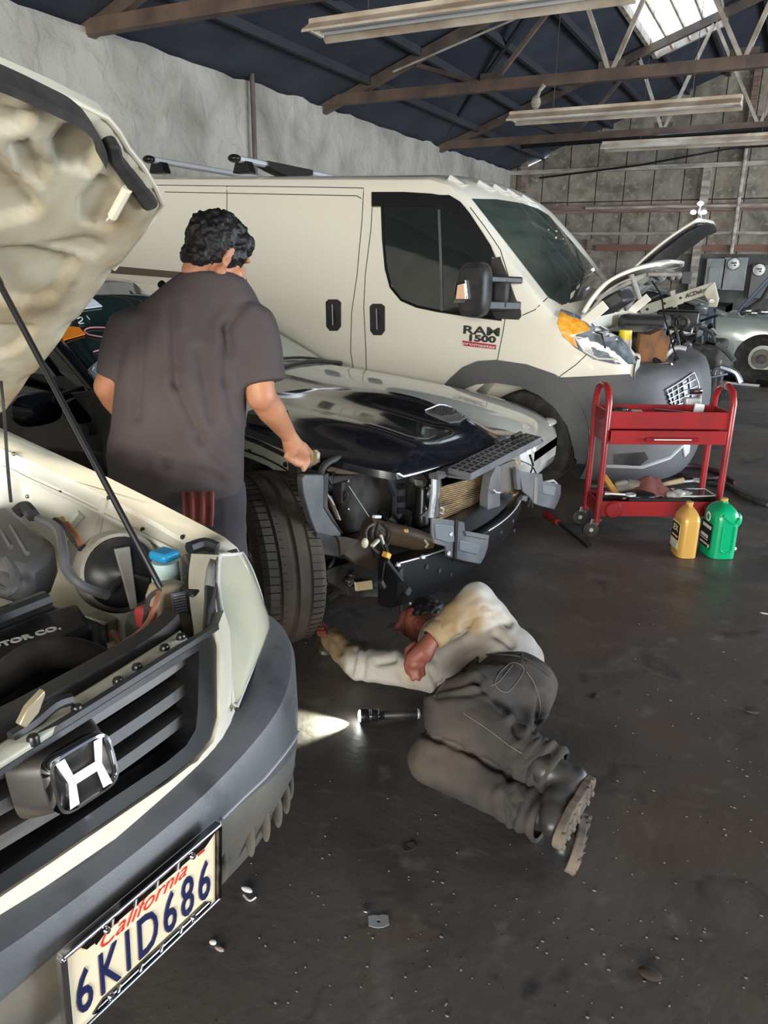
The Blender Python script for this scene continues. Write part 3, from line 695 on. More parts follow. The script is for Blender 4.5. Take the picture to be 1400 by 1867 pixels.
def curve_pts(ss, uu_, k=6):
    P = spline([Vector((a, b, 0)) for a, b in zip(ss, uu_)], k); return [(p.x, p.y) for p in P]
bpl = curve_pts(bs, bu); upl = curve_pts(us, uu)
def sweep_rows(pl, rows_def, both=True, s_lo=None):
    """rows_def: function s -> list of (off, z); offset along outward plan normal"""
    cols = []
    for i, (s, u) in enumerate(pl):
        a = pl[max(i-1, 0)]; b = pl[min(i+1, len(pl)-1)]
        if i == 0: nrm = (0, 1)
        else:
            dx, dy = b[0]-a[0], b[1]-a[1]; L = math.hypot(dx, dy); nrm = (-dy/L, dx/L)
        cols.append([(s+nrm[0]*o, u+nrm[1]*o, z) for o, z in rows_def(s)])
    R = []
    for j in range(len(cols[0])):
        right = [HF.w(c[j][1], C0+c[j][0], c[j][2]) for c in cols]
        left = [HF.w(c[j][1], C0-c[j][0], c[j][2]) for c in cols[1:]][::-1]
        R.append(left+right if both else right)
    return R
def brow(s):
    g = .665-.13*min(1, (s/.66))**2; b = g-.27+.06*min(1, s/.66)
    rib = 0
    tp = .748+.042*min(1, (s/.60)**2)
    return [(-.13, tp-.004), (-.10, tp+.003), (-.055, tp-.003), (-.012, tp-.022), (-.003, tp-.045), (.0, (g+tp-.045)/2), (-.002, g+.015), (-.012, g), (-.006, g-.014), (-.012, g-.06), (-.035, (g+b)/2), (-.07, b+.03), (-.10, b), (-.16, b-.005)]
R = sweep_rows([p for p in bpl if p[1] > -.72], brow)
up_r, lo_r = R[:8], R[7:]
MB().grid(up_r).build('bumper_cover', M['bumper_grey'], honda, angle=40)
MB().grid(lo_r).build('bumper_skirt', M['bumper_low'], honda, angle=40)
mB = MB().grid(R); BBH = solid_mb(mB)
seam(BBH, [(402,1492),(440,1455),(480,1418),(515,1376),(534,1350),(543,1335)], .004, .002).build('bumper_highlight_line', mat('painted_groove_highlight', (.33,.34,.35), .4), honda)  # pale line painted in for the highlight along the bumper crease
for k, s in enumerate((.20, .25, .34, .40, .46, .52, .58)):
    u = interp([p[0] for p in bpl], [p[1] for p in bpl], s); g = .665-.13*(s/.66)**2
    MB().ell(HF.w(u-.030, C0+s, g-.115), (.012, .007, .045)).build('skirt_rib', M['bumper_low'], honda)
# analytic upper surface used to lay the grille, lamps and trim on
def urow(s): return [(-.25*max(0, z-.75)*1.0, z) for z in (.70, .76, .80, .86, .92, .98, 1.02, 1.08)]
UR = sweep_rows(upl, urow); UB = solid_mb(MB().grid(UR))
# cream trim strip between grille and bumper, rising beside the headlight
trim = [(-60,1700),(0,1660),(100,1593),(200,1525),(300,1455),(380,1398),(415,1371),(425,1283),(412,1160),(398,1115),(384,1150),(390,1180),(391,1310),(380,1352),(350,1385),(300,1424),(200,1492),(100,1560),(0,1627),(-60,1668)]
patch(UB, trim, .012, 14, .03).build('nose_trim', M['cream'], honda, angle=50)
frame = [(-80,1440),(0,1392),(100,1328),(200,1268),(300,1205),(378,1158),(388,1180),(389,1308),(378,1348),(348,1382),(298,1421),(198,1490),(98,1558),(0,1624),(-80,1680),(-80,1640),(0,1590),(98,1524),(198,1456),(298,1390),(334,1360),(352,1330),(356,1290),(358,1186),(300,1222),(200,1285),(100,1348),(0,1412),(-80,1462)]
patch(UB, frame, .006, 12, .05).build('grille_surround', M['satin_black'], honda, angle=50)
seam(UB, [(-60,1420),(0,1385),(100,1322),(200,1260),(300,1197),(383,1146)], .009, .010).build('grille_lip', M['black_plastic'], honda)
GR = []
M['slat'] = mat('weathered_slat', (.030,.027,.025), .4, col2=(.10,.085,.07), scale=5, stretch=(1,.6,6), lo=.45, hi=.7)
for k, (z, hh_) in enumerate(((.905, .028), (.857, .028), (.812, .026))):
    rows = []
    for i in range(41):
        s = -.345+.69*i/40; u = interp([p[0] for p in upl], [p[1] for p in upl], abs(s))-.035-.25*max(0, z-.75)
        rows.append([HF.w(u+a, C0+s, z+b) for a, b in ((-.03, -.010), (.0, -.014), (.012, -.008), (.006, .010), (-.005, .014), (-.03, .012))])
    mb = MB().grid(rows, True); mb.build('grille_slat', M['slat'], honda)
rows = []
for i in range(31):
    s = -.36+.72*i/30; u = interp([p[0] for p in upl], [p[1] for p in upl], abs(s))-.075
    rows.append([HF.w(u+a, C0+s, z) for a, z in ((-.03, .76), (0, .76), (-.045, .95), (-.08, .95))])
MB().grid(rows, True).build('grille_backing', M['black_plastic'], honda)
# emblem: chrome rounded frame with an H
def up_at(x, y, off=0):
    l, n = hit(UB, x, y); return l+n*off
eo = HF.px(150, 1408, 0, -.055); n_ = Vector((HF.ax[0].x, HF.ax[0].y, .22)).normalized(); eX = HF.ax[1]; eY = n_.cross(eX).normalized()
def E(a, b, c=0): return eo+eX*a+eY*b+n_*c
mb = MB(); loop = []
hw, hh2, cr = .052, .043, .016
for k in range(48):
    a = 2*math.pi*k/48; loop.append((math.copysign(abs(math.cos(a))**.42, math.cos(a))*hw, math.copysign(abs(math.sin(a))**.42, math.sin(a))*hh2*(1.0)))
rows = [[E(x*q, y*q, c) for x, y in loop] for q, c in ((1.02, -.02), (1.05, .0), (1.02, .008), (.94, .009), (.90, .004), (.89, -.004))]
mb.grid(rows, True)
EM = mb.build('emblem', M['chrome'], honda, angle=50)
MB().ngon([E(x*.9, y*.9, -.003) for x, y in loop]).build('emblem_field', M['slat'], EM, solid=.004)
mb = MB()
for s in (-1, 1):
    mb.prism([E(s*.025, .037), E(s*.040, .037), E(s*.029, 0), E(s*.037, -.037), E(s*.021, -.037), E(s*.017, 0)][::s], n_*.008)
mb.prism([E(-.022, .008), E(.022, .008), E(.020, -.007), E(-.020, -.007)], n_*.0085)
mb.build('emblem_letter', M['chrome'], EM, smooth=False)
mb = MB(); rows = [[E(x*q, y*q2, c) for x, y in loop] for q, q2, c in ((1.0, 1.0, -.012), (1.25, 1.1, -.03), (1.5, 1.25, -.06))]
mb.grid(rows, True).build('emblem_plinth', M['slat'], honda)
# headlight
hlp = [(402,1012),(422,1005),(441,1006),(455,1030),(468,1062),(478,1095),(485,1128),(482,1160),(470,1195),(452,1240),(431,1290),(425,1278),(419,1220),(411,1155),(402,1110),(398,1070)]
HLm = mat('yellowed_headlight_lens', (.62,.60,.44), .18, coat=1.0, col2=(.50,.50,.42), scale=5, spec=.6)
HA = [(441,1006),(456,1032),(468,1062),(478,1095),(485,1130),(480,1165),(468,1200),(450,1245),(432,1290)]
HI = [(402,1012),(399,1040),(399,1070),(403,1105),(410,1145),(414,1180),(418,1215),(422,1250),(426,1284)]
def hl_o(k): x, y = HA[k]; return HF.px(x, y, 1, .655) if k < 5 else HF.px(x, y, 2, .786)
def hl_i(k): x, y = HI[k]; return HF.px(x, y, 2, .975-.19*(y-1012)/272)
rows = []
for k in range(9):
    a, b = hl_i(k), hl_o(k); L_ = (b-a).length; out = (HF.ax[0]*.8+HF.ax[1]*.45).normalized()
    rows.append([a.lerp(b, t)+out*(.16*L_*math.sin(math.pi*t)) for t in [i/10 for i in range(11)]])
cols_ = [spline(list(c_), 4) for c_ in zip(*rows)]; rows = [list(r_) for r_ in zip(*cols_)]
back = [[p-(HF.ax[0]*.06+HF.ax[1]*.03) for p in r_] for r_ in rows]
mb = MB().grid(rows); mb.grid([rows[0], back[0]]); mb.grid([rows[-1], back[-1]]); mb.grid([[r_[0] for r_ in rows], [r_[0] for r_ in back]]); mb.grid([[r_[-1] for r_ in rows], [r_[-1] for r_ in back]])
HLo = mb.build('headlight', HLm, honda, angle=60)
ed_ = [r_[0] for r_ in rows]+rows[-1][1:]+[r_[-1] for r_ in rows][::-1][1:]+rows[0][::-1][1:]
MB().tube(ed_, .0035, 6).build('lens_rim', M['lens_clear'], HLo)
MB().tube([r_[-1]-Vector((0,0,.004)) for r_ in rows][16:], .006, 6).build('lens_seal', M['satin_black'], HLo)
inn = [[a+(HF.ax[0]*.0)-(HF.ax[1]*.012) for a in [hl_i(k)]][0] for k in range(5)]
bz = [HF.px(x, y, 2, z) for (x, y), z in zip([(385,1022),(378,1040),(374,1068),(375,1095),(380,1113)], [.965,.955,.935,.915,.90])]
MB().grid([bz, [a.lerp(b, .5)+HF.ax[0]*.012 for a, b in zip(bz, inn)], inn]).build('headlight_bezel', mat('dull_silver', (.50,.52,.53), .35, .6), HLo, angle=60, solid=.006)
# fender: outer strip and side skin (seen by the man), inner apron
def hp(x, y, i, v): return HF.px(x, y, i, v)
fe = [(-260,660),(-120,722),(0,780),(100,826),(200,872),(300,922),(370,958),(410,980),(432,998)]
fi = [(-260,706),(-120,762),(0,817),(60,842),(130,874),(200,908),(270,944),(330,978),(396,1008)]
zf = [1.24, 1.18, 1.135, 1.10, 1.065, 1.025, .995, .975, .955]
o_ = [hp(a, b, 1, .655) for a, b in fe]; i_ = []
for (a, b), q in zip(fi, o_):
    i_.append(hp(a, b, 2, q.z-.006))
dn = [p-Vector((0, 0, 0))+HF.ax[1]*.012-Vector((0, 0, .02)) for p in o_]
s1 = [Vector((p.x, p.y, .86))+HF.ax[1]*.045 for p in o_]; s2 = [Vector((p.x, p.y, .60))+HF.ax[1]*.05 for p in o_]; s3 = [Vector((p.x, p.y, .42))+HF.ax[1]*.03 for p in o_]
MB().grid([i_, o_, dn, s1, s2, s3]).build('fender', M['cream'], honda, angle=60, solid=.003)
ap0 = [p-HF.ax[1]*.004-Vector((0, 0, .012)) for p in i_]
ap1 = [p-HF.ax[1]*.03-Vector((0, 0, .022)) for p in i_]
ap2 = [p-HF.ax[1]*.035-Vector((0, 0, .10+.02*math.sin(i*2.1))) for i, p in enumerate(i_)]
ap3 = [p-HF.ax[1]*(.06+.05*max(0, math.sin(i*1.1)))-Vector((0, 0, .22)) for i, p in enumerate(i_)]
ap4 = [p-HF.ax[1]*(.09+.07*max(0, math.sin(i*1.1)))-Vector((0, 0, .42)) for i, p in enumerate(i_)]
def den(r): return spline(r, 5)
AR = [den(r) for r in (i_, ap0, ap1, ap2, ap3, ap4)]
MB().grid(AR).build('inner_fender', M['bay_white'], honda, angle=50); AB = solid_mb(MB().grid(AR))
seam(AB, [(0,850),(130,908),(250,968),(340,1014)], .006, .006).build('apron_flange', M['bay_white'], honda)
for x, y in ((50,905),(110,898),(185,920),(260,965),(275,1001),(330,1012),(330,965),(30,817),(215,895)):
    l, n = hit(AB, x, y); MB().ell(l, (.006, .006, .006)).build('apron_bolt', M['steel'] if x < 60 else M['satin_black'], honda)
seam(AB, [(150,935),(110,985)], .014, .0).build('apron_brace', M['bay_white'], honda); seam(AB, [(190,915),(175,985)], .012, .0).build('apron_brace', M['bay_white'], honda)
# bay floor, firewall and far side
mb = MB(); mb.box(HF.w(-.72, C0, .50), (1.15, 1.2, .03), Matrix.Rotation(math.radians(-4.7), 3, 'Z')); mb.build('engine_bay_floor', M['oily_plastic'], honda)
mb = MB(); mb.box(HF.w(-1.36, C0, .80), (.05, 1.3, .62), Matrix.Rotation(math.radians(-4.7), 3, 'Z')); mb.build('firewall', M['bay_white'], honda)
mb = MB(); rz = Matrix.Rotation(math.radians(-4.7), 3, 'Z')
mb.box(HF.w(-.75, C0-.66, .80), (1.2, .10, .55), rz); mb.build('fender', M['cream'], honda, bevel=.02)
# cabin behind the hood (mostly out of the picture)
def hsec(u, w, z0, z1, rr=.12):
    pts = []
    for a, b in ((1, z0), (1.02, (z0+z1)/2), (1, z1-rr), (.93, z1-rr*.3), (.75, z1), (0, z1+.03)): pts.append((w*a, b))
    L = [HF.w(u, C0+y, z) for y, z in pts]; Rr = [HF.w(u, C0-y, z) for y, z in pts[:-1]][::-1]
    return L+Rr
mb = MB(); mb.grid([hsec(-1.42, .70, .35, 1.16), hsec(-1.75, .76, .35, 1.22), hsec(-3.3, .78, .35, 1.24), hsec(-4.0, .76, .4, 1.2)], True)
mb.ngon(hsec(-1.42, .70, .35, 1.16)); mb.ngon(hsec(-4.0, .76, .4, 1.2)); mb.build('cabin_body', M['cream'], honda, angle=50)
mb = MB(); mb.grid([hsec(-1.72, .66, 1.12, 1.24, .03), hsec(-2.35, .60, 1.15, 1.70), hsec(-3.6, .60, 1.15, 1.70), hsec(-3.95, .62, 1.15, 1.3, .03)], True); mb.build('greenhouse', M['glass_dark'], honda, angle=50)
for s in (-1, 1):
    for u in (-.95, -3.3):
        wheel(honda, HF.w(u, C0+s*.63, .33), .33, .2, HF.ax[1]*s, .19, 'steel', 5)
# engine and accessories -------------------------------------------------
def zp(x, y, z): return HF.px(x, y, 2, z)
rot = Matrix.Rotation(math.radians(-4.7), 3, 'Z')
c = HF.w(-.78, -.02, .80)
mb = MB()
A = [zp(-120,1150,.86), zp(60,1085,.86), zp(190,1130,.84), zp(196,1185,.80), zp(180,1205,.78), zp(-120,1290,.80)]
mb.prism([p for p in A], (0, 0, -.16)); mb.build('engine_cover', M['oily_plastic'], honda, bevel=.018)
mb = MB(); mb.prism([zp(-120,1180,.885), zp(10,1135,.885), zp(140,1095,.885), zp(172,1140,.865), zp(60,1195,.865), zp(-120,1258,.875)], (0, 0, -.05)); cov = mb.build('valve_cover', M['oily_plastic'], honda, bevel=.014)
mb = MB(); a = zp(-40,1185,.89); b = zp(34,1163,.89); X = (b-a).normalized(); put_text(mb, 'HONDA MOTOR CO.', .028, zp(-20,1182,.888), X, Vector((0,0,1)).cross(X), .001, .001); mb.build('cover_lettering', M['lens_clear'], cov, smooth=False)
MB().tube([zp(-60,1150,.90), zp(0,1128,.91), zp(84,1095,.91)], .022, 10, smooth=4).build('plug_wire_channel', M['oily_plastic'], honda)
MB().tube([zp(-90,1290,.90), zp(0,1240,.90), zp(60,1200,.90), zp(130,1190,.88), zp(190,1212,.84), zp(235,1250,.78)], .030, 14, smooth=6).build('radiator_hose', M['rubber'], honda)
# black box with a ribbed lid
mb = MB(); mb.prism([zp(-60,925,1.0), zp(20,920,1.0), zp(98,985,.97), zp(88,1010,.96), zp(52,1040,.95), zp(-60,1008,.98)], (0, 0, -.10)); bx = mb.build('air_box', M['grey_trim'], honda, bevel=.02)
for k in range(3): MB().tube([zp(-40+30*k,935+12*k,1.006), zp(-10+30*k,985+12*k,.996)], .006, 6).build('lid_rib', M['grey_trim'], bx)
# drum with dark end and clip
ctr = hp(228,1045,0,-.80); ax = (HF.ax[0]*.75+HF.ax[1]*-.35+Vector((0,0,.25))).normalized()
fr = HF.px(238,1050,0,-.55)
k_ = .075
dr = thing('x', (0,0,0), None, None); bpy.data.objects.remove(dr)
DC = HF.px(215,1042,0,-.62)
mb = MB(); mb.lathe([(.0, -.05), (.094, -.05), (.099, -.03), (.099, .02), (.092, .035), (.084, .038)], DC, ax, 36); DO = mb.build('canister', mat('beige_grey_plastic', (.40,.38,.33), .45, col2=(.28,.26,.22), scale=9), honda, angle=40)
mb = MB(); mb.lathe([(.084, .02), (.082, .05), (.06, .07), (.0, .085)], DC, ax, 30); mb.build('canister_face', M['oily_plastic'], DO)
uu1 = ax.orthogonal().normalized(); zv = (Vector((0, 0, 1))-ax*ax.z).normalized(); hv = ax.cross(zv)
mb = MB(); mb.prism([DC+ax*.075+zv*.06-hv*.018, DC+ax*.075+zv*.06+hv*.018, DC+ax*.085-zv*.085+hv*.006, DC+ax*.085-zv*.085-hv*.010], ax*.012); mb.build('canister_clip', mat('clip_grey', (.22,.215,.2), .4), DO, bevel=.003)
for q in (.0, 2.3, 4.2): MB().tube([DC+ax*.08, DC+ax*.08+(zv*math.cos(q)+hv*math.sin(q))*.055], .007, 6).build('clip_tab', M['black_plastic'], DO)
# washer neck with blue cap
wb = HF.px(302,1045,1,.50)
MB().lathe([(.0, .03), (.030, .03), (.032, .0), (.034, -.10), (.0, -.10)], wb, n=18).build('washer_bottle', mat('pale_teal_plastic', (.50,.68,.66), .35), honda)
mb = MB(); mb.box(wb+Vector((0, 0, .045)), (.055, .05, .022), rot); mb.build('washer_cap', mat('blue_cap2', (.02,.28,.55), .35), honda, bevel=.008)
# strut panel with sticker beside the lamp
P = [hp(300,1070,0,-.36), hp(345,1062,0,-.36), hp(352,1100,0,-.35), hp(368,1150,0,-.33), hp(372,1168,0,-.33), hp(310,1190,0,-.30), hp(300,1140,0,-.33), hp(292,1095,0,-.35)]
mb = MB(); mb.prism(P, HF.ax[0]*-.05); sp = mb.build('radiator_bracket', M['cream_dirty'], honda, bevel=.008)
q0, q1, q2, q3 = [hp(a, b, 0, -.345)+HF.ax[0]*.012 for a, b in ((304,1080),(331,1075),(338,1113),(309,1119))]
mb = MB().prism([q0, q1, q2, q3], HF.ax[0]*.002); stk = mb.build('sticker', mat('sticker_blue_grey', (.16,.17,.22), .4), sp, smooth=False)
for k in range(7):
    t = (k+.8)/8; a = q0.lerp(q3, t); b = q1.lerp(q2, t); MB().bar(a.lerp(b, .1)+HF.ax[0]*.003, a.lerp(b, .85)+HF.ax[0]*.003, .0015, .001, up=HF.ax[0]).build('sticker_line', M['lens_clear'], stk, smooth=False)
# lamp back and black brackets
for pts, zz, dz in (([(330,1010),(372,1000),(398,1015),(380,1040),(345,1040)], .95, -.12), ([(335,1045),(372,1048),(378,1072),(350,1082),(325,1070)], .93, -.06), ([(372,1030),(402,1012),(400,1050),(384,1110),(380,1148),(368,1150),(372,1090)], .94, -.14)):
    mb = MB(); mb.prism([zp(a, b, zz) for a, b in pts], (0, 0, dz)); mb.build('lamp_bracket', M['oily_plastic'], honda, bevel=.008)
MB().tube([zp(345,1000,.97), zp(372,992,.97), zp(396,1000,.96)], .016, 8, smooth=4).build('lamp_connector', M['black_plastic'], honda)
# radiator support strip behind the grille
mb = MB(); rows = []
for a, b in (((-60,1425),(-60,1400)), ((0,1388),(0,1360)), ((100,1325),(92,1300)), ((200,1262),(190,1240)), ((300,1196),(285,1180)), ((345,1168),(330,1152))):
    rows.append([zp(*a, .955), zp(*b, .95), zp(b[0]-2, b[1]-6, .90)])
mb.grid(rows); mb.build('radiator_support', mat('pale_green_white', (.62,.64,.55), .45, col2=(.4,.38,.3), scale=12), honda, solid=.01, angle=60)
for x, y in ((60,1345),(140,1290),(215,1240),(250,1215),(300,1180),(330,1160)):
    MB().lathe([(0, .005), (.007, .004), (.009, 0), (.009, -.01)], zp(x, y, .957), n=12).build('push_clip', M['satin_black'], honda)
mb = MB(); mb.prism([hp(36,1322,0,-.10), hp(52,1290,0,-.10), hp(82,1258,0,-.10), hp(84,1266,0,-.10), hp(72,1300,0,-.10), hp(48,1328,0,-.10)], HF.ax[0]*-.012); mb.build('hood_latch', mat('latch_gold', (.45,.38,.26), .4, .6), honda, bevel=.002)
MB().tube([hp(20,1345,0,-.12), hp(60,1318,0,-.12), hp(100,1285,0,-.12), hp(128,1275,0,-.12)], .010, 7, smooth=4).build('latch_bar', M['black_plastic'], honda)
# hoses, wires, clutter
def hose(pts, r, m='rubber', nm='hose'): return MB().tube(pts, r, 8, smooth=6).build(nm, M[m] if isinstance(m, str) else m, honda)
M['rusty_hose'] = mat('reddish_cable', (.22,.10,.06), .6)
hose([zp(290,1080,.97), zp(282,1110,.95), zp(262,1145,.90), zp(230,1170,.86), zp(190,1192,.84)], .006, 'rusty_hose', 'cable')
hose([zp(292,1075,.97), zp(272,1090,.95), zp(266,1120,.92), zp(262,1150,.84)], .005)
hose([zp(70,945,1.02), zp(105,965,1.02), zp(115,1005,1.0), zp(122,1040,.97), zp(150,1068,.94), zp(195,1085,.90)], .011, M['grey_trim'])
hose([zp(100,950,1.0), zp(125,970,.99), zp(150,1000,.96)], .010)
hose([zp(-20,1060,.95), zp(15,1080,.95), zp(28,1050,.97), zp(12,1020,.99)], .010, M['grey_trim'])
hose([zp(30,935,1.03), zp(45,925,1.04), zp(60,940,1.03)], .016, 'black_plastic')
hose([zp(215,1205,.82), zp(222,1180,.84), zp(205,1152,.86)], .008, 'rusty_hose')
hose([zp(222,1195,.80), zp(240,1215,.80), zp(262,1225,.80)], .012, 'satin_black')
mb = MB(); mb.prism([zp(88,945,1.0), zp(118,940,1.0), zp(128,960,1.0), zp(112,975,.99)], (0, 0, -.03)); mb.build('ochre_clip', mat('ochre', (.42,.30,.12), .6), honda, bevel=.004)
hose([zp(122,955,1.01), zp(138,975,1.0), zp(148,994,.98)], .007, mat('rusty', (.28,.11,.05), .7))
mb = MB(); mb.box(zp(272,1125,.88), (.05, .045, .05), rot); mb.build('red_terminal', mat('faded_red', (.45,.06,.06), .5), honda, bevel=.01)
mb = MB(); mb.lathe([(0, .05), (.04, .05), (.045, .03), (.045, -.1)], zp(268,1160,.80), n=18); mb.build('fluid_pump', mat('dull_green_metal', (.20,.23,.21), .4, .5), honda)
rnd = random.Random(11)
for k in range(26):
    x, y = rnd.uniform(20, 300), rnd.uniform(1020, 1330)
    if x > 210 and y > 1210: continue
    p = zp(x, y, rnd.uniform(.60, .74)); q = p+Vector((rnd.uniform(-.09, .09), rnd.uniform(-.09, .09), rnd.uniform(.0, .06)))
    if k % 3: MB().tube([p, (p+q)/2+Vector((0, 0, .02)), q], rnd.uniform(.006, .02), 7, smooth=4).build('hose', M[rnd.choice(['rubber', 'oily_plastic', 'steel', 'grey_trim'])], honda)
    else: MB().box(p, (rnd.uniform(.03, .09), rnd.uniform(.03, .08), rnd.uniform(.03, .07)), rot).build('engine_fitting', M[rnd.choice(['oily_plastic', 'steel', 'grey_trim'])], honda, bevel=.006)
for x, y in ((205,1222),(225,1222),(262,1200),(272,1192),(240,1205)):
    MB().box(zp(x, y, .88), (.05, .035, .05), rot).build('engine_fitting', M['oily_plastic'], honda, bevel=.006)
# --- hood: outer skin, pressed inner panel, seal
hd = HF.ax[0]*.80+Vector((0, 0, .60)); hn = hd.cross(HF.ax[1]).normalized()   # hn points to the underside? fixed below
if hn.dot(CP-HF.w(-.9, .2, 1.5)) < 0: hn = -hn
HP0 = HF.w(-1.27, 0, 1.18)
def hq(s, v, n=0): return HP0+hd*s+HF.ax[1]*v+hn*n
def hpx(x, y, n=0):
    r = ray(x, y); t = (HP0+hn*n-CP).dot(hn)/r.dot(hn); return CP+r*t
edge = [(0, .655), (.2, .655), (.45, .655), (.67, .655), (.86, .655), (.90, .650), (.945, .60), (1.00, .53), (1.04, .468), (1.075, .425), (1.10, .384), (1.128, .27), (1.148, .167), (1.16, .05), (1.165, C0)]
edge = edge+[(s, 2*C0-v) for s, v in edge[:-1]][::-1]
mb = MB(); ep = [Vector((s, v)) for s, v in edge]; gp = list(ep); 
for i in range(112):
    for j in range(120):
        s, v = -.0+1.18*(i+.5)/112, (-.30+.96*(j-20+.5)/100 if j >= 20 else -.74+.44*(j+.5)/20)
        lim = interp([0, .86, .945, 1.04, 1.10, 1.148, 1.166], [.69, .69, .64, .505, .42, .2, 0], s)
        if abs(v-C0) < lim-.010 and s > .006 and (j >= 20 or i % 4 == 0): gp.append(Vector((s, v)))
vo, ed, fo, *_ = delaunay_2d_cdt(gp, [], [list(range(len(ep)))], 1, 1e-5)
ridge = [ # recessed fields (picture outlines) and depth
    ([(-200,160),(-60,215),(0,280),(66,354),(70,366),(59,378),(0,393),(-200,420)], .030),
    ([(-200,470),(0,437),(49,435),(128,455),(137,465),(94,529),(69,543),(0,538),(-200,520)], .030),
    ([(62,431),(148,416),(172,420),(185,435),(168,458),(135,450)], .014),
    ([(-200,570),(0,579),(56,581),(55,590),(40,615),(13,635),(0,637),(-200,660)], .024),
    ([(135,346),(172,302),(195,309),(222,346),(192,405),(138,391)], .022),
    ([(116,206),(165,226),(183,258),(160,302),(98,287),(84,238)], .030),
    ([(-200,100),(0,172),(49,190),(37,211),(0,223),(-200,180)], .024),
    ([(5,248),(44,238),(81,287),(71,322),(32,309)], .026)]
def sd(poly, x, y):
    ins = False; d = 1e9; n = len(poly); j = n-1
    for i in range(n):
        a, b = poly[j], poly[i]
        if (a[1] > y) != (b[1] > y) and x < (b[0]-a[0])*(y-a[1])/(b[1]-a[1])+a[0]: ins = not ins
        dx, dy = b[0]-a[0], b[1]-a[1]; t = max(0, min(1, ((x-a[0])*dx+(y-a[1])*dy)/(dx*dx+dy*dy)))
        d = min(d, math.hypot(x-a[0]-t*dx, y-a[1]-t*dy)); j = i
    return d if ins else -d
def project(P):
    q = P-CP; z = q.dot(FW); return (IW/2+FPX*q.dot(RT)/z, IH/2-FPX*q.dot(UP)/z)
inner = []; outer = []
for v in vo:
    P = hq(v.x, v.y); x, y = project(P); hgt = .020
    for poly, dp in ridge:
        s_ = sd(poly, x, y); t = max(0, min(1, (s_+4)/11)); hgt -= dp*.60*(t*t*(3-2*t))
    s_e = min((v-e).length for e in ep); e_ = min(1, s_e/.05); hgt *= e_
    hgt += .003*noise.noise(Vector((v.x*6, v.y*6, 2)))*e_
    inner.append(P+hn*hgt); outer.append(P-hn*(.028+.05*min(1, s_e/.3)))
N = len(inner); mb = MB(); mb.v = inner; mb.f = [tuple(f) for f in fo]; mb.m = [0]*len(fo)
hood_in = mb.build('hood_inner_panel', M['cream_dirty'], honda, angle=70)
mb = MB(); mb.v = outer; mb.f = [tuple(f) for f in fo]; mb.m = [0]*len(fo)
ne = len(edge)
rim = [hq(s, v) for s, v in edge]; rim2 = [hq(s, v, -.028) for s, v in edge]
mb.grid([rim2, rim], False)
hood = mb.build('hood', M['cream'], honda, angle=60)
MB().tube([hq(s, v, .002) for s, v in edge[3:]], .006, 8).build('hood_hem', M['cream'], honda)
# rubber seals
sl = [(-60,140),(0,158),(50,178),(100,201),(150,226),(178,252),(192,280),(197,300)]
rows = []
for k, (x, y) in enumerate(sl):
    a = hpx(x, y-9, .045); b = hpx(x-3, y+9, .050); rows.append([a, b, b-hn*.04, a-hn*.04])
rows = [list(r) for r in zip(*[spline(list(c_), 4) for c_ in zip(*rows)])]
MB().grid(rows, True).build('front_seal', M['rubber'], honda, angle=60)
P = [(200,268),(222,270),(228,296),(290,372),(288,380),(270,388),(262,384),(200,300),(197,275)]
mb = MB(); mb.prism([hpx(x, y, .035) for x, y in P], hn*-.03); mb.build('corner_seal', M['rubber'], honda, bevel=.006)
MB().tube([hpx(232,345,.03), hpx(205,395,.03)], .010, 8).build('pressed_rib', M['cream'], honda)
MB().lathe([(0, 0), (.009, 0), (.010, -.004)], hpx(202,403,.03), hn, 14).build('drain_plug', M['cream_dirty'], honda)
# prop rod
MB().tube([hpx(0,520,.03), hpx(-80,372,.03)], .009, 8).build('prop_socket', M['rubber'], honda)
MB().tube([zp(293,1072,.97), HF.px(150,800,1,.25).lerp(hpx(-10,505,.03), .0) if False else zp(293,1072,.97).lerp(hpx(-10,500,.03), .5), hpx(-10,500,.03)], .0065, 10).build('prop_rod', M['satin_black'], honda)
MB().tube([hpx(2,696,.02), HF.px(8,760,1,.50), HF.px(14,850,1,.46), zp(20,915,1.03)], .004, 8, smooth=5).build('washer_tube', M['rubber'], honda)
# --- licence plate in a chrome frame
pu = .022
TL, TR, BR, BL = [HF.px(x, y, 0, pu) for x, y in ((108,1741), (394,1500), (391,1652), (114,1926))]
zt, zb = (TL.z+TR.z)/2, (BR.z)
v0, v1 = HF.l(TL)[1], HF.l(TR)[1]
zt0, zt1 = TL.z, TR.z
def PP(a, b, n=0):   # a 0..1 across, b 0..1 up
    top = Vector(HF.w(pu+n, v0+(v1-v0)*a, zt0+(zt1-zt0)*a)); hgt = zt-zb
    return top-Vector((0, 0, 1))*hgt*(1-b)-HF.ax[0]*(1-b)*.012
pX = (PP(1, .5)-PP(0, .5)).normalized(); pY = (PP(.5, 1)-PP(.5, 0)).normalized(); pN = pX.cross(pY)
if pN.dot(CP-TL) < 0: pN = -pN
PLH = (PP(.5, 1)-PP(.5, 0)).length; PLW = (PP(1, .5)-PP(0, .5)).length
plate = MB().prism([PP(.015, .02), PP(.985, .02), PP(.985, .98), PP(.015, .98)], pN*.002).build('licence_plate', mat('plate_cream', (.80,.70,.50), .4, col2=(.76,.64,.44), scale=9), honda, smooth=False)
mb = MB(); put_text(mb, '6KID686', PLH*.72, PP(.505, .36)+pN*.003, pX, pY, .0015, .0006, 0, .74, space=1.25); 
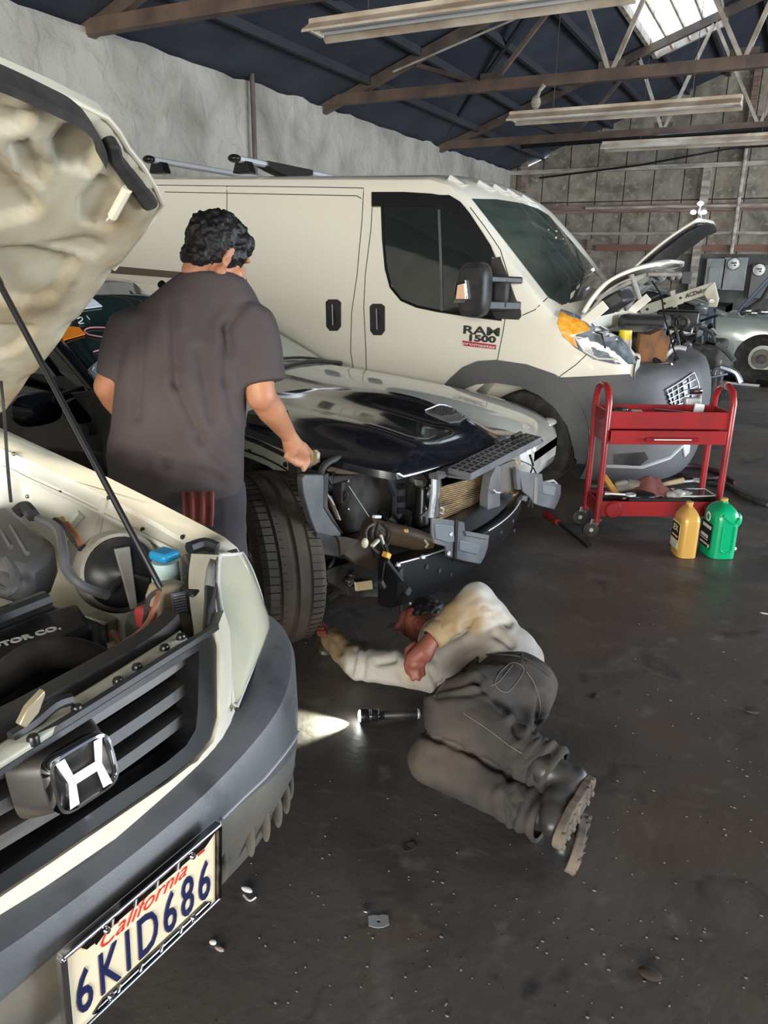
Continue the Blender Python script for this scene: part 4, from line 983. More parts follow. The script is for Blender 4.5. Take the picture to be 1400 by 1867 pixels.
# fit lettering width to the plate
def fit(mb, X, c, wid):
    xs = [(v-c).dot(X) for v in mb.v]; w = max(xs)-min(xs); m_ = (max(xs)+min(xs))/2
    mb.v = [v+X*((((v-c).dot(X)-m_)*wid/w)-(v-c).dot(X)) for v in mb.v]
fit(mb, pX, PP(.50, .36), PLW*.88); mb.build('plate_number', mat('plate_navy', (.012,.016,.07), .4), plate, smooth=False)
mb = MB(); put_text(mb, 'California', PLH*.25, PP(.50, .76)+pN*.003, pX, pY, .0008, -.0006, .45, .9); fit(mb, pX, PP(.49, .76), PLW*.56); mb.build('plate_script', mat('plate_red', (.65,.03,.02), .4), plate, smooth=False)
MB().bar(PP(.85, .80)+pN*.003, PP(.90, .80)+pN*.003, .004, .001, up=pN).build('plate_dash', bpy.data.materials['plate_red'], plate, smooth=False)
FM = mat('smoky_chrome', (.20,.19,.17), .15, 1.0, col2=(.05,.05,.05), scale=20)
def fbar(a, b, th, m, nm='plate_frame', dp=.010): return MB().bar(a+pN*.004, b+pN*.004, th, dp, up=pN).build(nm, m, honda, bevel=.003, smooth=False)
fbar(PP(-.01, 1.0), PP(1.01, 1.0), .008, M['chrome'], dp=.016); fbar(PP(0, 0), PP(0, 1), .010, M['chrome'], dp=.016); fbar(PP(1, 0), PP(1, 1), .007, FM, dp=.016); fbar(PP(-.01, .0), PP(1.01, .0), .007, M['chrome'], dp=.014)
# wide top strip between its shoulders, and bottom strip
mb = MB().prism([PP(.14, .99), PP(.90, .99), PP(.84, .86), PP(.24, .86), PP(.18, .80)], pN*.006); mb.build('frame_band', FM, honda, bevel=.001, smooth=False)
mb = MB().prism([PP(.02, .99), PP(.30, .99), PP(.24, .84), PP(.13, .84), PP(.10, .92), PP(.02, .93)], pN*.005); mb.build('frame_band', FM, honda, smooth=False)
mb = MB().prism([PP(.74, .99), PP(.985, .99), PP(.985, .93), PP(.90, .84), PP(.80, .84)], pN*.005); mb.build('frame_band', FM, honda, smooth=False)
mb = MB().prism([PP(.12, .0), PP(.96, .0), PP(.90, .10), PP(.20, .10)], pN*.006); mb.build('frame_band', FM, honda, bevel=.001, smooth=False)
for a in (.28, .42, .56, .70): 
    MB().bar(PP(a, .985)+pN*.0075, PP(a-.01, .87)+pN*.0075, .003, .001, up=pN).build('band_line', M['alu'], honda, smooth=False)
    MB().bar(PP(a, .01)+pN*.0075, PP(a+.02, .09)+pN*.0075, .003, .001, up=pN).build('band_line', M['alu'], honda, smooth=False)
for a, b in ((.24, .88), (.80, .88), (.24, .06), (.80, .06)):
    MB().lathe([(0, .006), (.004, .0055), (.006, .002), (.006, 0)], PP(a, b)+pN*.005, pN, 12).build('plate_screw', M['chrome'], honda)
# ================================================================== black car without front bumper, being repaired
JF = Frame((-1.13, 3.24, 0), math.radians(-9)); JR = Matrix.Rotation(math.radians(-9), 3, 'Z')
def jp(x, y, i, v): return JF.px(x, y, i, v)
jeep = thing('sport_utility_car', JF.w(-2.0, 0, 0), 'black sport utility car with its front bumper and fenders off, between cream car and van', 'car')
M['black_paint'] = mat('black_car_paint', (0.005,0.006,0.010), 0.16, coat=.45, spec=.3, col3=(.03,.03,.035), scale3=9, lo3=.62, hi3=.8)
M['pale_primer'] = mat('pale_primer', (0.50,0.52,0.44), 0.5, col2=(.42,.43,.36), scale=6)
M['grey_plastic'] = mat('grey_plastic', (0.085,0.09,0.097), 0.45, col2=(.14,.145,.15), scale=6)
M['dusty_black'] = mat('dusty_black', (0.035,0.033,0.032), 0.55, col2=(.09,.08,.07), scale=7, lo=.5, hi=.75)
# hood grid: each row runs from the near edge to the far edge
def row(near, nv, far, fv, mid=None, mv=0.0, crown=.03, bul=0.0, n=25):
    A = jp(*near, 1, nv); B = jp(*far, 1, fv); out = []
    Mid = jp(*mid, 1, mv) if mid else None
    for i in range(n):
        t = i/(n-1); P = A.lerp(B, t)
        if Mid is not None:
            tm = (mv-nv)/(fv-nv); lin = A.lerp(B, tm); d = Mid-lin
            P = P+d*(1-abs((t-tm)/(tm if t < tm else 1-tm))**2)
        P = P+Vector((0, 0, 1))*(crown*math.sin(math.pi*t)**.7 if Mid is None else 0)
        b = bul*(math.exp(-((t-.76)/.10)**2)*1.0+.45*math.exp(-((t-.28)/.10)**2))
        out.append(P+Vector((0, 0, b)))
    return out
RW = [row((250,700),-.74,(400,684),.76,crown=.035), row((330,737),-.76,(455,700),.75,crown=.04, bul=.01),
      row((440,776),-.75,(530,712),.74,crown=.05, bul=.02), row((505,802),-.74,(600,720),.72,crown=.055, bul=.035),
      row((560,824),-.71,(690,732),.70,crown=.05, bul=.085), row((615,840),-.67,(780,750),.67,crown=.05, bul=.095),
      row((665,852),-.62,(850,768),.64,crown=.045, bul=.075), row((700,859),-.58,(905,780),.62,crown=.04, bul=.035),
      row((722,863),-.55,(950,792),.60,(845,836),-.02)]
cols = [spline(list(c), 5) for c in zip(*RW)]; HG = [list(r) for r in zip(*cols)]
lip = [p+JF.ax[0]*.004-Vector((0, 0, .025)) for p in HG[-1]]
nearlip = [[r[0], r[0]-JF.ax[1]*.004-Vector((0, 0, .03))] for r in HG]
farlip = [[r[-1]+JF.ax[1]*.004-Vector((0, 0, .03)), r[-1]] for r in HG]
mb = MB().grid(HG+[lip]); JH = solid_mb(MB().grid(HG))
mb.grid(nearlip); mb.grid(farlip); mb.build('hood', M['black_paint'], jeep, angle=60, weld=True)
# vent in the hood bulge
vt = patch(JH, [(775,753),(790,744),(812,737),(838,732),(856,734),(862,744),(856,757),(838,770),(820,772),(795,762)], .010, 7, .014).build('hood_vent', M['grey_plastic'], jeep, angle=50)
patch(JH, [(779,753),(795,745),(815,739),(838,735),(848,738),(846,748),(826,760),(806,762),(790,758)], .014, 6, .006).build('vent_mesh', mat('vent_mesh', (.02,.02,.022), .5, col2=(.10,.10,.11), scale=170, lo=.48, hi=.52, detail=0), vt)
seam(JH, [(775,752),(800,742),(838,733)], .004, .014).build('vent_trim', M['alu'], vt)
mb = MB(); 
seam(JH, [(620,842),(680,846),(722,859)], .0, .0)
# body and greenhouse
def jsec(u, w, z0, z1, rr=.10, top=.85, vc=0.0):
    pts = []
    for a, b in ((.96, z0), (1.0, z0+.12), (1.01, (z0+z1)/2), (1, z1-rr), (.975, z1-rr*.3), (top, z1), (top*.5, z1+.03), (0, z1+.04)): pts.append((w*a, b))
    L = [JF.w(u, vc+y, z) for y, z in pts]; R_ = [JF.w(u, vc-y, z) for y, z in pts[:-1]][::-1]
    return L+R_
secs = [jsec(-1.35, .76, .32, .88, vc=-.04), jsec(-1.9, .78, .30, .93, vc=-.06), jsec(-2.6, .78, .30, .95, vc=-.07), jsec(-3.5, .78, .30, .96, vc=-.07), jsec(-3.9, .76, .32, .96, vc=-.07), jsec(-4.1, .70, .36, .93, vc=-.07)]
mb = MB().grid(secs, True); mb.ngon(secs[0][::-1]); mb.ngon(secs[-1]); mb.build('body', M['black_paint'], jeep, angle=50)
GV = -.10
g = [jsec(-1.90, .60, .88, .935, .02, .95, GV), jsec(-2.32, .575, .88, 1.20, .05, .93, GV), jsec(-2.72, .545, .88, 1.435, .06, .88, GV), jsec(-3.0, .53, .88, 1.47, .07, .85, GV), jsec(-3.7, .52, .88, 1.47, .07, .85, GV), jsec(-4.0, .55, .88, 1.0, .04, .9, GV)]
mb = MB().grid(g, True); mb.ngon(g[-1]); mb.build('greenhouse', M['black_paint'], jeep, angle=40); JG = solid_mb(MB().grid(g, True))
# windshield as a sheet over the raked front
wr = []
for u, w, z in ((-1.88, .575, .94), (-2.02, .565, 1.025), (-2.33, .54, 1.21), (-2.53, .52, 1.325), (-2.70, .505, 1.425)):
    wr.append([JF.w(u+.10*(1-(a/1.0)**2)+.01, GV+w*a, z+.035*(1-a*a)+.012) for a in [-1+.2*i for i in range(11)]])
M['green_glass'] = mat('green_black_glass', (0.008,0.022,0.017), 0.05, coat=1.0, spec=.8)
MB().grid(wr).build('windshield', M['green_glass'], jeep, solid=.006); WB = solid_mb(MB().grid(wr))
for s in (-1, 1):
    MB().tube([JF.w(-1.86, GV+s*.605, .93), JF.w(-2.06, GV+s*.595, 1.06), JF.w(-2.38, GV+s*.568, 1.24), JF.w(-2.76, GV+s*.525, 1.45)], .032, 10, smooth=4).build('a_pillar', M['black_paint'], jeep)
MB().tube([JF.w(-1.88, GV-.578, .955), JF.w(-2.37, GV-.543, 1.252), JF.w(-2.74, GV-.50, 1.45)], .006, 6).build('pillar_trim', M['alu'], jeep)
# door glass
for s in (-1, 1):
    P = [JF.w(-2.25, GV+s*.59, 1.0), JF.w(-3.2, GV+s*.59, 1.0), JF.w(-3.15, GV+s*.54, 1.40), JF.w(-2.82, GV+s*.55, 1.38)]
    MB().prism(P, JF.ax[1]*.02*s).build('side_window', M['green_glass'], jeep, smooth=False)
mb = MB(); rows = []
for k, (a, s) in enumerate(((-.05, .6), (-.03, .9), (.02, 1), (.06, .85), (.09, .5))):
    rows.append([JF.w(-2.02+a, -.98+.13*math.copysign(abs(math.cos(t))**.7, math.cos(t))*s, .89+.085*math.copysign(abs(math.sin(t))**.7, math.sin(t))*s) for t in [2*math.pi*i/20 for i in range(20)]])
mb.grid(rows, True); mb.ngon(rows[0]); mb.ngon(rows[-1][::-1]); mb.build('wing_mirror', M['black_paint'], jeep)
MB().bar(JF.w(-2.0, -.88, .93), JF.w(-2.0, -.72, .96), .06, .04).build('mirror_arm', M['satin_black'], jeep, bevel=.01)
# stickers and paint-pen marks on the windshield
ORG = mat('orange_sticker', (.85,.24,.02), .5); WHT = mat('white_paper', (.75,.78,.86), .5); PNK = mat('pink_pen', (.72,.25,.30), .5); PEN = mat('white_pen', (.8,.8,.8), .5)
patch(WB, [(128,551),(170,548),(186,561),(134,568)], .012, 8, .006).build('windshield_paper', WHT, jeep, smooth=False)
patch(WB, [(104,608),(112,596),(145,600),(155,612),(115,623)], .012, 8, .006).build('orange_sticker', ORG, jeep, smooth=False)
def pen(pts, m, r=.004, nm='pen_mark'): seam(WB, pts, r, .010, 5, k=4, step=6).build(nm, m, jeep)
pen([(212,603),(190,600),(165,600),(154,605),(160,612),(180,616),(205,620)], PNK); pen([(170,644),(185,640),(200,638)], PNK)
pen([(126,582),(131,585),(128,590),(124,588),(130,580)], PEN, .003); pen([(141,584),(148,581),(150,586),(143,592),(153,592)], PEN, .003); pen([(158,579),(163,585)], PEN, .003); pen([(134,584),(136,585)], PEN, .003)
pen([(172,672),(168,678),(178,683),(190,680),(190,673)], WHT, .004)
patch(WB, [(190,650),(178,660),(160,676),(160,686),(185,698),(205,700),(210,650)], .009, 8, .004).build('grey_card', mat('grey_green_card', (.22,.27,.24), .4), jeep, smooth=False)
pen([(172,672),(168,678),(178,683),(190,680),(190,673)], WHT, .004)
# wipers cowl
MB().tube([JF.w(-1.78, -.62, .93), JF.w(-1.74, -.1, .97), JF.w(-1.78, .40, .93)], .02, 8, smooth=4).build('cowl', M['satin_black'], jeep)
# near side: hinge plate, liner, strut behind the man's back
mb = MB(); mb.prism([jp(128,716,1,-.87), jp(160,712,1,-.87), jp(198,742,1,-.87), jp(206,775,1,-.87), jp(208,850,1,-.87), jp(190,852,1,-.87), jp(184,800,1,-.87), jp(168,790,1,-.87), jp(165,760,1,-.87), jp(143,735,1,-.87)], JF.ax[1]*.03); mb.build('fender_bracket', M['dusty_black'], jeep, bevel=.006)
MB().lathe([(0, .02), (.03, .02), (.034, -.02)], jp(162,783,1,-.88), -JF.ax[1], 16).build('hinge_bush', M['dusty_black'], jeep)
mb = MB(); mb.box(JF.w(-1.1, -.62, .58), (.7, .04, .5), JR); mb.build('wheel_well', M['rubber'], jeep)
# inner fender rail, pale
rail = [(400,765),(432,781),(470,793),(505,806),(540,820),(566,836),(566,850),(556,862),(553,915),(540,896),(515,870),(490,851),(460,838),(432,828),(400,815)]
P = [jp(x, y, 1, -.71) for x, y in rail]
fr_ = MB().prism(P, JF.ax[1]*.02).build('inner_fender_rail', M['pale_primer'], jeep, bevel=.003, smooth=False)
rp = MB().prism([jp(x, y, 1, -.70) for x, y in rail], (0, 0, .0001)); RB = solid_mb(MB().ngon([jp(x, y, 1, -.715) for x, y in rail]))
seam(RB, [(425,810),(450,822),(480,833),(510,848),(535,865),(552,878)], .0035, .004).build('wire', M['satin_black'], fr_)
for x, y, r_ in ((520,847,.012),(541,862,.013),(454,822,.009),(539,882,.004)): MB().ell(jp(x, y, 1, -.714), (r_, .004, r_)).build('rail_hole', M['satin_black'], fr_)
seam(RB, [(425,790),(470,806),(520,830)], .010, .002).build('rail_groove', M['dusty_black'], fr_)
mb = MB(); mb.prism([jp(x, y, 1, -.735) for x, y in ((560,822),(572,821),(578,827),(578,844),(568,850),(562,842))], JF.ax[1]*.02); mb.build('rail_tab', mat('primer_tan', (.52,.46,.30), .5), jeep, bevel=.003)
# suspension strut and knuckle behind the wheel
sp0 = JF.w(-.78, -.60, .55)
mb = MB(); P = []
for k in range(140):
    a = k/140*2*math.pi*5; P.append(sp0+Vector((.07*math.cos(a), .07*math.sin(a), .33*k/140)))
mb.tube(P, .011, 7); mb.build('coil_spring', M['satin_black'], jeep)
MB().lathe([(.0, .42), (.09, .42), (.10, .38), (.05, .34), (.035, .1), (.045, -.15), (.04, -.3)], sp0, n=20).build('strut', M['dusty_black'], jeep)
MB().lathe([(.088, .10), (.092, .12), (.088, .14)], sp0, n=24).build('strut_ring', M['steel'], jeep)
# wheels
fa = math.radians(-9-27); wheel(jeep, JF.w(-.61, -.81, .380), .380, .27, Vector((math.sin(fa), -math.cos(fa), 0)), .24, 'steel', 5, tyre_mat='rubber')
M['tyre_brown'] = mat('dusty_tyre', (.060,.050,.040), .8, col2=(.10,.08,.06), scale=6)
fw_ = [o for o in COL.objects if o.parent == jeep and o.name.startswith('tyre')][0]
fw_.data = fw_.data.copy(); fw_.data.materials[0] = M['tyre_brown']
# sipes across the front tyre
axw = Vector((math.sin(fa), -math.cos(fa), 0)).normalized(); fd = Vector((math.cos(fa), math.sin(fa), 0)); wc = JF.w(-.61, -.81, .380)
mb = MB()
for k in range(72):
    t = 2*math.pi*k/72; d = fd*math.cos(t)+Vector((0, 0, 1))*math.sin(t); tg = -fd*math.sin(t)+Vector((0, 0, 1))*math.cos(t)
    for s in (-1, 1):
        mb.bar(wc+d*.3745+axw*(s*.070), wc+d*.3705+axw*(s*.118)+tg*.006*s, .004, .006, up=d)
    mb.bar(wc+d*.3765+axw*.012, wc+d*.3762+axw*.05+tg*.012, .003, .004, up=d)
mb.build('tread_sipes', M['satin_black'], fw_)['kind'] = 'stuff'
for u, s in ((-3.4, -1), (-3.4, 1), (-.62, 1)):
    wheel(jeep, JF.w(u, s*.72, .38), .38, .25, JF.ax[1]*s, .24, 'steel', 5)
# ---- front end
J = jeep
def jprism(pts, i, v, vec, nm, m, bevel=.004, par=None, sm=True):
    P = [jp(x, y, i, (v(k) if callable(v) else v)) for k, (x, y) in enumerate(pts)]
    return MB().prism(P, vec).build(nm, M[m] if isinstance(m, str) else m, par or J, bevel=bevel, smooth=sm)
A0, A1, A2 = JF.ax
# dark core of the engine bay so nothing is seen through
mb = MB(); mb.box(JF.w(-.85, 0, .62), (.95, 1.05, .42), JR); mb.build('engine_block', M['rubber'], J, bevel=.03)
mb = MB(); mb.box(JF.w(-.50, -.50, .58), (.05, .50, .50), JR); mb.build('inner_panel', M['rubber'], J)
# side bracket for the lamp and bumper
br = jprism([(551,872),(556,866),(590,866),(591,880),(590,925),(604,948),(622,972),(620,980),(586,976),(576,970),(566,945),(553,900)], 0, -.28, -A0*.03, 'lamp_bracket', 'grey_plastic')
jprism([(590,866),(600,862),(598,925),(612,950),(628,975),(622,972),(604,948),(590,925)], 0, -.31, -A0*.12, 'bracket_side', 'dusty_black', par=br)
jprism([(577,971),(614,979),(622,1014),(618,1016),(580,1010)], 0, -.27, -A0*.10, 'bracket_foot', 'dusty_black')
jprism([(616,978),(636,980),(656,985),(622,1014),(620,990)], 0, -.26, -A0*.02, 'bracket_gusset', mat('brown_black', (.07,.055,.04), .5), .002)
# top arm: grab-shaped crossmember ends
MB().tube([jp(584,868,0,-.33), jp(590,850,0,-.33), jp(610,838,0,-.34), jp(640,836,0,-.36)], .014, 10, smooth=5).build('lamp_arm', M['dusty_black'], J)
jprism([(597,858),(606,850),(640,848),(670,851),(676,857),(672,863),(640,866),(610,864)], 0, -.36, -A0*.04, 'lamp_mount', mat('mount_tan', (.20,.17,.13), .5), .006)
MB().tube([jp(590,868,0,-.34), jp(600,892,0,-.36), jp(606,860,0,-.36)], .012, 8, smooth=5).build('lamp_arm', M['satin_black'], J)
jprism([(596,868),(650,866),(640,874),(604,884)], 0, -.35, -A0*.05, 'lamp_mount', 'dusty_black')
# fuse box with connector row
fb = jprism([(624,879),(630,877),(674,889),(675,893),(673,928),(668,929),(623,919)], 0, -.40, -A0*.06, 'fuse_box', 'dusty_black', .006)
for k in range(7):
    x = 634+k*6.5; MB().tube([jp(x, 879+k*1.0, 0, -.39), jp(x+1, 872+k*1.0, 0, -.39)], .006, 7).build('connector_pin', M[('steel', 'lens_clear', 'alu')[k % 3]], fb)
MB().tube([jp(632,928,0,-.39), jp(664,936,0,-.39)], .007, 6).build('fuse_box_rail', M['steel'], fb)
# hanging strap and harness on the left
MB().tube([jp(600,905,0,-.36), jp(608,925,0,-.34), jp(616,945,0,-.34)], .010, 6).build('strap', mat('strap_brown', (.12,.085,.06), .6), J)
MB().tube([jp(596,900,0,-.36), jp(606,915,0,-.34), jp(620,948,0,-.33)], .004, 6).build('wire', M['alu'], J)
# inner round housing and crossmember
MB().lathe([(.10, 0), (.12, .01), (.13, -.03), (.10, -.05)], jp(700,905,0,-.42), A0, 22).build('housing_ring', M['satin_black'], J)
MB().tube([jp(690,930,0,-.38), jp(715,950,0,-.36), jp(740,955,0,-.34), jp(742,935,0,-.32)], .022, 10, smooth=5).build('crossmember', M['dusty_black'], J)
jprism([(700,862),(722,870),(740,876),(740,930),(728,948),(722,940),(724,905),(714,885)], 0, -.30, -A0*.03, 'radiator_side_frame', mat('bluish_black', (.045,.05,.065), .4), .006)
for y in (888, 912, 932): jprism([(726,y-5),(738,y-6),(738,y+4),(727,y+5)], 0, -.285, -A0*.01, 'frame_window', 'satin_black', .002)
# receiver canister
cb = jp(768,965,0,-.24)
MB().lathe([(0, .215), (.022, .21), (.03, .19), (.034, .10), (.036, .095), (.036, -.02), (.034, -.05)], cb-Vector((0,0,.0)), n=20).build('dryer_bottle', M['satin_black'], J)
jprism([(754,870),(760,864),(776,866),(780,876),(778,888),(768,890),(754,880)], 0, -.22, -A0*.03, 'horn', 'dusty_black', .008)
jprism([(756,874),(771,876),(771,884),(760,886)], 0, -.205, -A0*.01, 'horn_plate', mat('dull_green', (.16,.20,.19), .5), .002)
MB().tube([jp(776,866,0,-.2), jp(785,880,0,-.2), jp(780,905,0,-.2), jp(784,925,0,-.2)], .012, 8, smooth=5).build('hose', M['satin_black'], J)
# bright edged upright
jprism([(791,861),(797,861),(796,905),(791,945),(783,945),(790,900)], 0, -.13, -A0*.015, 'upright', M['alu'], .003)
jprism([(797,862),(803,868),(800,915),(800,943),(790,945),(795,905)], 0, -.135, -A0*.03, 'duct_edge', 'grey_plastic', .003)
MB().tube([jp(803,868,0,-.12), jp(801,900,0,-.12), jp(794,925,0,-.12)], .004, 6, smooth=4).build('hose', M['steel'], J)
jprism([(790,905),(786,925),(765,943),(785,942)], 0, -.14, -A0*.01, 'duct_fin', 'dusty_black', .002)
# radiator with fins
M['radiator'] = mat('muddy_lamplit_radiator', (.30,.19,.08), .5, .2, col2=(.62,.45,.22), scale=22, lo=.45, hi=.7, stretch=(1,1,5), col3=(.02,.018,.016), scale3=4, lo3=.5, hi3=.62)  # dirt colour, with the gold lightened to paint in lamp light
rd = [(799,868),(880,846),(925,838),(945,840),(946,900),(889,938),(811,948),(800,948)]
rad = jprism(rd, 0, -.20, -A0*.03, 'radiator', 'radiator', 0, sm=False)
mb = MB()
for k in range(22):
    z = .36+.02*k
    a = JF.w(-.195, -.26, z-.0); b = JF.w(-.195, .62, z)
    mb.bar(a, b, .004, .004, up=(0,0,1))
RBp = jp(799,868,0,-.20)
mb2 = MB()
for k in range(20):
    t = (k+.5)/20
    a = jp(800, 870+76*t, 0, -.192); b = jp(940, 843+58*t, 0, -.192); mb2.bar(a, b, .004, .004)
mb2.build('radiator_fins', mat('fin_bronze', (.22,.15,.08), .4, .6), rad, smooth=False)
# grey upright duct plate
jprism([(895,872),(905,850),(913,850),(912,895),(912,930),(905,937),(889,934),(890,905)], 0, -.12, -A0*.05, 'duct_plate', 'grey_plastic', .004)
jprism([(910,850),(940,838),(944,860),(944,890),(912,899)], 0, -.16, -A0*.015, 'duct_panel', mat('brown_grey_plastic', (.11,.095,.085), .5), .003)
jprism([(940,852),(948,858),(950,893),(943,893)], 0, -.13, -A0*.02, 'duct_post', 'grey_plastic', .002)
MB().tube([jp(900,893,0,-.10), jp(905,898,0,-.10), jp(912,898,0,-.10)], .004, 6).build('clip', M['lens_clear'], J)
MB().tube([jp(803,925,0,-.10), jp(809,928,0,-.10), jp(808,937,0,-.10), jp(802,935,0,-.10)], .004, 6).build('clip', M['lens_clear'], J)
# shroud flap under the lattice
jprism([(803,870),(840,868),(858,873),(912,846),(912,840),(880,856),(855,872),(830,880),(806,888)], 0, -.13, -A0*.01, 'shroud_flap', M['dusty_black'], .002)
# lattice header: plate with ribs
hdr = [(797,858),(812,860),(816,866),(858,872),(991,803),(986,797),(962,793),(940,790),(905,812),(880,822),(850,836),(812,848)]
def hz(k=None): return .745
P = [jp(x, y, 2, .745) for x, y in hdr]
hd_o = MB().prism(P, (0, 0, -.012)).build('grille_header', mat('header_grey', (.10,.105,.12), .45), J, bevel=.003, smooth=False)
mb = MB()
e1 = [(818,862),(858,868),(925,832),(986,801)]; 
f1 = [(858,868),(892,850),(925,832),(956,817),(986,801)]; f2 = [(818,858),(852,840),(885,824),(925,804),(958,794)]
for t in (.0, .35, .7, 1.0):
    P = []
    for k in range(5): 
        a, b = f1[k], f2[k]; P.append(jp(a[0]+(b[0]-a[0])*t, a[1]+(b[1]-a[1])*t, 2, .757))
    for k in range(4): mb.bar(P[k], P[k+1], .005, .026)
for k in range(17):
    s = k/16*4; i = min(3, int(s)); q = s-i
    a = (f1[i][0]+(f1[i+1][0]-f1[i][0])*q, f1[i][1]+(f1[i+1][1]-f1[i][1])*q); b = (f2[i][0]+(f2[i+1][0]-f2[i][0])*q, f2[i][1]+(f2[i+1][1]-f2[i][1])*q)
    mb.bar(jp(*a, 2, .757), jp(*b, 2, .757), .005, .026)
mb.build('header_ribs', M['grey_plastic'], hd_o, smooth=False)
jprism([(798,858),(812,860),(812,872),(799,876)], 0, -.10, -A0*.05, 'header_end', 'grey_plastic', .004)
for x, y in ((905,806),(935,797)): MB().tube([jp(x, y, 2, .78), jp(x+14, y-7, 2, .78)], .012, 8).build('hood_latch', M['satin_black'], J)
# brown crossmember tube
MB().tube([jp(668,962,0,-.24), jp(705,972,0,-.20), jp(745,980,0,-.17), jp(778,992,0,-.14)], .048, 16, smooth=3).build('crush_can', mat('brown_metal', (.10,.07,.045), .5), J)
jprism([(630,985),(690,965),(705,1000),(700,1040),(650,1030),(625,1010)], 0, -.30, -A0*.04, 'frame_rail', mat('brown_metal2', (.075,.055,.04), .55), .006)
# bumper beam: curved channel with holes
ub = lambda v: -.02-.16*((v-.02)/.75)**2
btop = [(-.66,.455),(-.5,.452),(-.3,.446),(-.1,.440),(.1,.436),(.3,.434),(.5,.434),(.68,.436)]
rows = []
for zz in range(2): pass
vs_ = [-.54+1.26*i/24 for i in range(25)]
def zt_(v): return .392-.012*(v+.54)/1.3
def bh_(v): return .215-.10*max(0, (v+.1)/.8)
prof_ = [(-.10, 0), (-.0, 0), (.004, -.03), (.004, -.6), (-.010, -.8), (-.03, -1.0), (-.10, -1.0)]
rows = [[JF.w(ub(v)+a, v, zt_(v)+b*bh_(v)) for a, b in prof_] for v in vs_]
mb = MB().grid(rows, True); mb.ngon(rows[0]); mb.ngon(rows[-1][::-1]); beam = mb.build('bumper_beam', M['satin_black'], J, angle=30)
for v, z, r_ in ((-.52, -.045, .022), (-.38, -.05, .012), (-.48, -.14, .02), (-.30, -.09, .012), (-.22, -.13, .008), (-.20, -.06, .016), (-.05, -.06, .012), (.25, -.05, .010), (.45, -.05, .010), (.5, -.12, .010)):
    c = JF.w(ub(v)+.004, v, zt_(v)+z); MB().tube([c-A0*.01, c+A0*.0025], r_, 14).build('beam_hole', M['rubber'], beam)
MB().tube([JF.w(ub(v)+.002, v, zt_(v)+.002) for v in vs_[:8]], .004, 6).build('beam_edge', M['alu'], beam)
MB().tube([JF.w(ub(v)+.004, v, zt_(v)+.002) for v in vs_[12:]], .0035, 6).build('beam_edge', M['alu'], beam)
for x, y in ((771,1017),(726,1031)): MB().lathe([(0,.012),(.009,.012),(.010,0),(.016,0)], jp(x, y, 2, .395), n=8).build('beam_bolt', M['alu'], beam)
# air deflector shelf above the beam
rows = []
for v in [(-.25+.9*i/12) for i in range(13)]:
    rows.append([JF.w(ub(v)-.15, v, .45), JF.w(ub(v)-.09, v, .435), JF.w(ub(v)-.04, v, .405), JF.w(ub(v)-.05, v, .39)])
MB().grid(rows).build('air_deflector', mat('deflector', (.045,.048,.055), .35), J, solid=.004)
# brackets at both ends of the beam
e = jprism([(788,944),(822,948),(847,952),(848,968),(870,972),(892,976),(890,997),(884,1015),(876,1029),(850,1024),(829,1019),(815,1014),(813,997),(792,991),(788,975)], 0, lambda k: .02, -A0*.012, 'end_bracket', 'grey_plastic', .004)
for pts in ([(793,955),(828,958),(829,988),(818,990),(795,983)], [(840,985),(876,991),(872,1012),(838,1004)]):
    jprism(pts, 0, .026, -A0*.008, 'bracket_pad', mat('pad_blue_grey', (.14,.16,.18), .45), .004, e)
jprism([(832,948),(836,949),(833,1019),(828,1018)], 0, .028, -A0*.008, 'bracket_slot', 'satin_black', .001, e)
jprism([(848,968),(892,976),(891,984),(850,977)], 0, .030, -A0*.01, 'bracket_rib', 'grey_plastic', .002, e)
for x, y in ((822,974),(818,1009)): MB().lathe([(0,.004),(.010,.004),(.012,0)], jp(x, y, 0, .028), A0, 14).build('bracket_bolt', M['alu'], e)
e = jprism([(947,860),(989,864),(990,877),(1008,880),(1023,884),(1023,900),(1018,915),(1011,929),(990,924),(974,919),(966,907),(953,896)], 0, -.14, -A0*.012, 'end_bracket', 'grey_plastic', .004)
jprism([(975,869),(980,870),(979,920),(973,917)], 0, -.135, -A0*.01, 'bracket_slot', mat('slot_tan', (.20,.19,.16), .5), .001, e)
jprism([(990,884),(1014,888),(1010,905),(990,900)], 0, -.134, -A0*.01, 'bracket_pad', mat('pad_grey2', (.17,.18,.19), .45), .003, e)
MB().tube([jp(990,880,0,-.18), jp(1008,876,0,-.18), jp(1016,884,0,-.18)], .008, 8).build('wire_loop', M['alu'], J)
MB().tube([jp(966,830,0,-.2), jp(972,848,0,-.2), jp(968,862,0,-.2)], .008, 8, smooth=4).build('wire_loop', M['steel'], J)
jprism([(948,826),(960,824),(962,846),(950,848)], 0, -.2, -A0*.02, 'side_relay', 'lens_clear', .002)
MB().tube([jp(950,840,0,-.19), jp(970,850,0,-.17), jp(978,866,0,-.16)], .004, 6, smooth=4).build('wire', M['satin_black'], J)
jprism([(955,903),(963,905),(960,915),(950,912)], 0, -.05, -A0*.02, 'beam_end_block', 'grey_plastic', .002)
MB().tube([jp(970,925,0,-.15), jp(968,905,0,-.15), jp(962,925,0,-.15)], .006, 8).build('hook', M['dusty_black'], J)
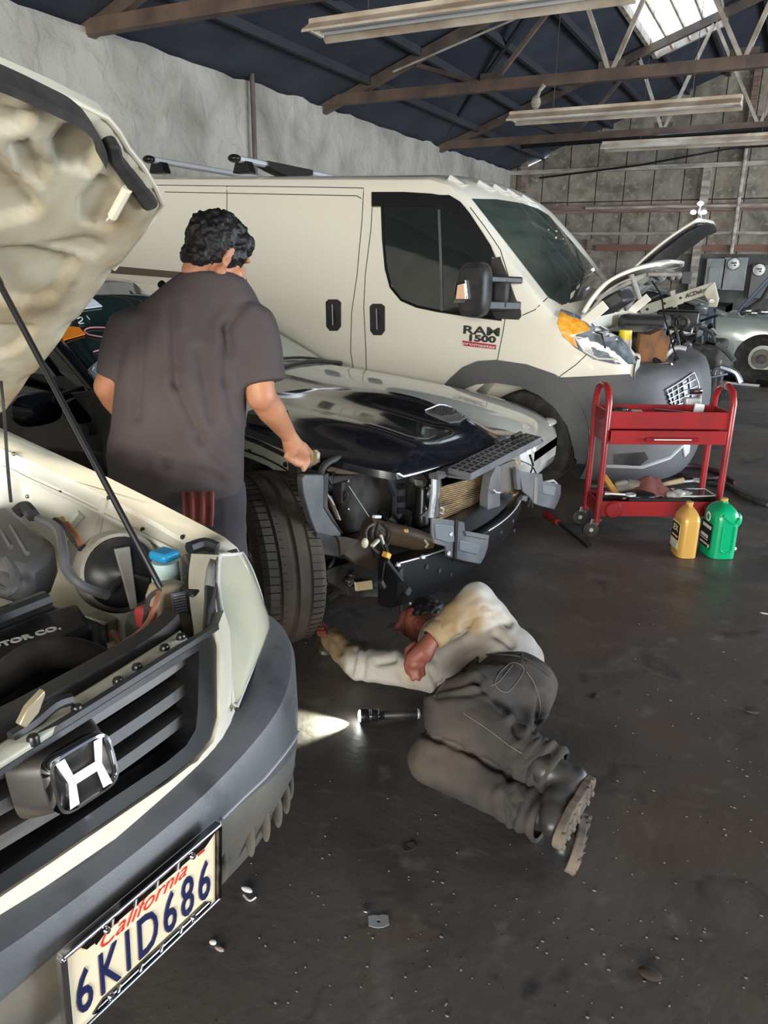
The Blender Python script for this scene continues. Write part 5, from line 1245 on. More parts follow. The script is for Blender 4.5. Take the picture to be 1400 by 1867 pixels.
# subframe below, with label plate and bolts
jprism([(596,1040),(640,1025),(700,1035),(740,1060),(735,1078),(700,1075),(632,1085),(620,1072),(598,1062)], 0, -.38, -A0*.10, 'subframe', 'dusty_black', .006)
jprism([(632,1068),(700,1072),(712,1090),(636,1088)], 0, -.36, -A0*.12, 'skid_plate', 'rubber', .006)
lb = jprism([(649,1062),(678,1058),(680,1074),(651,1078)], 0, -.345, -A0*.012, 'part_label', mat('label_yellow', (.85,.72,.42), .5), .001, sm=False)
jprism([(742,1086),(756,1082),(757,1090),(746,1091)], 0, -.14, -A0*.01, 'part_label', bpy.data.materials['label_yellow'], 0, sm=False)
for x, y, r_ in ((638,1060,.022), (641,1049,.013)): MB().lathe([(0,.012),(r_*.6,.012),(r_*.7,.004),(r_,.004),(r_,-.01)], jp(x, y, 0, -.34), A0, 18).build('subframe_bolt', M['steel'], J)
MB().tube([jp(592,1062,0,-.42), jp(612,1060,0,-.40), jp(640,1052,0,-.38)], .018, 8).build('control_arm', M['steel'], J)
MB().tube([jp(600,1090,0,-.5), jp(620,1070,0,-.45), jp(605,1050,0,-.45)], .02, 8, smooth=4).build('control_arm', M['dusty_black'], J)
jprism([(722,1040),(735,1034),(752,1048),(762,1070),(755,1105),(735,1098),(722,1075)], 0, -.12, -A0*.06, 'beam_end_cap', 'satin_black', .006)
MB().tube([jp(755,1040,0,-.09), jp(760,1052,0,-.09), jp(756,1068,0,-.09)], .004, 6, smooth=3).build('cap_edge', M['alu'], J)
MB().tube([jp(744,1094,0,-.12), jp(748,1102,0,-.12)], .006, 6).build('bolt', M['alu'], J); MB().tube([jp(731,1098,0,-.2), jp(730,1118,0,-.2)], .007, 6).build('stud', M['steel'], J)
# wiring with plugs
def wire(pts, r=.004, m='satin_black', u=-.15): MB().tube([jp(x, y, 0, u) for x, y in pts], r, 6, smooth=5).build('wire', M[m], J)
wire([(680,955),(668,965),(668,985),(680,1000),(690,1008)], .007, 'dusty_black', -.12); wire([(690,952),(684,975),(692,995)], .006); wire([(695,955),(706,970),(702,990)], .004)
wire([(636,886),(655,915),(678,950)], .0018, 'alu', -.25); wire([(680,950),(676,968),(672,990)], .005); wire([(700,955),(712,972),(708,992),(700,1002)], .004, 'dusty_black')
wire([(677,996),(683,1016)], .005); wire([(702,1020),(698,1045),(696,1060)], .004, 'dusty_black'); wire([(694,980),(700,1000),(706,1015),(712,1030)], .004, 'grey_plastic', -.10)
for c, d, sx_, m in (((703,1003), (4, 12), .022, 'satin_black'), ((718,1040), (14, 18), .020, 'black_plastic'), ((684,990), (6, -6), .016, 'milky'), ((697,985), (3, 10), .012, 'milky'), ((696,1065), (3, 6), .022, 'dusty_black'), ((687,942), (6, 0), .016, 'lens_clear')):
    MB().bar(jp(c[0]-d[0], c[1]-d[1], 0, -.10), jp(c[0]+d[0], c[1]+d[1], 0, -.10), sx_, sx_*.8).build('wire_plug', M[m], J, bevel=.003)
MB().bar(jp(701,1010,0,-.095), jp(708,1014,0,-.095), .026, .022).build('yellow_clip', mat('clip_yellow', (.75,.45,.08), .4), J, bevel=.002)
MB().ell(jp(665,990,0,-.12), (.014,.018,.022)).build('sensor', M['milky'], J); MB().ell(jp(741,972,0,-.15), (.010,.018,.02)).build('sensor', M['milky'], J); MB().ell(jp(738,968,0,-.15), (.010,.01,.01)).build('sensor', M['amber'], J)
MB().tube([jp(775,985,0,-.10), jp(780,992,0,-.10), jp(776,998,0,-.10)], .006, 6).build('torn_edge', M['milky'], J)
rnd = random.Random(5)
for k in range(22):
    x, y = rnd.uniform(605, 760), rnd.uniform(885, 1030)
    p = jp(x, y, 0, rnd.uniform(-.46, -.40)); q = p+Vector((rnd.uniform(-.05, .05), rnd.uniform(-.12, .12), rnd.uniform(-.10, .10)))
    MB().tube([p, (p+q)/2+Vector((.03, 0, .01)), q], rnd.uniform(.005, .018), 7, smooth=4).build('hose', M[rnd.choice(['rubber', 'dusty_black', 'satin_black', 'dusty_black', 'steel'])], J)
# ================================================================== white saloon between the black car and the van
SY = 4.74
sal = thing('saloon_car', (-3.3, SY, 0), 'low glossy white saloon car squeezed between the black car and the white van', 'car')
M['gloss_white'] = mat('gloss_white_paint', (0.66,0.67,0.60), 0.10, coat=1.0)
def ssec(x, w, z0, z1, zc, rr=.08):
    z1 *= .965; zc *= .965
    pts = [(w*.95, z0), (w, z0+.12), (w*1.01, (z0+z1)/2), (w, z1-rr), (w*.97, z1-rr*.35), (w*.90, z1), (w*.6, z1+(zc-z1)*.7), (w*.3, z1+(zc-z1)*.94), (0, zc)]
    return [(x, SY+y, z) for y, z in pts]+[(x, SY-y, z) for y, z in pts[:-1]][::-1]
ss = [ssec(-5.3, .46, .3, .80, .82), ssec(-4.7, .50, .25, .86, .90), ssec(-3.6, .51, .25, .88, .96), ssec(-3.25, .51, .25, .87, .955), ssec(-2.8, .51, .25, .82, .915), ssec(-2.3, .51, .25, .765, .875), ssec(-1.9, .50, .25, .72, .83), ssec(-1.6, .46, .26, .685, .775), ssec(-1.42, .40, .28, .65, .725), ssec(-1.30, .32, .32, .61, .66), ssec(-1.26, .26, .40, .56, .58)]
cols = [spline([Vector(p) for p in c], 4) for c in zip(*ss)]; SG = [list(r) for r in zip(*cols)]
mb = MB().grid(SG, True); mb.ngon(SG[0][::-1]); mb.ngon(SG[-1]); mb.build('body', M['gloss_white'], sal, angle=60)
cg = [ssec(-4.9, .40, .70, .87, .89, .02), ssec(-4.3, .40, .70, 1.18, 1.21, .05), ssec(-3.95, .40, .70, 1.20, 1.23, .05), ssec(-3.62, .42, .70, 1.14, 1.17, .05), ssec(-3.30, .45, .70, .98, 1.02, .03), ssec(-3.12, .46, .70, .87, .93, .02)]
mb = MB().grid(cg, True); mb.ngon(cg[0]); mb.ngon(cg[-1]); mb.build('cabin_glass', mat('pale_green_glass', (.32,.40,.34), .06, coat=1.0), sal, angle=40)
MB().grid([[(x+.0, SY+y, z+.006) for y in (-.36, -.2, 0, .2, .36)] for x, z in ((-4.35, 1.165), (-4.1, 1.192), (-3.7, 1.15))]).build('roof', M['gloss_white'], sal, solid=.01)
MB().tube([(-3.10, SY+.36, .89), (-3.16, SY+.1, .935), (-3.22, SY-.25, .95)], .010, 6, smooth=3).build('wiper', M['satin_black'], sal)
MB().tube([(-3.02, SY+.42, .87), (-3.06, SY, .92), (-3.12, SY-.42, .87)], .018, 6, smooth=3).build('cowl', M['satin_black'], sal)
MB().ell((-1.42, SY+.36, .60), (.07, .03, .02)).build('amber_lamp', M['amber'], sal); MB().ell((-1.33, SY+.24, .615), (.06, .10, .025)).build('headlight', M['lens_clear'], sal)
for x in (-2.0, -4.5):
    for s in (-1, 1): wheel(sal, (x, SY+s*.40, .30), .30, .18, Vector((0, s, 0)), .18, 'alu', 5)
# ================================================================== people
def C(x, y, d): return CP+ray(x, y)*d
def capsule(mb, a, b, ra, rb, n=14):
    a, b = Vector(a), Vector(b); t = (b-a); L = t.length; t.normalize(); u = t.orthogonal().normalized(); w = t.cross(u); rows = []
    st_ = [(-1, .02), (-.92, .39), (-.7, .71), (-.38, .92), (0, 1)]
    for k, s in st_: rows.append([a+t*(k*ra)+(u*math.cos(q)+w*math.sin(q))*ra*s for q in [2*math.pi*i/n for i in range(n)]])
    for k in (.33, .66): rows.append([a.lerp(b, k)+(u*math.cos(q)+w*math.sin(q))*(ra+(rb-ra)*k) for q in [2*math.pi*i/n for i in range(n)]])
    for k, s in [(-p, q) for p, q in st_[::-1]]: rows.append([b+t*(k*rb)+(u*math.cos(q)+w*math.sin(q))*rb*s for q in [2*math.pi*i/n for i in range(n)]])
    c = len(mb.v); mb.grid(rows, True); mb.f.append(tuple(range(c, c+n))[::-1]); mb.m.append(0); e = len(mb.v)-n; mb.f.append(tuple(range(e, e+n))); mb.m.append(0)
def chain(mb, pts, rs):
    for i in range(len(pts)-1): capsule(mb, pts[i], pts[i+1], rs[i], rs[i+1])
def ringloft(mb, secs, n=28, sub=4):   # secs: centre, side vec*half width, front vec*half depth
    secs = [(Vector(c), Vector(s), Vector(f)) for c, s, f in secs]
    cs = spline([s[0] for s in secs], sub); ss = spline([s[1] for s in secs], sub); fs = spline([s[2] for s in secs], sub)
    rows = [[c+s*math.copysign(abs(math.cos(q))**.85, math.cos(q))+f*math.copysign(abs(math.sin(q))**.85, math.sin(q)) for q in [2*math.pi*i/n for i in range(n)]] for c, s, f in zip(cs, ss, fs)]
    b = len(mb.v); mb.grid(rows, True); mb.f.append(tuple(range(b, b+n))[::-1]); mb.m.append(0); e = len(mb.v)-n; mb.f.append(tuple(range(e, e+n))); mb.m.append(0)
def organic(mb, name, m, parent, voxel=.01, smooth=6, disp=None, cut=None, shade=True):
    o = mb.build(name, m, parent, recalc=True)
    r = o.modifiers.new('r', 'REMESH'); r.mode = 'VOXEL'; r.voxel_size = voxel; r.use_smooth_shade = True
    s = o.modifiers.new('s', 'SMOOTH'); s.factor = .5; s.iterations = smooth
    dg = bpy.context.evaluated_depsgraph_get(); dg.update(); e = o.evaluated_get(dg); me = bpy.data.meshes.new_from_object(e); o.modifiers.clear(); o.data = me
    L = wloc(parent)
    if cut:
        bm = bmesh.new(); bm.from_mesh(me)
        for pco, pno in cut:
            bmesh.ops.bisect_plane(bm, geom=bm.verts[:]+bm.edges[:]+bm.faces[:], plane_co=Vector(pco)-L, plane_no=pno, clear_outer=True)
        bm.to_mesh(me); bm.free()
    if disp:
        me.update(); nr = [v.normal.copy() for v in me.vertices]
        for v, n_ in zip(me.vertices, nr): v.co += n_*disp(v.co+L)
        me.update()
    if shade: me.shade_smooth()
    if not me.materials: me.materials.append(m)
    return o
def seg_dist(p, a, b):
    d = b-a; t = max(0, min(1, (p-a).dot(d)/d.length_squared)); return (p-a-d*t).length
def wrinkle(p, lines, w=.012, dep=.008):
    h_ = 0
    for a, b in lines:
        d = seg_dist(p, a, b); h_ -= dep*math.exp(-(d/w)**2); h_ += dep*.7*math.exp(-((d-w*2)/w)**2)
    return h_
M['skin'] = mat('skin', (0.50,0.235,0.125), 0.5, col2=(0.42,0.18,0.10), scale=9, bump=.15, bscale=120, bdist=.002)
M['skin_red'] = mat('reddened_skin', (0.30,0.095,0.06), 0.5, col2=(.24,.08,.055), scale=12)
M['shirt'] = mat('washed_black_cotton', (0.058,0.046,0.048), 0.9, col2=(0.078,0.060,0.058), scale=3, bump=.2, bscale=90, bdist=.003)
M['pants'] = mat('dark_work_trousers', (0.045,0.040,0.045), 0.9, col2=(.06,.052,.055), scale=5)
M['hair'] = mat('black_hair', (0.008,0.007,0.007), 0.55)
# ---- standing mechanic, seen from behind
m1 = thing('person', C(330, 1060, 2.52)*1.0, 'person in a charcoal t-shirt standing with back turned, reaching down to the black car', 'person')
m1.location.z = 0
H0 = Vector((-math.sin(YAW), math.cos(YAW), 0)); R0 = Vector((math.cos(YAW), math.sin(YAW), 0)); Z = Vector((0, 0, 1))
hc = C(398, 462, 2.40)
hy = math.radians(90+27-52); hf = Vector((math.cos(hy), math.sin(hy), 0)); hpitch = math.radians(28)
hs = Vector((hf.y, -hf.x, 0))                    # his right
f_ = (hf*math.cos(hpitch)-Z*math.sin(hpitch)).normalized(); t_ = hs.cross(f_).normalized()
def hd_(f, s, t): return hc+f_*f+hs*s+t_*t
HR = Matrix((f_, hs, t_)).transposed()
sh = MB()
sh.ell(hd_(-.012, 0, .012), (.094, .074, .098), HR, 20, 14)      # skull
sh.ell(hd_(.030, 0, -.050), (.062, .058, .070), HR, 18, 12)      # face
sh.ell(hd_(.052, 0, -.092), (.034, .036, .026), HR, 14, 10)      # chin
capsule(sh, hd_(.092, 0, .000), hd_(.108, 0, -.034), .010, .014)      # nose
sh.ell(hd_(.104, 0, -.040), (.012, .017, .010), HR, 12, 8)
for s in (-1, 1):
    sh.ell(hd_(.078, s*.030, .020), (.016, .026, .010), HR, 12, 8)  # brow
    sh.ell(hd_(.062, s*.046, -.036), (.022, .018, .022), HR, 12, 8) # cheek
    capsule(sh, hd_(.0, s*.062, -.06), hd_(.045, s*.036, -.095), .020, .018)  # jaw
    c = hd_(.000, s*.080, -.012)                                     # ear
    P = [c+f_*(.014*math.cos(q)+(.004 if math.sin(q) > 0 else -.004))+t_*(.030*math.sin(q))+hs*s*(.006*math.cos(q+2.6)) for q in [2*math.pi*i/12 for i in range(13)]]
    for i in range(12): capsule(sh, P[i], P[i+1], .0062, .0062, 8)
    sh.ell(c-hs*s*.004, (.012, .007, .024), HR, 10, 8)
capsule(sh, hd_(.086, -.020, -.066), hd_(.086, .020, -.066), .009, .009)   # lips
nb = C(382, 540, 2.43)
chain(sh, [hd_(-.025, 0, -.03), hd_(-.040, 0, -.085), C(385,520,2.43), nb-Z*.04], [.052, .048, .052, .070])
# torso and limbs of the body under the clothes
shR = C(452, 582, 2.44); shL = C(238, 588, 2.42)
elR = C(476, 722, 2.46); wrR = C(525, 792, 2.66)
elL = C(196, 705, 2.50); wrL = C(232, 765, 2.68)
pel = C(330, 880, 2.50)
ringloft(sh, [(C(385,545,2.44), R0*.05, H0*.05), (C(350,610,2.46), R0*.13, H0*.07), (C(332,700,2.47), R0*.16, H0*.11), (C(328,800,2.49), R0*.15, H0*.12), (pel, R0*.15, H0*.11)])
chain(sh, [shR, elR], [.050, .049]); chain(sh, [elR, elR.lerp(wrR, .35), wrR], [.046, .047, .029])
chain(sh, [shL+Z*-.02+R0*.02, elL], [.045, .045]); chain(sh, [elL, elL.lerp(wrL, .35), wrL], [.045, .045, .029])
footz = .0
hipR = pel+R0*.09-Z*.03; hipL = pel-R0*.09-Z*.03
fR = Vector((hipR.x+.05, hipR.y-.02, .07)); fL = Vector((hipL.x-.03, hipL.y-.03, .07))
for hp_, ft in ((hipR, fR), (hipL, fL)):
    kn = hp_.lerp(ft, .5)+H0*.03; chain(sh, [hp_, kn, ft], [.085, .058, .045])
# right hand: palm and five fingers, pinching the edge of the fender rail
def hand(mb, pl_, pts): 
    for seg in pl_: chain(mb, *seg)
    for P, r in pts: chain(mb, [Vector(p) for p in P], r)
hand(sh, [([wrR, C(540,815,2.72)], [.027, .031]), ([wrR, C(530,822,2.70)], [.026, .026]), ([C(534,812,2.70), C(553,826,2.75)], [.030, .024])],
     [([C(558,824,2.76), C(562,842,2.78), C(553,857,2.76)], [.0125, .0115, .0095]),       # index, pointing down
      ([C(552,832,2.75), C(553,848,2.76), C(541,846,2.73)], [.0125, .011, .0092]),
      ([C(543,832,2.73), C(541,847,2.74), C(531,840,2.70)], [.012, .0105, .009]),
      ([C(533,828,2.71), C(529,840,2.71), C(520,832,2.68)], [.011, .0095, .0082]),
      ([C(553,812,2.73), C(566,826,2.80), C(566,842,2.83)], [.014, .0115, .0095])])       # thumb beyond
hand(sh, [([wrL, wrL+H0*.06-Z*.02], [.027, .033])],
     [([wrL+H0*.08+R0*a-Z*.02, wrL+H0*.12+R0*a-Z*.035, wrL+H0*.13+R0*a-Z*.065], [.012, .011, .009]) for a in (-.028, -.009, .010, .028)]+[([wrL+R0*.02+H0*.03, wrL+R0*.05+H0*.06-Z*.02, wrL+R0*.05+H0*.09-Z*.03], [.014, .012, .010])])
body1 = organic(sh, 'body', M['skin'], m1, .0062, 3)
# hair: curly shell over skull and nape
hm = MB(); hm.ell(hd_(-.016, 0, .022), (.100, .084, .098), HR, 26, 18); hm.ell(hd_(-.062, 0, -.040), (.045, .068, .045), HR, 20, 12); hm.ell(hd_(.045, 0, .055), (.05, .07, .05), HR, 20, 12)
for s in (-1, 1): hm.ell(hd_(.010, s*.070, .010), (.030, .012, .035), HR, 14, 10)
rr = random.Random(4)
for k in range(230):
    th, ph = rr.uniform(0, 2*math.pi), rr.uniform(-.15, 1.5)
    d = Vector((math.cos(th)*math.cos(ph), math.sin(th)*math.cos(ph), math.sin(ph)))
    p = hd_(-.016+d.x*.097, d.y*.082, .022+d.z*.096); hm.ell(p, (rr.uniform(.006,.013),)*3, None, 8, 6)
def hcurl(p): return .006*noise.noise(p*55)+.003*noise.noise(p*120)
organic(hm, 'hair', M['hair'], m1, .0045, 1, hcurl)
cap_cut = None
# t-shirt
ts = MB()
ringloft(ts, [(C(378,494,2.395), R0*.070, H0*.072), (C(380,512,2.41), R0*.118, H0*.085), (C(362,560,2.44), R0*.190, H0*.098), (C(346,600,2.455), R0*.215, H0*.115), (C(334,680,2.46), R0*.208, H0*.135), (C(326,760,2.47), R0*.207, H0*.145),
              (C(322,830,2.48), R0*.214, H0*.15), (C(324,878,2.49), R0*.212, H0*.15), (C(326,896,2.50), R0*.205, H0*.145)])
def sl_(P, r): ringloft(ts, [(Vector(p), (R0-((P[-1]-P[1]).normalized())*R0.dot((P[-1]-P[1]).normalized())).normalized()*q, ((P[-1]-P[1]).normalized()).cross(R0).normalized()*q*1.05) for p, q in zip(P, r)])
sl_([C(420,562,2.44), C(448,580,2.44), C(466,630,2.45), C(474,680,2.46), C(477,700,2.463)], [.070, .085, .082, .080, .080])
sl_([C(272,572,2.44), C(242,590,2.43), C(222,640,2.45), C(214,680,2.46), C(212,692,2.463)], [.062, .070, .066, .062, .062])
fold = [(C(312,560,2.30), C(322,700,2.30)), (C(322,700,2.30), C(365,800,2.32)), (C(365,800,2.32), C(415,850,2.38)), (C(415,620,2.34), C(412,700,2.34)), (C(412,700,2.34), C(425,760,2.40)), (C(215,820,2.38), C(300,845,2.32)), (C(300,845,2.32), C(400,870,2.34)), (C(260,600,2.32), C(250,760,2.32)), (C(360,640,2.32), C(385,760,2.33)), (C(440,560,2.38), C(412,600,2.36)), (C(412,600,2.36), C(414,640,2.35))]
def pj(p):
    q = p-CP; z = q.dot(FW); return Vector((IW/2+FPX*q.dot(RT)/z, IH/2-FPX*q.dot(UP)/z, 0))
fold2 = [(pj(a), pj(b)) for a, b in fold]
def shirt_d(p):
    q = pj(p); h_ = .004*noise.noise(p*7)+.005*noise.noise(Vector((p.x*14, p.y*14, p.z*3)))
    back = 1.0 if (p-C(330, 700, 2.47)).dot(FW) < .02 else .4
    for a, b in fold2:
        d = seg_dist(q, a, b); h_ += back*(-.007*math.exp(-(d/8)**2)+.006*math.exp(-((d-19)/12)**2))
    return h_
organic(ts, 't_shirt', M['shirt'], m1, .009, 5, shirt_d)
sleeve_fix = None
# trousers, red rag, shoes
tr = MB()
ringloft(tr, [(pel+Z*.06, R0*.165, H0*.125), (pel, R0*.175, H0*.13), (pel-Z*.08, R0*.18, H0*.13)])
for hp_, ft in ((hipR+R0*.015, fR), (hipL, fL)):
    kn = hp_.lerp(ft, .5)+H0*.03; chain(tr, [hp_, hp_.lerp(kn, .5), kn, kn.lerp(ft, .5), ft+Z*.02], [.105, .096, .082, .075, .072])
def tr_d(p): return .006*noise.noise(Vector((p.x*9, p.y*9, p.z*5)))+.004*noise.noise(Vector((p.x*5, p.y*5, p.z*22)))
organic(tr, 'trousers', M['pants'], m1, .011, 5, tr_d)
for ft in (fR, fL):
    s_ = MB(); s_.ell(ft+H0*.06-Z*.03, (.055, .055, .045)); chain(s_, [ft-H0*.03-Z*.03, ft+H0*.06-Z*.035, ft+H0*.15-Z*.045], [.045, .048, .036]); 
    organic(s_, 'boot', M['satin_black'], m1, .009, 3)
rg = tag(None, None) if False else None
mb = MB(); rows = []
for k in range(7):
    a = C(331+60*k/6, 897, 2.345)+Z*.0; b = C(334+57*k/6, 925, 2.335); c = C(334+55*k/6, 960, 2.34)
    o_ = FW*(.012 if k % 2 else -.004); rows.append([a+o_, b+o_*1.4, c+o_])
mb.grid(rows); rag = mb.build('shop_rag', mat('red_rag', (.30,.09,.075), .9), None, solid=.006, angle=80); tag(rag, 'faded red shop rag hanging from the back pocket of the standing person', 'rag')
# ---- mechanic lying on the floor
def G(x, y, z): return atZ(x, y, z)
m2 = thing('person', G(880, 1260, .0), 'person in stained grey sweatshirt and dark jeans lying on the floor under the black car', 'person')
M['sweat'] = mat('grey_sweatshirt', (0.50,0.48,0.44), 0.95, col2=(.40,.37,.33), scale=6, bump=.2, bscale=70, bdist=.003, col3=(.36,.27,.16), scale3=3.5, lo3=.52, hi3=.70)
M['sweat_stain'] = mat('oil_stained_sleeve', (0.34,0.25,0.14), 0.95, col2=(.24,.165,.085), scale=9)
M['jeans'] = mat('dusty_black_jeans', (0.040,0.036,0.034), 0.9, col2=(.085,.070,.056), scale=4.5, lo=.45, hi=.7, bump=.2, bscale=60, bdist=.003)
M['boot'] = mat('worn_black_leather', (0.018,0.019,0.021), 0.4, col2=(.055,.052,.05), scale=12)
M['sole'] = mat('dusty_rubber_sole', (0.17,0.14,0.11), 0.85, col2=(.09,.075,.065), scale=12)
pelv = G(915,1262,.20)
rhip, lhip = G(945,1255,.25), G(890,1322,.13)
rkn, rank = G(822,1290,.26), G(985,1392,.19)
lkn, lank = G(792,1385,.09), G(962,1476,.075)
rsh, lsh = G(905,1150,.31), G(785,1225,.13)
relb, rwri = G(868,1092,.44), G(790,1162,.34)
lelb, lwri = G(655,1212,.07), G(602,1162,.075)
chest = G(845,1185,.22); neck = G(800,1150,.20); head = G(770,1136,.14)
bd = MB()
hdv = (head-neck).normalized()
bd.ell(head, (.082, .082, .10)); bd.ell(head+Vector((-.06,.02,-.02)), (.06, .06, .07)); chain(bd, [head, neck, chest], [.06, .055, .06])
capsule(bd, head+Vector((-.10,-.02,-.02)), head+Vector((-.115,-.03,-.04)), .014, .012); 
c = head+Vector((.015,-.075,.03))
for i in range(10):
    q = 2*math.pi*i/10; q2 = 2*math.pi*(i+1)/10
    capsule(bd, c+Vector((.018*math.cos(q), -.004, .028*math.sin(q))), c+Vector((.018*math.cos(q2), -.004, .028*math.sin(q2))), .006, .006, 8)
chain(bd, [chest, G(885,1225,.18), pelv], [.07, .09, .10])
chain(bd, [rsh, relb, rwri], [.055, .045, .029]); chain(bd, [lsh, lelb, lwri], [.05, .042, .028])
chain(bd, [rhip, rkn, rank], [.08, .058, .04]); chain(bd, [lhip, lkn, lank], [.08, .055, .04])
# drooping right hand
k0 = G(768,1190,.31)
hand(bd, [([rwri, k0, G(755,1200,.29)], [.030, .034, .030]), ([rwri, G(776,1196,.30)], [.028, .026])],
     [([G(745,1196,.29), G(741,1212,.27), G(744,1226,.25)], [.0125, .0115, .010]), ([G(752,1206,.28), G(749,1222,.26), G(753,1238,.235)], [.013, .012, .010]),
      ([G(761,1208,.28), G(760,1224,.26), G(764,1238,.235)], [.0125, .011, .0095]), ([G(770,1206,.28), G(770,1220,.26), G(772,1230,.245)], [.0115, .010, .009]),
      ([G(755,1176,.31), G(743,1184,.30), G(740,1196,.285)], [.014, .012, .010])])
# left hand gripping the wrench near the tyre
hand(bd, [([lwri, G(588,1152,.085)], [.026, .028])],
     [([G(583,1146,.10), G(578,1142,.12), G(584,1140,.13)], [.011, .010, .009]), ([G(586,1150,.11), G(580,1147,.13), G(588,1146,.14)], [.011, .010, .009]),
      ([G(590,1155,.11), G(584,1153,.13), G(592,1152,.14)], [.011, .010, .009]), ([G(594,1160,.11), G(588,1158,.125), G(595,1158,.135)], [.010, .009, .008]),
      ([G(592,1145,.09), G(588,1138,.11), G(582,1136,.12)], [.013, .011, .009])])
organic(bd, 'body', M['skin_red'], m2, .0062, 3)
hm = MB(); hm.ell(head+Vector((.02,.01,.02)), (.092, .088, .10), None, 20, 14); organic(hm, 'hair', M['hair'], m2, .006, 1, hcurl)
# sweatshirt: trunk with both sleeves
sw = MB()
axt = (pelv-neck).normalized(); up_ = (Vector((0,0,1))-axt*axt.z).normalized(); sd_ = axt.cross(up_).normalized()
def sec(c, a, b): return (c, (rsh-lsh).normalized()*a, (rsh-lsh).normalized().cross(axt)*b)
ringloft(sw, [sec(neck, .075, .075), sec(G(822,1160,.21), .14, .11), sec(G(850,1178,.215), .185, .14), sec(G(878,1195,.21), .185, .145), sec(G(903,1220,.20), .18, .15), sec(G(915,1262,.19), .16, .125)])
ru = rsh+Vector((0,0,.0))
chain(sw, [G(885,1175,.26), rsh, relb, rwri.lerp(relb, .15)], [.095, .082, .064, .046])
chain(sw, [lsh, lsh.lerp(lelb, .5), lelb, lwri.lerp(lelb, .12)], [.078, .068, .060, .046])
def fold_px(lines, amp, w):
    L_ = [(Vector((a[0], a[1], 0)), Vector((b[0], b[1], 0))) for a, b in lines]
    def fn(p):
        q = pj(p); h_ = .004*noise.noise(p*9)+.0035*noise.noise(p*22)
        for a, b in L_:
            d = seg_dist(q, a, b); h_ += -amp*math.exp(-(d/w)**2)+amp*.7*math.exp(-((d-2.3*w)/(1.5*w))**2)
        return h_
    return fn
swf = fold_px([((795,1165),(822,1150)), ((800,1178),(850,1150)), ((845,1140),(905,1115)), ((860,1120),(880,1112)), ((880,1110),(925,1140)), ((650,1190),(642,1225)), ((665,1185),(660,1232)), ((735,1180),(745,1235)), ((720,1205),(690,1210)), ((800,1250),(870,1200)), ((615,1170),(622,1190)), ((785,1225),(800,1255)), ((905,1160),(930,1180))], .008, 5)
SWO = organic(sw, 'sweatshirt', M['sweat'], m2, .0085, 4, swf)
# stained forearms of the sweatshirt: second material on the forearm faces
L2 = wloc(m2); att = SWO.data.attributes.new('stain', 'FLOAT', 'POINT')
def stain(c):
    a = seg_dist(c, lelb.lerp(lwri, .25), lwri); b = seg_dist(c, relb.lerp(rwri, .40), rwri); d = min(a, b)+.035*noise.noise(c*14)
    return max(0.0, min(1.0, (.105-d)/.05))
att.data.foreach_set('value', [stain(v.co+L2) for v in SWO.data.vertices])
_nt = M['sweat'].node_tree; _b = _nt.nodes['Principled BSDF']; _src = _b.inputs['Base Color'].links[0].from_socket
_at = _nt.nodes.new('ShaderNodeAttribute'); _at.attribute_name = 'stain'; _mx = _nt.nodes.new('ShaderNodeMix'); _mx.data_type = 'RGBA'
_nt.links.new(_at.outputs['Fac'], _mx.inputs[0]); _nt.links.new(_src, _mx.inputs[6]); _mx.inputs[7].default_value = (.30,.21,.11,1); _nt.links.new(_mx.outputs[2], _b.inputs['Base Color'])
for w_, e_, nm in ((rwri, relb, 'cuff'), (lwri, lelb, 'cuff')):
    d = (w_-e_).normalized(); cmb = MB(); q = w_.lerp(e_, .16); cmb.lathe([(.036, .045), (.046, .04), (.050, .02), (.049, 0), (.046, -.02)], q, d, 24); cmb.build(nm, M['sweat_stain'], m2)
# jeans
jn = MB()
ringloft(jn, [sec(G(893,1238,.185), .165, .125), sec(G(903,1250,.185), .178, .138), sec(G(920,1272,.19), .19, .150), sec(G(928,1285,.185), .165, .15), sec(G(930,1305,.17), .12, .12)])
chain(jn, [rhip+Vector((0,0,-.02)), rhip.lerp(rkn, .5), rkn+Vector((0,0,-.02)), rkn.lerp(rank, .5), rank, rank.lerp(rkn,-.02)], [.112, .105, .090, .074, .063, .063])
chain(jn, [lhip, lhip.lerp(lkn, .5), lkn+Vector((0,0,.0)), lkn.lerp(lank, .5), lank], [.115, .10, .086, .072, .060])
jf = fold_px([((785,1262),(870,1245)), ((800,1272),(880,1262)), ((870,1245),(920,1300)), ((955,1375),(985,1345)), ((950,1390),(1000,1360)), ((962,1405),(1010,1372)), ((940,1378),(968,1340)), ((930,1400),(925,1440)), ((930,1450),(950,1475)), ((915,1455),(925,1480)), ((800,1345),(860,1375)), ((780,1340),(800,1352)), ((860,1375),(940,1420)), ((935,1320),(945,1345)), ((985,1270),(975,1330))], .010, 6)
organic(jn, 'jeans', M['jeans'], m2, .009, 4, jf)
JBV = None
jo = [o for o in COL.objects if o.name.startswith('jeans')][0]; JNB = obj_bvh(jo)
def jseam(pts, r, nm, m, off=.001): seam(JNB, pts, r, off, 5, k=4, step=6).build(nm, M[m] if isinstance(m, str) else m, jo)
STI = mat('stitch', (.13,.115,.10), .9)
jseam([(792,1270),(830,1222),(865,1200),(910,1194),(960,1202),(1003,1232)], .005, 'waistband_edge', 'jeans')
jseam([(912,1225),(935,1208),(955,1222),(925,1262),(902,1248),(912,1225)], .0016, 'pocket_stitch', STI)
jseam([(895,1250),(910,1242),(935,1212)], .0016, 'pocket_stitch', STI)
jseam([(960,1225),(975,1250),(985,1290),(975,1320)], .002, 'seat_seam', STI)
jseam([(845,1300),(890,1330),(930,1360),(960,1378)], .002, 'leg_seam', STI)
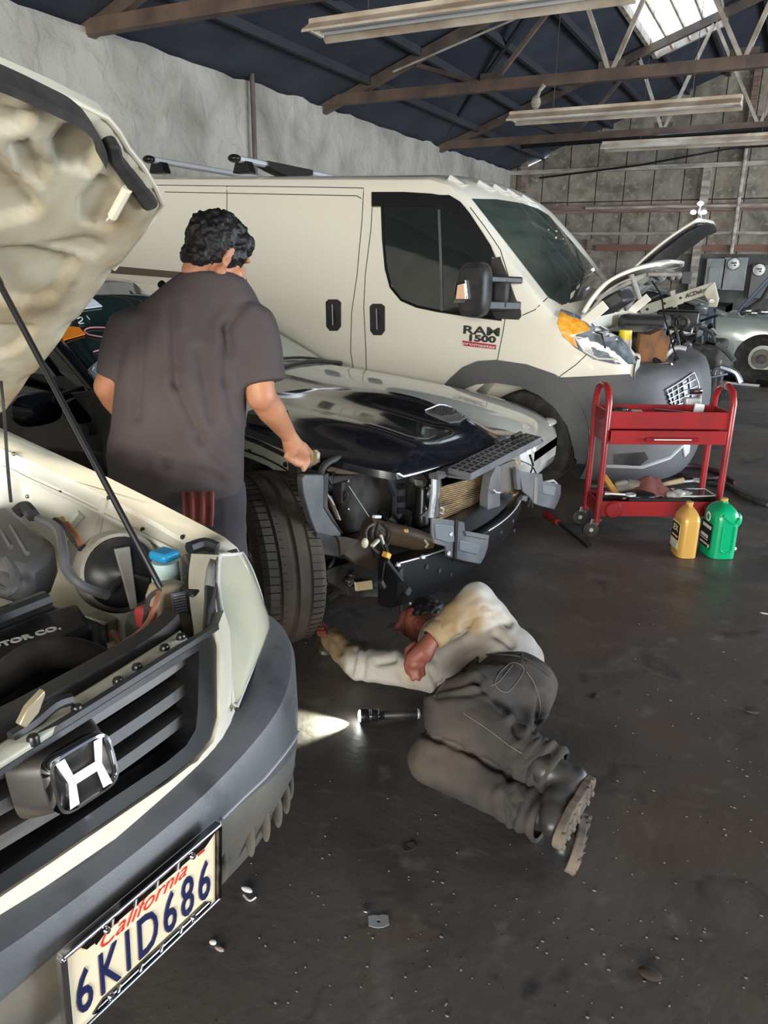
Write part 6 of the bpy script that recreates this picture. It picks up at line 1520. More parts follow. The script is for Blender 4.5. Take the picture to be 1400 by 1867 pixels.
for x, y in ((950,1200),(868,1200)): jseam([(x,y-6),(x+3,y+10)], .005, 'belt_loop', 'jeans', .003)
# boots
for kn_, an_, q_ in ((rkn, rank, .07), (lkn, lank, .066)):
    d = (an_-kn_).normalized(); cmb = MB(); rows = []
    u_ = d.orthogonal().normalized(); w_ = d.cross(u_)
    for hh_, rr_ in ((-.05, -.004), (-.03, .004), (-.015, -.003), (.005, .008), (.02, .001), (.04, .010), (.055, .004), (.05, -.006)):
        rows.append([an_+d*hh_+(u_*math.cos(a)+w_*math.sin(a))*(q_+rr_+.005*math.sin(3*a+hh_*60)) for a in [2*math.pi*i/28 for i in range(28)]])
    cols_ = [spline(list(c_), 3) for c_ in zip(*rows)]; cmb.grid([list(r_) for r_ in zip(*cols_)], True); cmb.build('trouser_cuff', M['jeans'], jo, angle=70)
def boot(heel, toe, ank, soleN, name='boot'):
    f = (toe-heel).normalized(); n = Vector(soleN); n = (n-f*n.dot(f)).normalized(); s = f.cross(n)
    b = MB(); L_ = (toe-heel).length
    chain(b, [heel-n*.045, heel+f*L_*.5-n*.052, toe-n*.035-f*.03], [.044, .046, .040]); b.ell(toe-f*.045-n*.032, (.046, .046, .040))
    chain(b, [heel-n*.05+f*.015, ank], [.048, .052])
    o = organic(b, name, M['boot'], m2, .0075, 3, lambda p: .002*noise.noise(p*30))
    pl = []
    for k in range(28):
        a = 2*math.pi*k/28; x = math.cos(a); y = math.sin(a); hw_ = .050*(1.0 if x > 0 else .82)*(1-.12*math.exp(-((x+.1)/.25)**2))
        pl.append((heel+toe)/2+f*(x*(L_/2+.028))+s*(hw_*math.copysign(abs(y)**.8, y)))
    so = MB(); so.prism([p-n*.012 for p in pl], n*.026); so.build('sole', M['sole'], o, bevel=.004, smooth=False)
    lg = MB()
    for k in range(7):
        if k == 2: continue
        t = -.42+.14*k; w_ = .040*(1-.25*abs(t)); c_ = (heel+toe)/2+f*(t*(L_+.04)); lg.bar(c_-s*w_+n*.014, c_-s*.006+f*.012+n*.014, .013, .010, up=n); lg.bar(c_+s*w_+n*.014, c_+s*.006+f*.012+n*.014, .013, .010, up=n)
    lg.build('sole_lugs', M['sole'], o, smooth=False, bevel=.002)['kind'] = 'stuff'
    P = [heel-n*.065+f*.012+s*.046, ank-(ank-heel).normalized()*.02+s*.045, ank+f*.035+s*.044, heel-n*.05+f*.07+s*.046]
    return o
boot(G(1072,1432,.185), G(1020,1528,.125), G(992,1402,.20), (FW*-.55+RT*.55+Vector((0,0,-.25))))
boot(G(1060,1500,.085), G(1042,1572,.055), G(972,1478,.085), (FW*-.4+RT*.6+Vector((0,0,-.35))))
# ================================================================== red tool cart
M['cart_red'] = mat('red_cart_enamel', (0.30,0.014,0.018), 0.38, coat=.3, col2=(.21,.016,.018), scale=5, col3=(.16,.05,.035), scale3=9, lo3=.66, hi3=.74)
cNL = Vector((-.871, 4.604, 0)); pNR = atZ(1335, 752, .79); pFL = atZ(1066, 737, .79)
cu = Vector((pNR.x-cNL.x, pNR.y-cNL.y, 0)); CW = cu.length; cu.normalize(); cv = Vector((-cu.y, cu.x, 0)); CDp = min(.56, (Vector((pFL.x, pFL.y, 0))-cNL).length)
CF = Matrix((cu, cv, Vector((0, 0, 1)))).transposed()
def cc(u, v, z): return cNL+cu*u+cv*v+Vector((0, 0, z))
cart = thing('tool_cart', cc(CW/2, CDp/2, 0), 'red metal tool cart with loop handles and casters standing before the white van', 'tool cart')
def cbox(u0, u1, v0, v1, z0, z1, nm, m='cart_red', par=None, bevel=.003): return MB().box(cc((u0+u1)/2, (v0+v1)/2, (z0+z1)/2), (u1-u0, v1-v0, z1-z0), CF).build(nm, M[m] if isinstance(m, str) else m, par or cart, bevel=bevel, smooth=False)
for u in (0, CW):
    P = [cc(u, 0, .10), cc(u, 0, .5), cc(u, 0, .84), cc(u, .03, .905), cc(u, .09, .93), cc(u, CDp-.09, .93), cc(u, CDp-.03, .905), cc(u, CDp, .84), cc(u, CDp, .5), cc(u, CDp, .10)]
    mb = MB(); mb.tube(P, .020, 10); mb.build('side_frame', M['cart_red'], cart, angle=50)
MB().tube([cc(CW, .10, .932), cc(CW, CDp-.1, .932)], .025, 12).build('handle_tape', mat('tape_grey', (.28,.24,.22), .7), cart)
# top tray
cbox(0, CW, .0, CDp, .685, .695, 'tray_floor'); 
for a in ((0, CW, -.006, .006), (0, CW, CDp-.006, CDp+.006), (-.006, .006, 0, CDp), (CW-.006, CW+.006, 0, CDp)): cbox(*a, .69, .79, 'tray_side')
dr = cbox(.02, CW-.03, -.035, -.015, .600, .682, 'drawer'); cbox(.03, CW-.04, -.015, CDp-.02, .605, .675, 'drawer_box', par=dr)
MB().tube([cc(CW*.30, -.040, .632), cc(CW*.30, -.058, .635), cc(CW*.72, -.058, .635), cc(CW*.72, -.040, .632)], .010, 8).build('drawer_handle', M['cart_red'], dr)
MB().bar(cc(CW*.36, -.070, .637), cc(CW*.66, -.070, .637), .003, .006).build('handle_label', M['lens_clear'], dr, smooth=False)
cbox(-.004, .004, .02, CDp-.02, .60, .69, 'tray_bracket')
# lower tray
cbox(0, CW, 0, CDp, .185, .195, 'shelf_floor')
for a in ((0, CW, -.006, .006), (0, CW, CDp-.006, CDp+.006), (-.006, .006, 0, CDp), (CW-.006, CW+.006, 0, CDp)): cbox(*a, .14, .235, 'shelf_side')
for u in (.03, CW-.10): MB().lathe([(0, .02), (.045, .018), (.055, .006), (.056, 0)], cc(u+.06, -.008, .185), -cv, 20).build('corner_boss', M['cart_red'], cart)
for u, v in ((0, 0), (0, CDp), (CW, 0), (CW, CDp)):
    f = MB().prism([cc(u, v, .12)-cu*.035, cc(u, v, .12)+cu*.035, cc(u-.03, v, .045)+cu*.018, cc(u-.03, v, .045)-cu*.018], cv*.03).build('caster_fork', M['steel'], cart, bevel=.003, smooth=False)
    MB().lathe([(.0, -.016), (.036, -.016), (.048, -.012), (.050, 0), (.048, .012), (.036, .016), (0, .016)], cc(u-.03, v+.015, .050), cv, 26).build('caster_wheel', M['rubber'], cart)
    MB().lathe([(0, .022), (.012, .022), (.014, .016)], cc(u-.03, v+.015, .050), -cv, 12).build('axle_nut', M['alu'], cart)
# things on the cart
def item(nm, build, label, cat, group=None):
    o = build; o.name = nm; return tag(o, label, cat, group)
def stick(nm, a, b, r, m, label, cat, group=None, mid=None, rs=None):
    P = [a, b] if mid is None else [a, mid, b]
    o = MB().tube(P, rs or r, 9, smooth=0 if mid is None else 5).build(nm, M[m] if isinstance(m, str) else m); return tag(o, label, cat, group)
def wrench(nm, a, b, r, m, label, cat='wrench'):
    a, b = Vector(a), Vector(b); d = (b-a).normalized(); s = d.cross(Vector((0, 0, 1))).normalized(); mb = MB()
    mb.bar(a+d*.02, b-d*.025, r*2.0, r*1.2)
    rows = []
    R_ = r*2.6
    ring = []
    for i in range(20):
        q = 2*math.pi*i/20; c = b+(d*math.cos(q)+s*math.sin(q))*R_; o_ = (d*math.cos(q)+s*math.sin(q))*r*.9
        ring.append([c-o_-Vector((0,0,r*.7)), c+o_-Vector((0,0,r*.7)), c+o_+Vector((0,0,r*.7)), c-o_+Vector((0,0,r*.7))])
    ring.append(ring[0]); mb.grid(ring, True)
    for q in (-1, 1): mb.bar(a+s*q*r*.9+d*.02, a+s*q*r*1.7-d*.012, r*1.2, r*1.2)
    return tag(mb.build(nm, M[m], smooth=False), label, cat)
S1 = .200; S2 = .70
crag = MB(); rows = []
for i in range(15):
    row = []
    for j in range(17):
        a, b = i/14, j/16; u = CW*.36+.30*b-.02; v = .06+.26*a
        hgt = S1+.02+.13*math.exp(-((b-.45)/.35)**2-((a-.5)/.38)**2)+.028*noise.noise(Vector((a*5, b*5, 1)))+.012*noise.noise(Vector((a*12, b*12, 4)))
        row.append(cc(u+.02*noise.noise(Vector((a*4, b*3, 9))), v, max(S1+.003, hgt)))
    rows.append(row)
crag.grid(rows); item('shop_rag', crag.build('shop_rag', mat('dusty_red_cloth', (.24,.085,.075), .95, col2=(.17,.06,.055), scale=12), solid=.004, angle=70), 'crumpled dusty red rag heaped in the middle of the cart\'s lower shelf', 'rag')
stick('round_bar', cc(.20, .04, S1+.03), cc(CW*.78, .035, S1+.035), .016, 'black_plastic', 'long dark bar lying along the front of the cart\'s lower shelf', 'bar')
stick('round_bar', cc(CW*.80, .05, S1+.03), cc(CW+.02, .05, S1+.04), .018, 'satin_black', 'short black rubber handled bar at the right front of the lower shelf', 'bar')
stick('breaker_bar', cc(.04, .10, S1+.02), cc(CW*.48, .12, S1+.06), .012, 'satin_black', 'thin black bar slanting from the left corner of the lower shelf to the red rag', 'bar')
stick('hammer_handle', cc(CW*.62, .30, S1+.05), cc(CW*.86, .30, S1+.09), .016, mat('hammer_wood', (.45,.36,.24), .6), 'pale wooden tool handle behind the red rag', 'handle', rs=[.013, .017, .020])
stick('torch_handle', cc(CW*.62, .20, S1+.03), cc(CW*.92, .24, S1+.05), .020, mat('dark_green_grip', (.03,.05,.04), .5), 'black tool grip with a green ring on the right of the lower shelf', 'tool')
o = MB().box(cc(CW*.86, .14, S1+.03), (.22, .16, .05), CF).build('small_box', M['satin_black'], bevel=.003, smooth=False); tag(o, 'flat black and white cardboard box on the right of the lower shelf', 'box')
mb = MB(); c_ = cc(CW*.86, .14, S1+.056)
for a, b in (((-.11, -.08), (.11, -.08)), ((-.11, .08), (.11, .08)), ((-.11, -.08), (-.11, .08)), ((.11, -.08), (.11, .08))): mb.bar(c_+cu*a[0]+cv*a[1], c_+cu*b[0]+cv*b[1], .010, .003)
for a in (-.11, .11): mb.bar(cc(CW*.86+a, .058, S1+.01), cc(CW*.86+a, .058, S1+.055), .004, .008)
mb.bar(cc(CW*.86-.11, .058, S1+.052), cc(CW*.86+.11, .058, S1+.052), .006, .006); mb.bar(cc(CW*.86-.11, .058, S1+.008), cc(CW*.86+.11, .058, S1+.008), .006, .006)
k_ = mb.build('box_border', M['lens_clear'], o, smooth=False)
mb = MB(); mb.ell(cc(CW*.86+.01, .057, S1+.03), (.03, .003, .014)); mb.build('box_emblem', M['alu'], o)
pb = MB()
for k in range(3): pb.ell(cc(CW*.66+.05*k, .10+.01*k, S1+.035+.01*(k % 2)), (.045, .05, .035), None, 10, 7)
o = organic(pb, 'plastic_bag', mat('clear_plastic_bag', (.50,.50,.48), .25, col2=(.3,.3,.3), scale=14), None, .008, 1, lambda p: .010*noise.noise(p*40)); tag(o, 'crumpled clear plastic bag in front of the green-ringed grip on the lower shelf', 'bag')
o = MB().box(cc(.13, .20, S1+.075), (.035, .16, .03), CF @ Matrix.Rotation(.9, 3, 'X') @ Matrix.Rotation(.5, 3, 'Z')).build('brush', mat('orange_wood', (.45,.22,.05), .6), bevel=.004, smooth=False); tag(o, 'orange-brown wooden block tool standing tilted at the left of the lower shelf', 'tool')
lump = MB(); chain(lump, [cc(.18, .22, S1+.05), cc(.27, .24, S1+.07), cc(.34, .22, S1+.06)], [.03, .045, .05]); chain(lump, [cc(.17, .2, S1+.09), cc(.22, .2, S1+.10)], [.018, .02])
tag(organic(lump, 'impact_wrench', mat('dusty_grey_tool', (.20,.19,.17), .6), None, .008, 2), 'dusty grey air tool lying left of the red rag', 'tool')
lump = MB(); lump.ell(cc(.30, .10, S1+.04), (.10, .06, .035), CF); lump.ell(cc(.40, .12, S1+.03), (.05, .04, .025), CF)
tag(organic(lump, 'rubber_boot_part', M['satin_black'], None, .008, 2), 'rounded black rubber part in front of the grey air tool', 'part')
rnd = random.Random(8)
for k, (lab, m) in enumerate((('dull steel socket bar near the left post of the lower shelf', 'steel'), ('dark wrench under the orange wooden tool', 'dusty_black'), ('grey curved spanner at the left corner of the lower shelf', 'grey_plastic'), ('small steel hook tool behind the wooden handle', 'alu'), ('bright steel spanner at the left front corner of the lower shelf', 'alu'))):
    p = ((.05, .14), (.09, .26), (.05, .3), (CW*.84, .36), (.06, .05))[k]
    a = rnd.uniform(-.6, .6)
    wrench('wrench', cc(p[0], p[1], S1+.025+.012*k), cc(p[0]+.15*math.cos(a), p[1]+.10*math.sin(a), S1+.03+.012*k), .009, m, lab)
wrench('wrench', cc(CW*.44, .10, S2+.085), cc(CW*.76, .03, S2+.075), .008, 'chrome', 'chrome ratchet lying over the front rim of the cart\'s top tray')
wrench('wrench', cc(CW*.50, .16, S2+.03), cc(CW*.72, .10, S2+.05), .010, 'chrome', 'shiny spanner beside the ratchet in the cart\'s top tray')
for k, (u, v, lab) in enumerate(((.05, .2, 'small dark socket at the left end of the top tray'), (.11, .16, 'second dark socket from the left in the top tray'), (.16, .22, 'silver socket near the left loop handle'), (.22, .14, 'silver clip right of the left loop handle in the top tray'))):
    o = MB().lathe([(0, .03), (.014, .03), (.018, .025), (.018, -.03), (0, -.03)], cc(u, v, S2+.06), cu, 12).build('socket', M[('dusty_black', 'dusty_black', 'steel', 'alu')[k]]); tag(o, lab, 'socket', 'sockets in the top tray')
g = thing('spray_gun', cc(CW-.11, .30, S2), 'silver tool head with a cream cloth strip at the right end of the top tray', 'tool')
MB().box(cc(CW-.11, .32, S2+.10), (.10, .05, .05), CF).build('tool_body', M['alu'], g, bevel=.008); MB().tube([cc(CW-.14, .32, S2+.16), cc(CW-.06, .32, S2+.165)], .018, 10).build('tool_head', M['chrome'], g)
MB().tube([cc(CW-.07, .32, S2), cc(CW-.07, .32, S2+.14)], .014, 8).build('tool_neck', M['steel'], g); MB().prism([cc(CW-.16, .18, S2+.005), cc(CW-.09, .18, S2+.005), cc(CW-.08, .20, S2+.10), cc(CW-.14, .20, S2+.11)], cv*.01).build('cloth_strip', M['lens_clear'], g, bevel=.004)
# ================================================================== oil bottles
def bottle(base, ang, H, a, b, col, cap, label, kind):
    F = Vector((math.cos(ang), math.sin(ang), 0)); Sd = Vector((-F.y, F.x, 0)); Zv = Vector((0, 0, 1)); base = Vector(base)   # F = label direction
    t = thing('oil_bottle', base, label, 'bottle')
    if kind == 0: prof = [(0, .86, .92), (.02, .96, .98), (.06, 1, 1), (.60, 1, 1), (.72, .97, .94), (.80, .80, .78), (.87, .52, .55), (.91, .30, .34), (.93, .24, .28), (.95, .24, .28)]
    else: prof = [(0, .90, .92), (.02, .98, .98), (.06, 1, 1), (.62, .98, .98), (.74, .94, .92), (.83, .72, .80), (.90, .38, .52), (.92, .24, .30), (.94, .24, .26), (.95, .24, .26)]
    rows = []
    for h_, sa, sb in prof:
        off = -.02*H if False else 0
        rows.append([base+F*(a*sa*math.copysign(abs(math.cos(q))**.55, math.cos(q)))+Sd*(b*sb*math.copysign(abs(math.sin(q))**.55, math.sin(q)))+Zv*(h_*H) for q in [2*math.pi*i/40 for i in range(40)]])
    cols_ = [spline(list(c_), 3) for c_ in zip(*rows)]; rows = [list(r) for r in zip(*cols_)]
    mb = MB(); mb.grid(rows, True); mb.ngon(rows[0][::-1]); mb.ngon(rows[-1]); bo = mb.build('bottle_body', col, t, angle=60)
    MB().lathe([(0, .05*H), (.018, .05*H), (.021, .045*H), (.021, 0)], base+Zv*.945*H, n=24).build('cap', cap, t)
    return t, F, Sd, base
GOLD = mat('gold_plastic', (.62,.36,.09), .32, .15, coat=.3); GRN = mat('green_plastic', (.0,.36,.15), .30, coat=.4)
LBK = mat('label_black', (.02,.02,.018), .4); LCR = mat('label_cream', (.75,.66,.38), .4)
bp_ = atZ(1243, 1013, 0)
t, F, Sd, B = bottle((bp_.x, bp_.y+.03, 0), math.radians(207), .325, .058, .082, GOLD, GOLD, 'gold plastic oil bottle with black label standing on the floor before the red cart', 0)
def lab(t, B, F, Sd, dist, s0, s1, z0, z1, m, nm, th=.0015):
    return MB().prism([B+F*dist+Sd*s0+Vector((0,0,z0)), B+F*dist+Sd*s1+Vector((0,0,z0)), B+F*dist+Sd*s1+Vector((0,0,z1)), B+F*dist+Sd*s0+Vector((0,0,z1))], F*th).build(nm, m, t, smooth=False)
lb_ = lab(t, B, F, Sd, .058, -.06, .06, .045, .205, LCR, 'label'); lab(t, B, F, Sd, .0595, -.055, .055, .10, .195, LBK, 'label_panel')
mb = MB(); put_text(mb, 'EX', .05, B+F*.062+Vector((0,0,.165)), Sd, Vector((0,0,1)), .0005, .001, 0, 1.2); mb.build('label_lettering', LCR, t, smooth=False)
lab(t, B, F, Sd, .061, -.04, .04, .115, .125, LCR, 'label_line'); lab(t, B, F, Sd, .0595, -.04, .045, .05, .085, M['lens_clear'], 'label_panel')
bp_ = atZ(1304, 1013, 0)
t, F, Sd, B = bottle((bp_.x, bp_.y+.04, 0), math.radians(209), .345, .078, .10, GRN, GOLD, 'green plastic oil bottle with gold cap standing right of the gold bottle', 1)
lab(t, B, F, Sd, .078, -.07, .07, .05, .20, LBK, 'label'); lab(t, B, F, Sd, .0795, -.05, .055, .165, .185, M['lens_clear'], 'label_line')
for z0, z1 in ((.105, .125), (.092, .097), (.065, .075)): lab(t, B, F, Sd, .0795, -.06, .03, z0, z1, M['lens_clear'], 'label_line')
MB().lathe([(.016, .001), (.022, .002), (.028, .001), (.030, 0)], B+F*.079+Vector((0,0,.232)), F, 24).build('label_ring', M['lens_clear'], t); MB().lathe([(0, .001), (.012, .001), (.013, 0)], B+F*.079-Sd*-.05+Vector((0,0,.065)), F, 16).build('label_dot', LCR, t)
# grip ridge and recess on the broad side facing the room
side = -Sd if (CP-B).dot(-Sd) > (CP-B).dot(Sd) else Sd
mb = MB(); P = []
for q in range(25):
    a = math.pi*q/24; P.append(B+side*.099+F*(-.004+.034*math.cos(a))+Vector((0,0,.07-.03*math.sin(a))))
mb.tube([B+side*.099+F*.030+Vector((0,0,.20))]+P+[B+side*.099-F*.038+Vector((0,0,.20))], .0055, 8); mb.build('grip_ridge', GRN, t)
mb = MB(); mb.tube([B+side*.096+F*.04+Vector((0,0,.265)), B+side*.097-F*.03+Vector((0,0,.215)), B+side*.093-F*.06+Vector((0,0,.25))], .008, 8, smooth=4); mb.build('grip_ridge', GRN, t)
hb = MB(); hb.ell(B-F*.085+side*.02+Vector((0,0,.215)), (.026,.030,.045)); hb.build('grip_bulge', GRN, t)
MB().ell(B-F*.080+side*.05+Vector((0,0,.05)), (.012,.012,.012)).build('white_plug', M['lens_clear'], t)
# ================================================================== flashlight lying on the floor, lit
fa_ = atZ(656, 1305, .030); fb_ = atZ(765, 1301, .022); fd_ = (fb_-fa_).normalized(); FLn = (fb_-fa_).length
fl = thing('flashlight', fa_, 'lit black flashlight lying on the floor, its beam pointing at the cream car', 'flashlight')
def fp(k): return fa_+fd_*(FLn*k)
mb = MB(); k_ = FLn
mb.lathe([(.020, .004), (.026, 0), (.027, .01), (.026, k_*.13), (.024, k_*.15), (.025, k_*.17), (.021, k_*.20), (.023, k_*.21), (.023, k_*.28), (.019, k_*.32), (.0165, k_*.36), (.0165, k_*.40)], fa_, fd_, 28); mb.build('head', M['satin_black'], fl)
MB().lathe([(.0165, k_*.40), (.0175, k_*.41), (.0175, k_*.96), (.015, k_*.965)], fa_, fd_, 24).build('barrel', M['black_plastic'], fl)
MB().lathe([(.0178, k_*.955), (.0185, k_*.965), (.0185, k_*.985), (.014, k_), (0, k_)], fa_, fd_, 24).build('tail_cap', M['alu'], fl)
for a in (.14, .17, .29): MB().lathe([(.0255 if a < .2 else .0235, k_*a), (.0268 if a < .2 else .0245, k_*(a+.008)), (.0255 if a < .2 else .0235, k_*(a+.016))], fa_, fd_, 28).build('head_ring', M['chrome'], fl)
MB().ell(fa_, (.007, .021, .021), fd_.to_track_quat('X', 'Z').to_matrix()).build('lens', mat('lit_lens', (1,1,1), .3, emit=(.95,1,.93), estr=25.0), fl)
ld = bpy.data.lights.new('flashlight_beam', 'SPOT'); ld.energy = 38; ld.spot_size = math.radians(64); ld.spot_blend = .7; ld.shadow_soft_size = .012; ld.color = (.93, 1.0, .80)
lo = bpy.data.objects.new('flashlight_beam', ld); COL.objects.link(lo); lo.location = fa_-fd_*.012-fa_; lo.parent = fl
lo.rotation_euler = (-fd_+Vector((0, 0, -.20))).to_track_quat('-Z', 'Y').to_euler()
# wrench in the hand by the tyre
wrench('wrench', G(583,1143,.10), G(592,1177,.045), .011, 'steel', 'steel ring wrench held by the lying person at the black car\'s tyre')
# ================================================================== floor litter
def clip_plate(c, sz, rot, m, label, cat='metal clip'):
    mb = MB(); R_ = Matrix.Rotation(rot, 3, 'Z'); c = Vector(c); n = 12; hole = []; out = [Vector((-sz,-sz*.75,0)), Vector((sz,-sz*.75,0)), Vector((sz,sz*.75,0)), Vector((-sz,sz*.75,0))]
    ring = [Vector((sz*.2*math.cos(2*math.pi*i/12), sz*.2*math.sin(2*math.pi*i/12), 0)) for i in range(12)]
    outr = []
    for i in range(12):
        a = 2*math.pi*i/12; d = Vector((math.cos(a), math.sin(a), 0)); k = min(sz/max(abs(d.x), 1e-6), sz*.75/max(abs(d.y), 1e-6)); outr.append(d*k)
    rows = [[c+R_ @ (q+Vector((0,0,z+abs(q.x)*.15))) for q in L_] for L_, z in ((ring, 0), (outr, 0), (outr, .002), (ring, .002), (ring, 0))]
    mb.grid(rows, True); return tag(mb.build('metal_clip', m, smooth=False), label, cat)
CL = mat('zinc_plate', (.42,.43,.45), .45, .5)
clip_plate(G(690,1681,.001), .026, .55, CL, 'grey square metal clip with a hole on the floor before the cream car')
clip_plate(G(745,1545,.001), .020, .9, M['dusty_black'], 'dark square clip on the floor below the lying person\'s knees')
tag(MB().ell(G(450,1622,.006), (.018,.008,.006)).build('plastic_scrap', M['lens_clear']), 'small white scrap of plastic on the floor under the cream bumper', 'scrap')
tag(MB().tube([G(444,1632,.004), G(455,1642,.006), G(466,1636,.004)], .003, 6, smooth=4).build('wire_scrap', M['alu']), 'tiny bent wire beside the white scrap under the cream bumper', 'scrap')
tag(MB().ell(G(388,1718,.005), (.010,.007,.005)).build('plastic_scrap', M['lens_clear']), 'pale crumb on the floor right of the licence plate', 'scrap')
tag(MB().ell(G(400,1730,.004), (.014,.006,.004)).build('plastic_scrap', mat('pinkish_scrap', (.35,.28,.27), .7)), 'pinkish grey crumb on the floor right of the licence plate', 'scrap')
tag(MB().ell(G(1185,1775,.008), (.028,.018,.008)).build('dirt_clod', mat('clod', (.05,.035,.03), .9), None), 'dark dirt clod on the floor at the lower right', 'dirt')
tag(MB().ell(G(1370,1297,.006), (.025,.012,.006)).build('dirt_clod', M['dusty_black']), 'small dark clod on the floor near the right edge', 'dirt')
tag(MB().ell(G(1393,1118,.004), (.02,.01,.003)).build('paper_scrap', M['lens_clear']), 'white scrap on the floor at the right edge, below the green bottle', 'scrap')
tag(MB().ell(G(1085,1268,.004), (.015,.02,.004)).build('dirt_clod', M['rubber']), 'dark spot of dirt on the floor right of the lying person\'s hip', 'dirt')
tag(MB().ell(G(665,1660,.004), (.012,.006,.004)).build('wire_scrap', M['steel']), 'tiny metal crumb just above the grey metal clip', 'scrap')
gr = MB(); rg_ = random.Random(21)
for k in range(260):
    x, y = rg_.uniform(420, 1390), rg_.uniform(1130, 1860)
    if 560 < x < 1100 and y < 1420: continue
    c = G(x, y, .0015); r_ = rg_.uniform(.0012, .0035); gr.ell(c, (r_*rg_.uniform(.8, 2), r_, r_*.6), None, 5, 3)
tag(gr.build('floor_grit', mat('grit', (.22,.20,.18), .9)), 'pale grit and crumbs scattered over the dark concrete floor', 'grit', kind='stuff')
# pry bar with red grip and coiled hose by the cart
jb = thing('jack_handle', G(1010,950,0), 'black pry bar with a red grip lying on the floor left of the red cart', 'pry bar')
MB().tube([G(994,936,.02), G(1016,952,.02)], .020, 10).build('grip', M['cart_red'], jb); MB().tube([G(1014,950,.016), G(1062,988,.012), G(1070,996,.012), G(1076,993,.012)], .010, 8).build('rod', M['satin_black'], jb)
def floor_hose(pts, r, m, label): tag(MB().tube([atZ(x, y, r+.001) for x, y in pts], r, 8, smooth=6).build('air_hose', M[m] if isinstance(m, str) else m), label, 'hose')
HB = mat('maroon_hose', (.06,.022,.028), .6)
floor_hose([(1215,862),(1250,850),(1300,856),(1318,868),(1290,872),(1240,866),(1220,858),(1262,848),(1310,862),(1340,880)], .016, HB, 'dark maroon air hose coiled on the floor behind the red cart')
floor_hose([(1290,880),(1320,884),(1350,900),(1400,920)], .018, 'rubber', 'black cable running from the cart to the right edge of the picture')
tag(MB().bar(atZ(1290,868,.01), atZ(1420,925,.01), .05, .012).build('floor_strip', M['rubber']), 'flat dark rubber strip on the floor behind the bottles', 'strip')
# ================================================================== back of the shop
# silver coupe with its hood up and a front wheel off
CYn = 12.3
coupe = thing('coupe_car', (-.9, CYn+.85, 0), 'silver green coupe at the back wall with its front wheel off and hood raised', 'car')
M['silver_green'] = mat('silver_green_paint', (0.30,0.34,0.31), 0.25, .35, coat=1.0)
def cy(x, y, Y=CYn): 
    p = atY(x, y, Y); return p
side_top = [(-4.3,.80),(-3.9,.92),(-3.2,.98),(-2.4,1.0),(-1.6,.99),(-.9,.97),(-.35,.95),(.1,.88),(.4,.74),(.5,.55)]
def csec(x, w, z0, z1, zc=None):
    zc = zc or z1+.04; pts = [(w*.93, z0), (w, z0+.15), (w*1.02, (z0+z1)/2+.05), (w, z1-.10), (w*.96, z1-.03), (w*.88, z1), (w*.5, zc-.01), (0, zc)]
    yc = CYn+.85
    return [Vector((x, yc+y, z)) for y, z in pts]+[Vector((x, yc-y, z)) for y, z in pts[:-1]][::-1]
st_ = [csec(-4.6, .6, .4, .72), csec(-4.4, .74, .28, .88), csec(-3.8, .82, .2, .98), csec(-2.8, .85, .2, .99), csec(-1.9, .85, .2, .98), csec(-1.2, .85, .2, .97), csec(-.7, .85, .2, .96), csec(-.66, .85, .2, .955, .72), csec(0, .83, .2, .90, .70), csec(.35, .78, .24, .80, .68), csec(.55, .62, .3, .66, .64)]
mb = MB().grid(st_, True); mb.ngon(st_[0][::-1]); mb.ngon(st_[-1]); cb_ = mb.build('body', M['silver_green'], coupe, angle=40)
boolean(cb_, [cyl_obj((-.28, CYn-.1, .36), (0, .9, 0), .37), cyl_obj((-3.35, CYn-.1, .36), (0, .9, 0), .36)])
gs = [csec(-3.7, .62, .95, 1.0, 1.01), csec(-3.1, .60, .95, 1.22, 1.25), csec(-2.5, .60, .95, 1.30, 1.33), csec(-1.9, .60, .95, 1.29, 1.32), csec(-1.35, .63, .95, 1.12, 1.16), csec(-.85, .70, .93, .96, .99)]
mb = MB().grid(gs, True); mb.ngon(gs[0]); mb.ngon(gs[-1]); mb.build('greenhouse', mat('coupe_glass', (.03,.035,.03), .08, coat=1.0), coupe, angle=40)
mb = MB(); yn = CYn+.85-.63
MB().tube([(-3.8, yn-.08, 1.0), (-3.1, yn, 1.23), (-2.5, yn-.0, 1.32), (-1.9, yn-.0, 1.31), (-1.35, yn-.04, 1.13), (-.83, yn-.12, .97)], .035, 8, smooth=5).build('roof_rail', M['silver_green'], coupe)
MB().grid([[(x, CYn+.85+y, z+.02) for y in (-.5, -.25, 0, .25, .5)] for x, z in ((-3.0, 1.26), (-2.5, 1.335), (-1.95, 1.325))]).build('roof', M['silver_green'], coupe, solid=.01)
MB().tube([(-2.7, yn-.20, 1.0), (-.85, yn-.20, .98)], .010, 6).build('belt_trim', M['alu'], coupe)
c = atY(1283, 562, CYn-.12); MB().ell(c, (.13, .08, .075)).build('wing_mirror', M['silver_green'], coupe)
MB().tube([(-1.02, CYn-.004, .96), (-1.0, CYn-.018, .7), (-1.02, CYn-.008, .35)], .006, 6).build('panel_gap', M['seam'], coupe)
MB().lathe([(0, .0), (.13, .0), (.135, .02)], (-.28, CYn+.24, .36), (0, -1, 0), 28).build('brake_disc', mat('rusty_disc', (.16,.15,.13), .6, .3), coupe); MB().lathe([(0, .03), (.06, .03), (.065, 0)], (-.28, CYn+.19, .36), (0, -1, 0), 20).build('hub', M['dusty_black'], coupe)
wheel(coupe, (-3.35, CYn+.16, .33), .33, .2, Vector((0,-1,0)), .21, 'alu', 5); wheel(coupe, (-3.35, CYn+1.54, .33), .33, .2, Vector((0,1,0)), .21, 'alu', 5); wheel(coupe, (-.28, CYn+1.54, .33), .33, .2, Vector((0,1,0)), .21, 'alu', 5)
MB().lathe([(.372, .42), (.368, .10), (0, .08)], (-.28, CYn+.44, .36), (0, -1, 0), 36).build('wheel_well', M['rubber'], coupe)
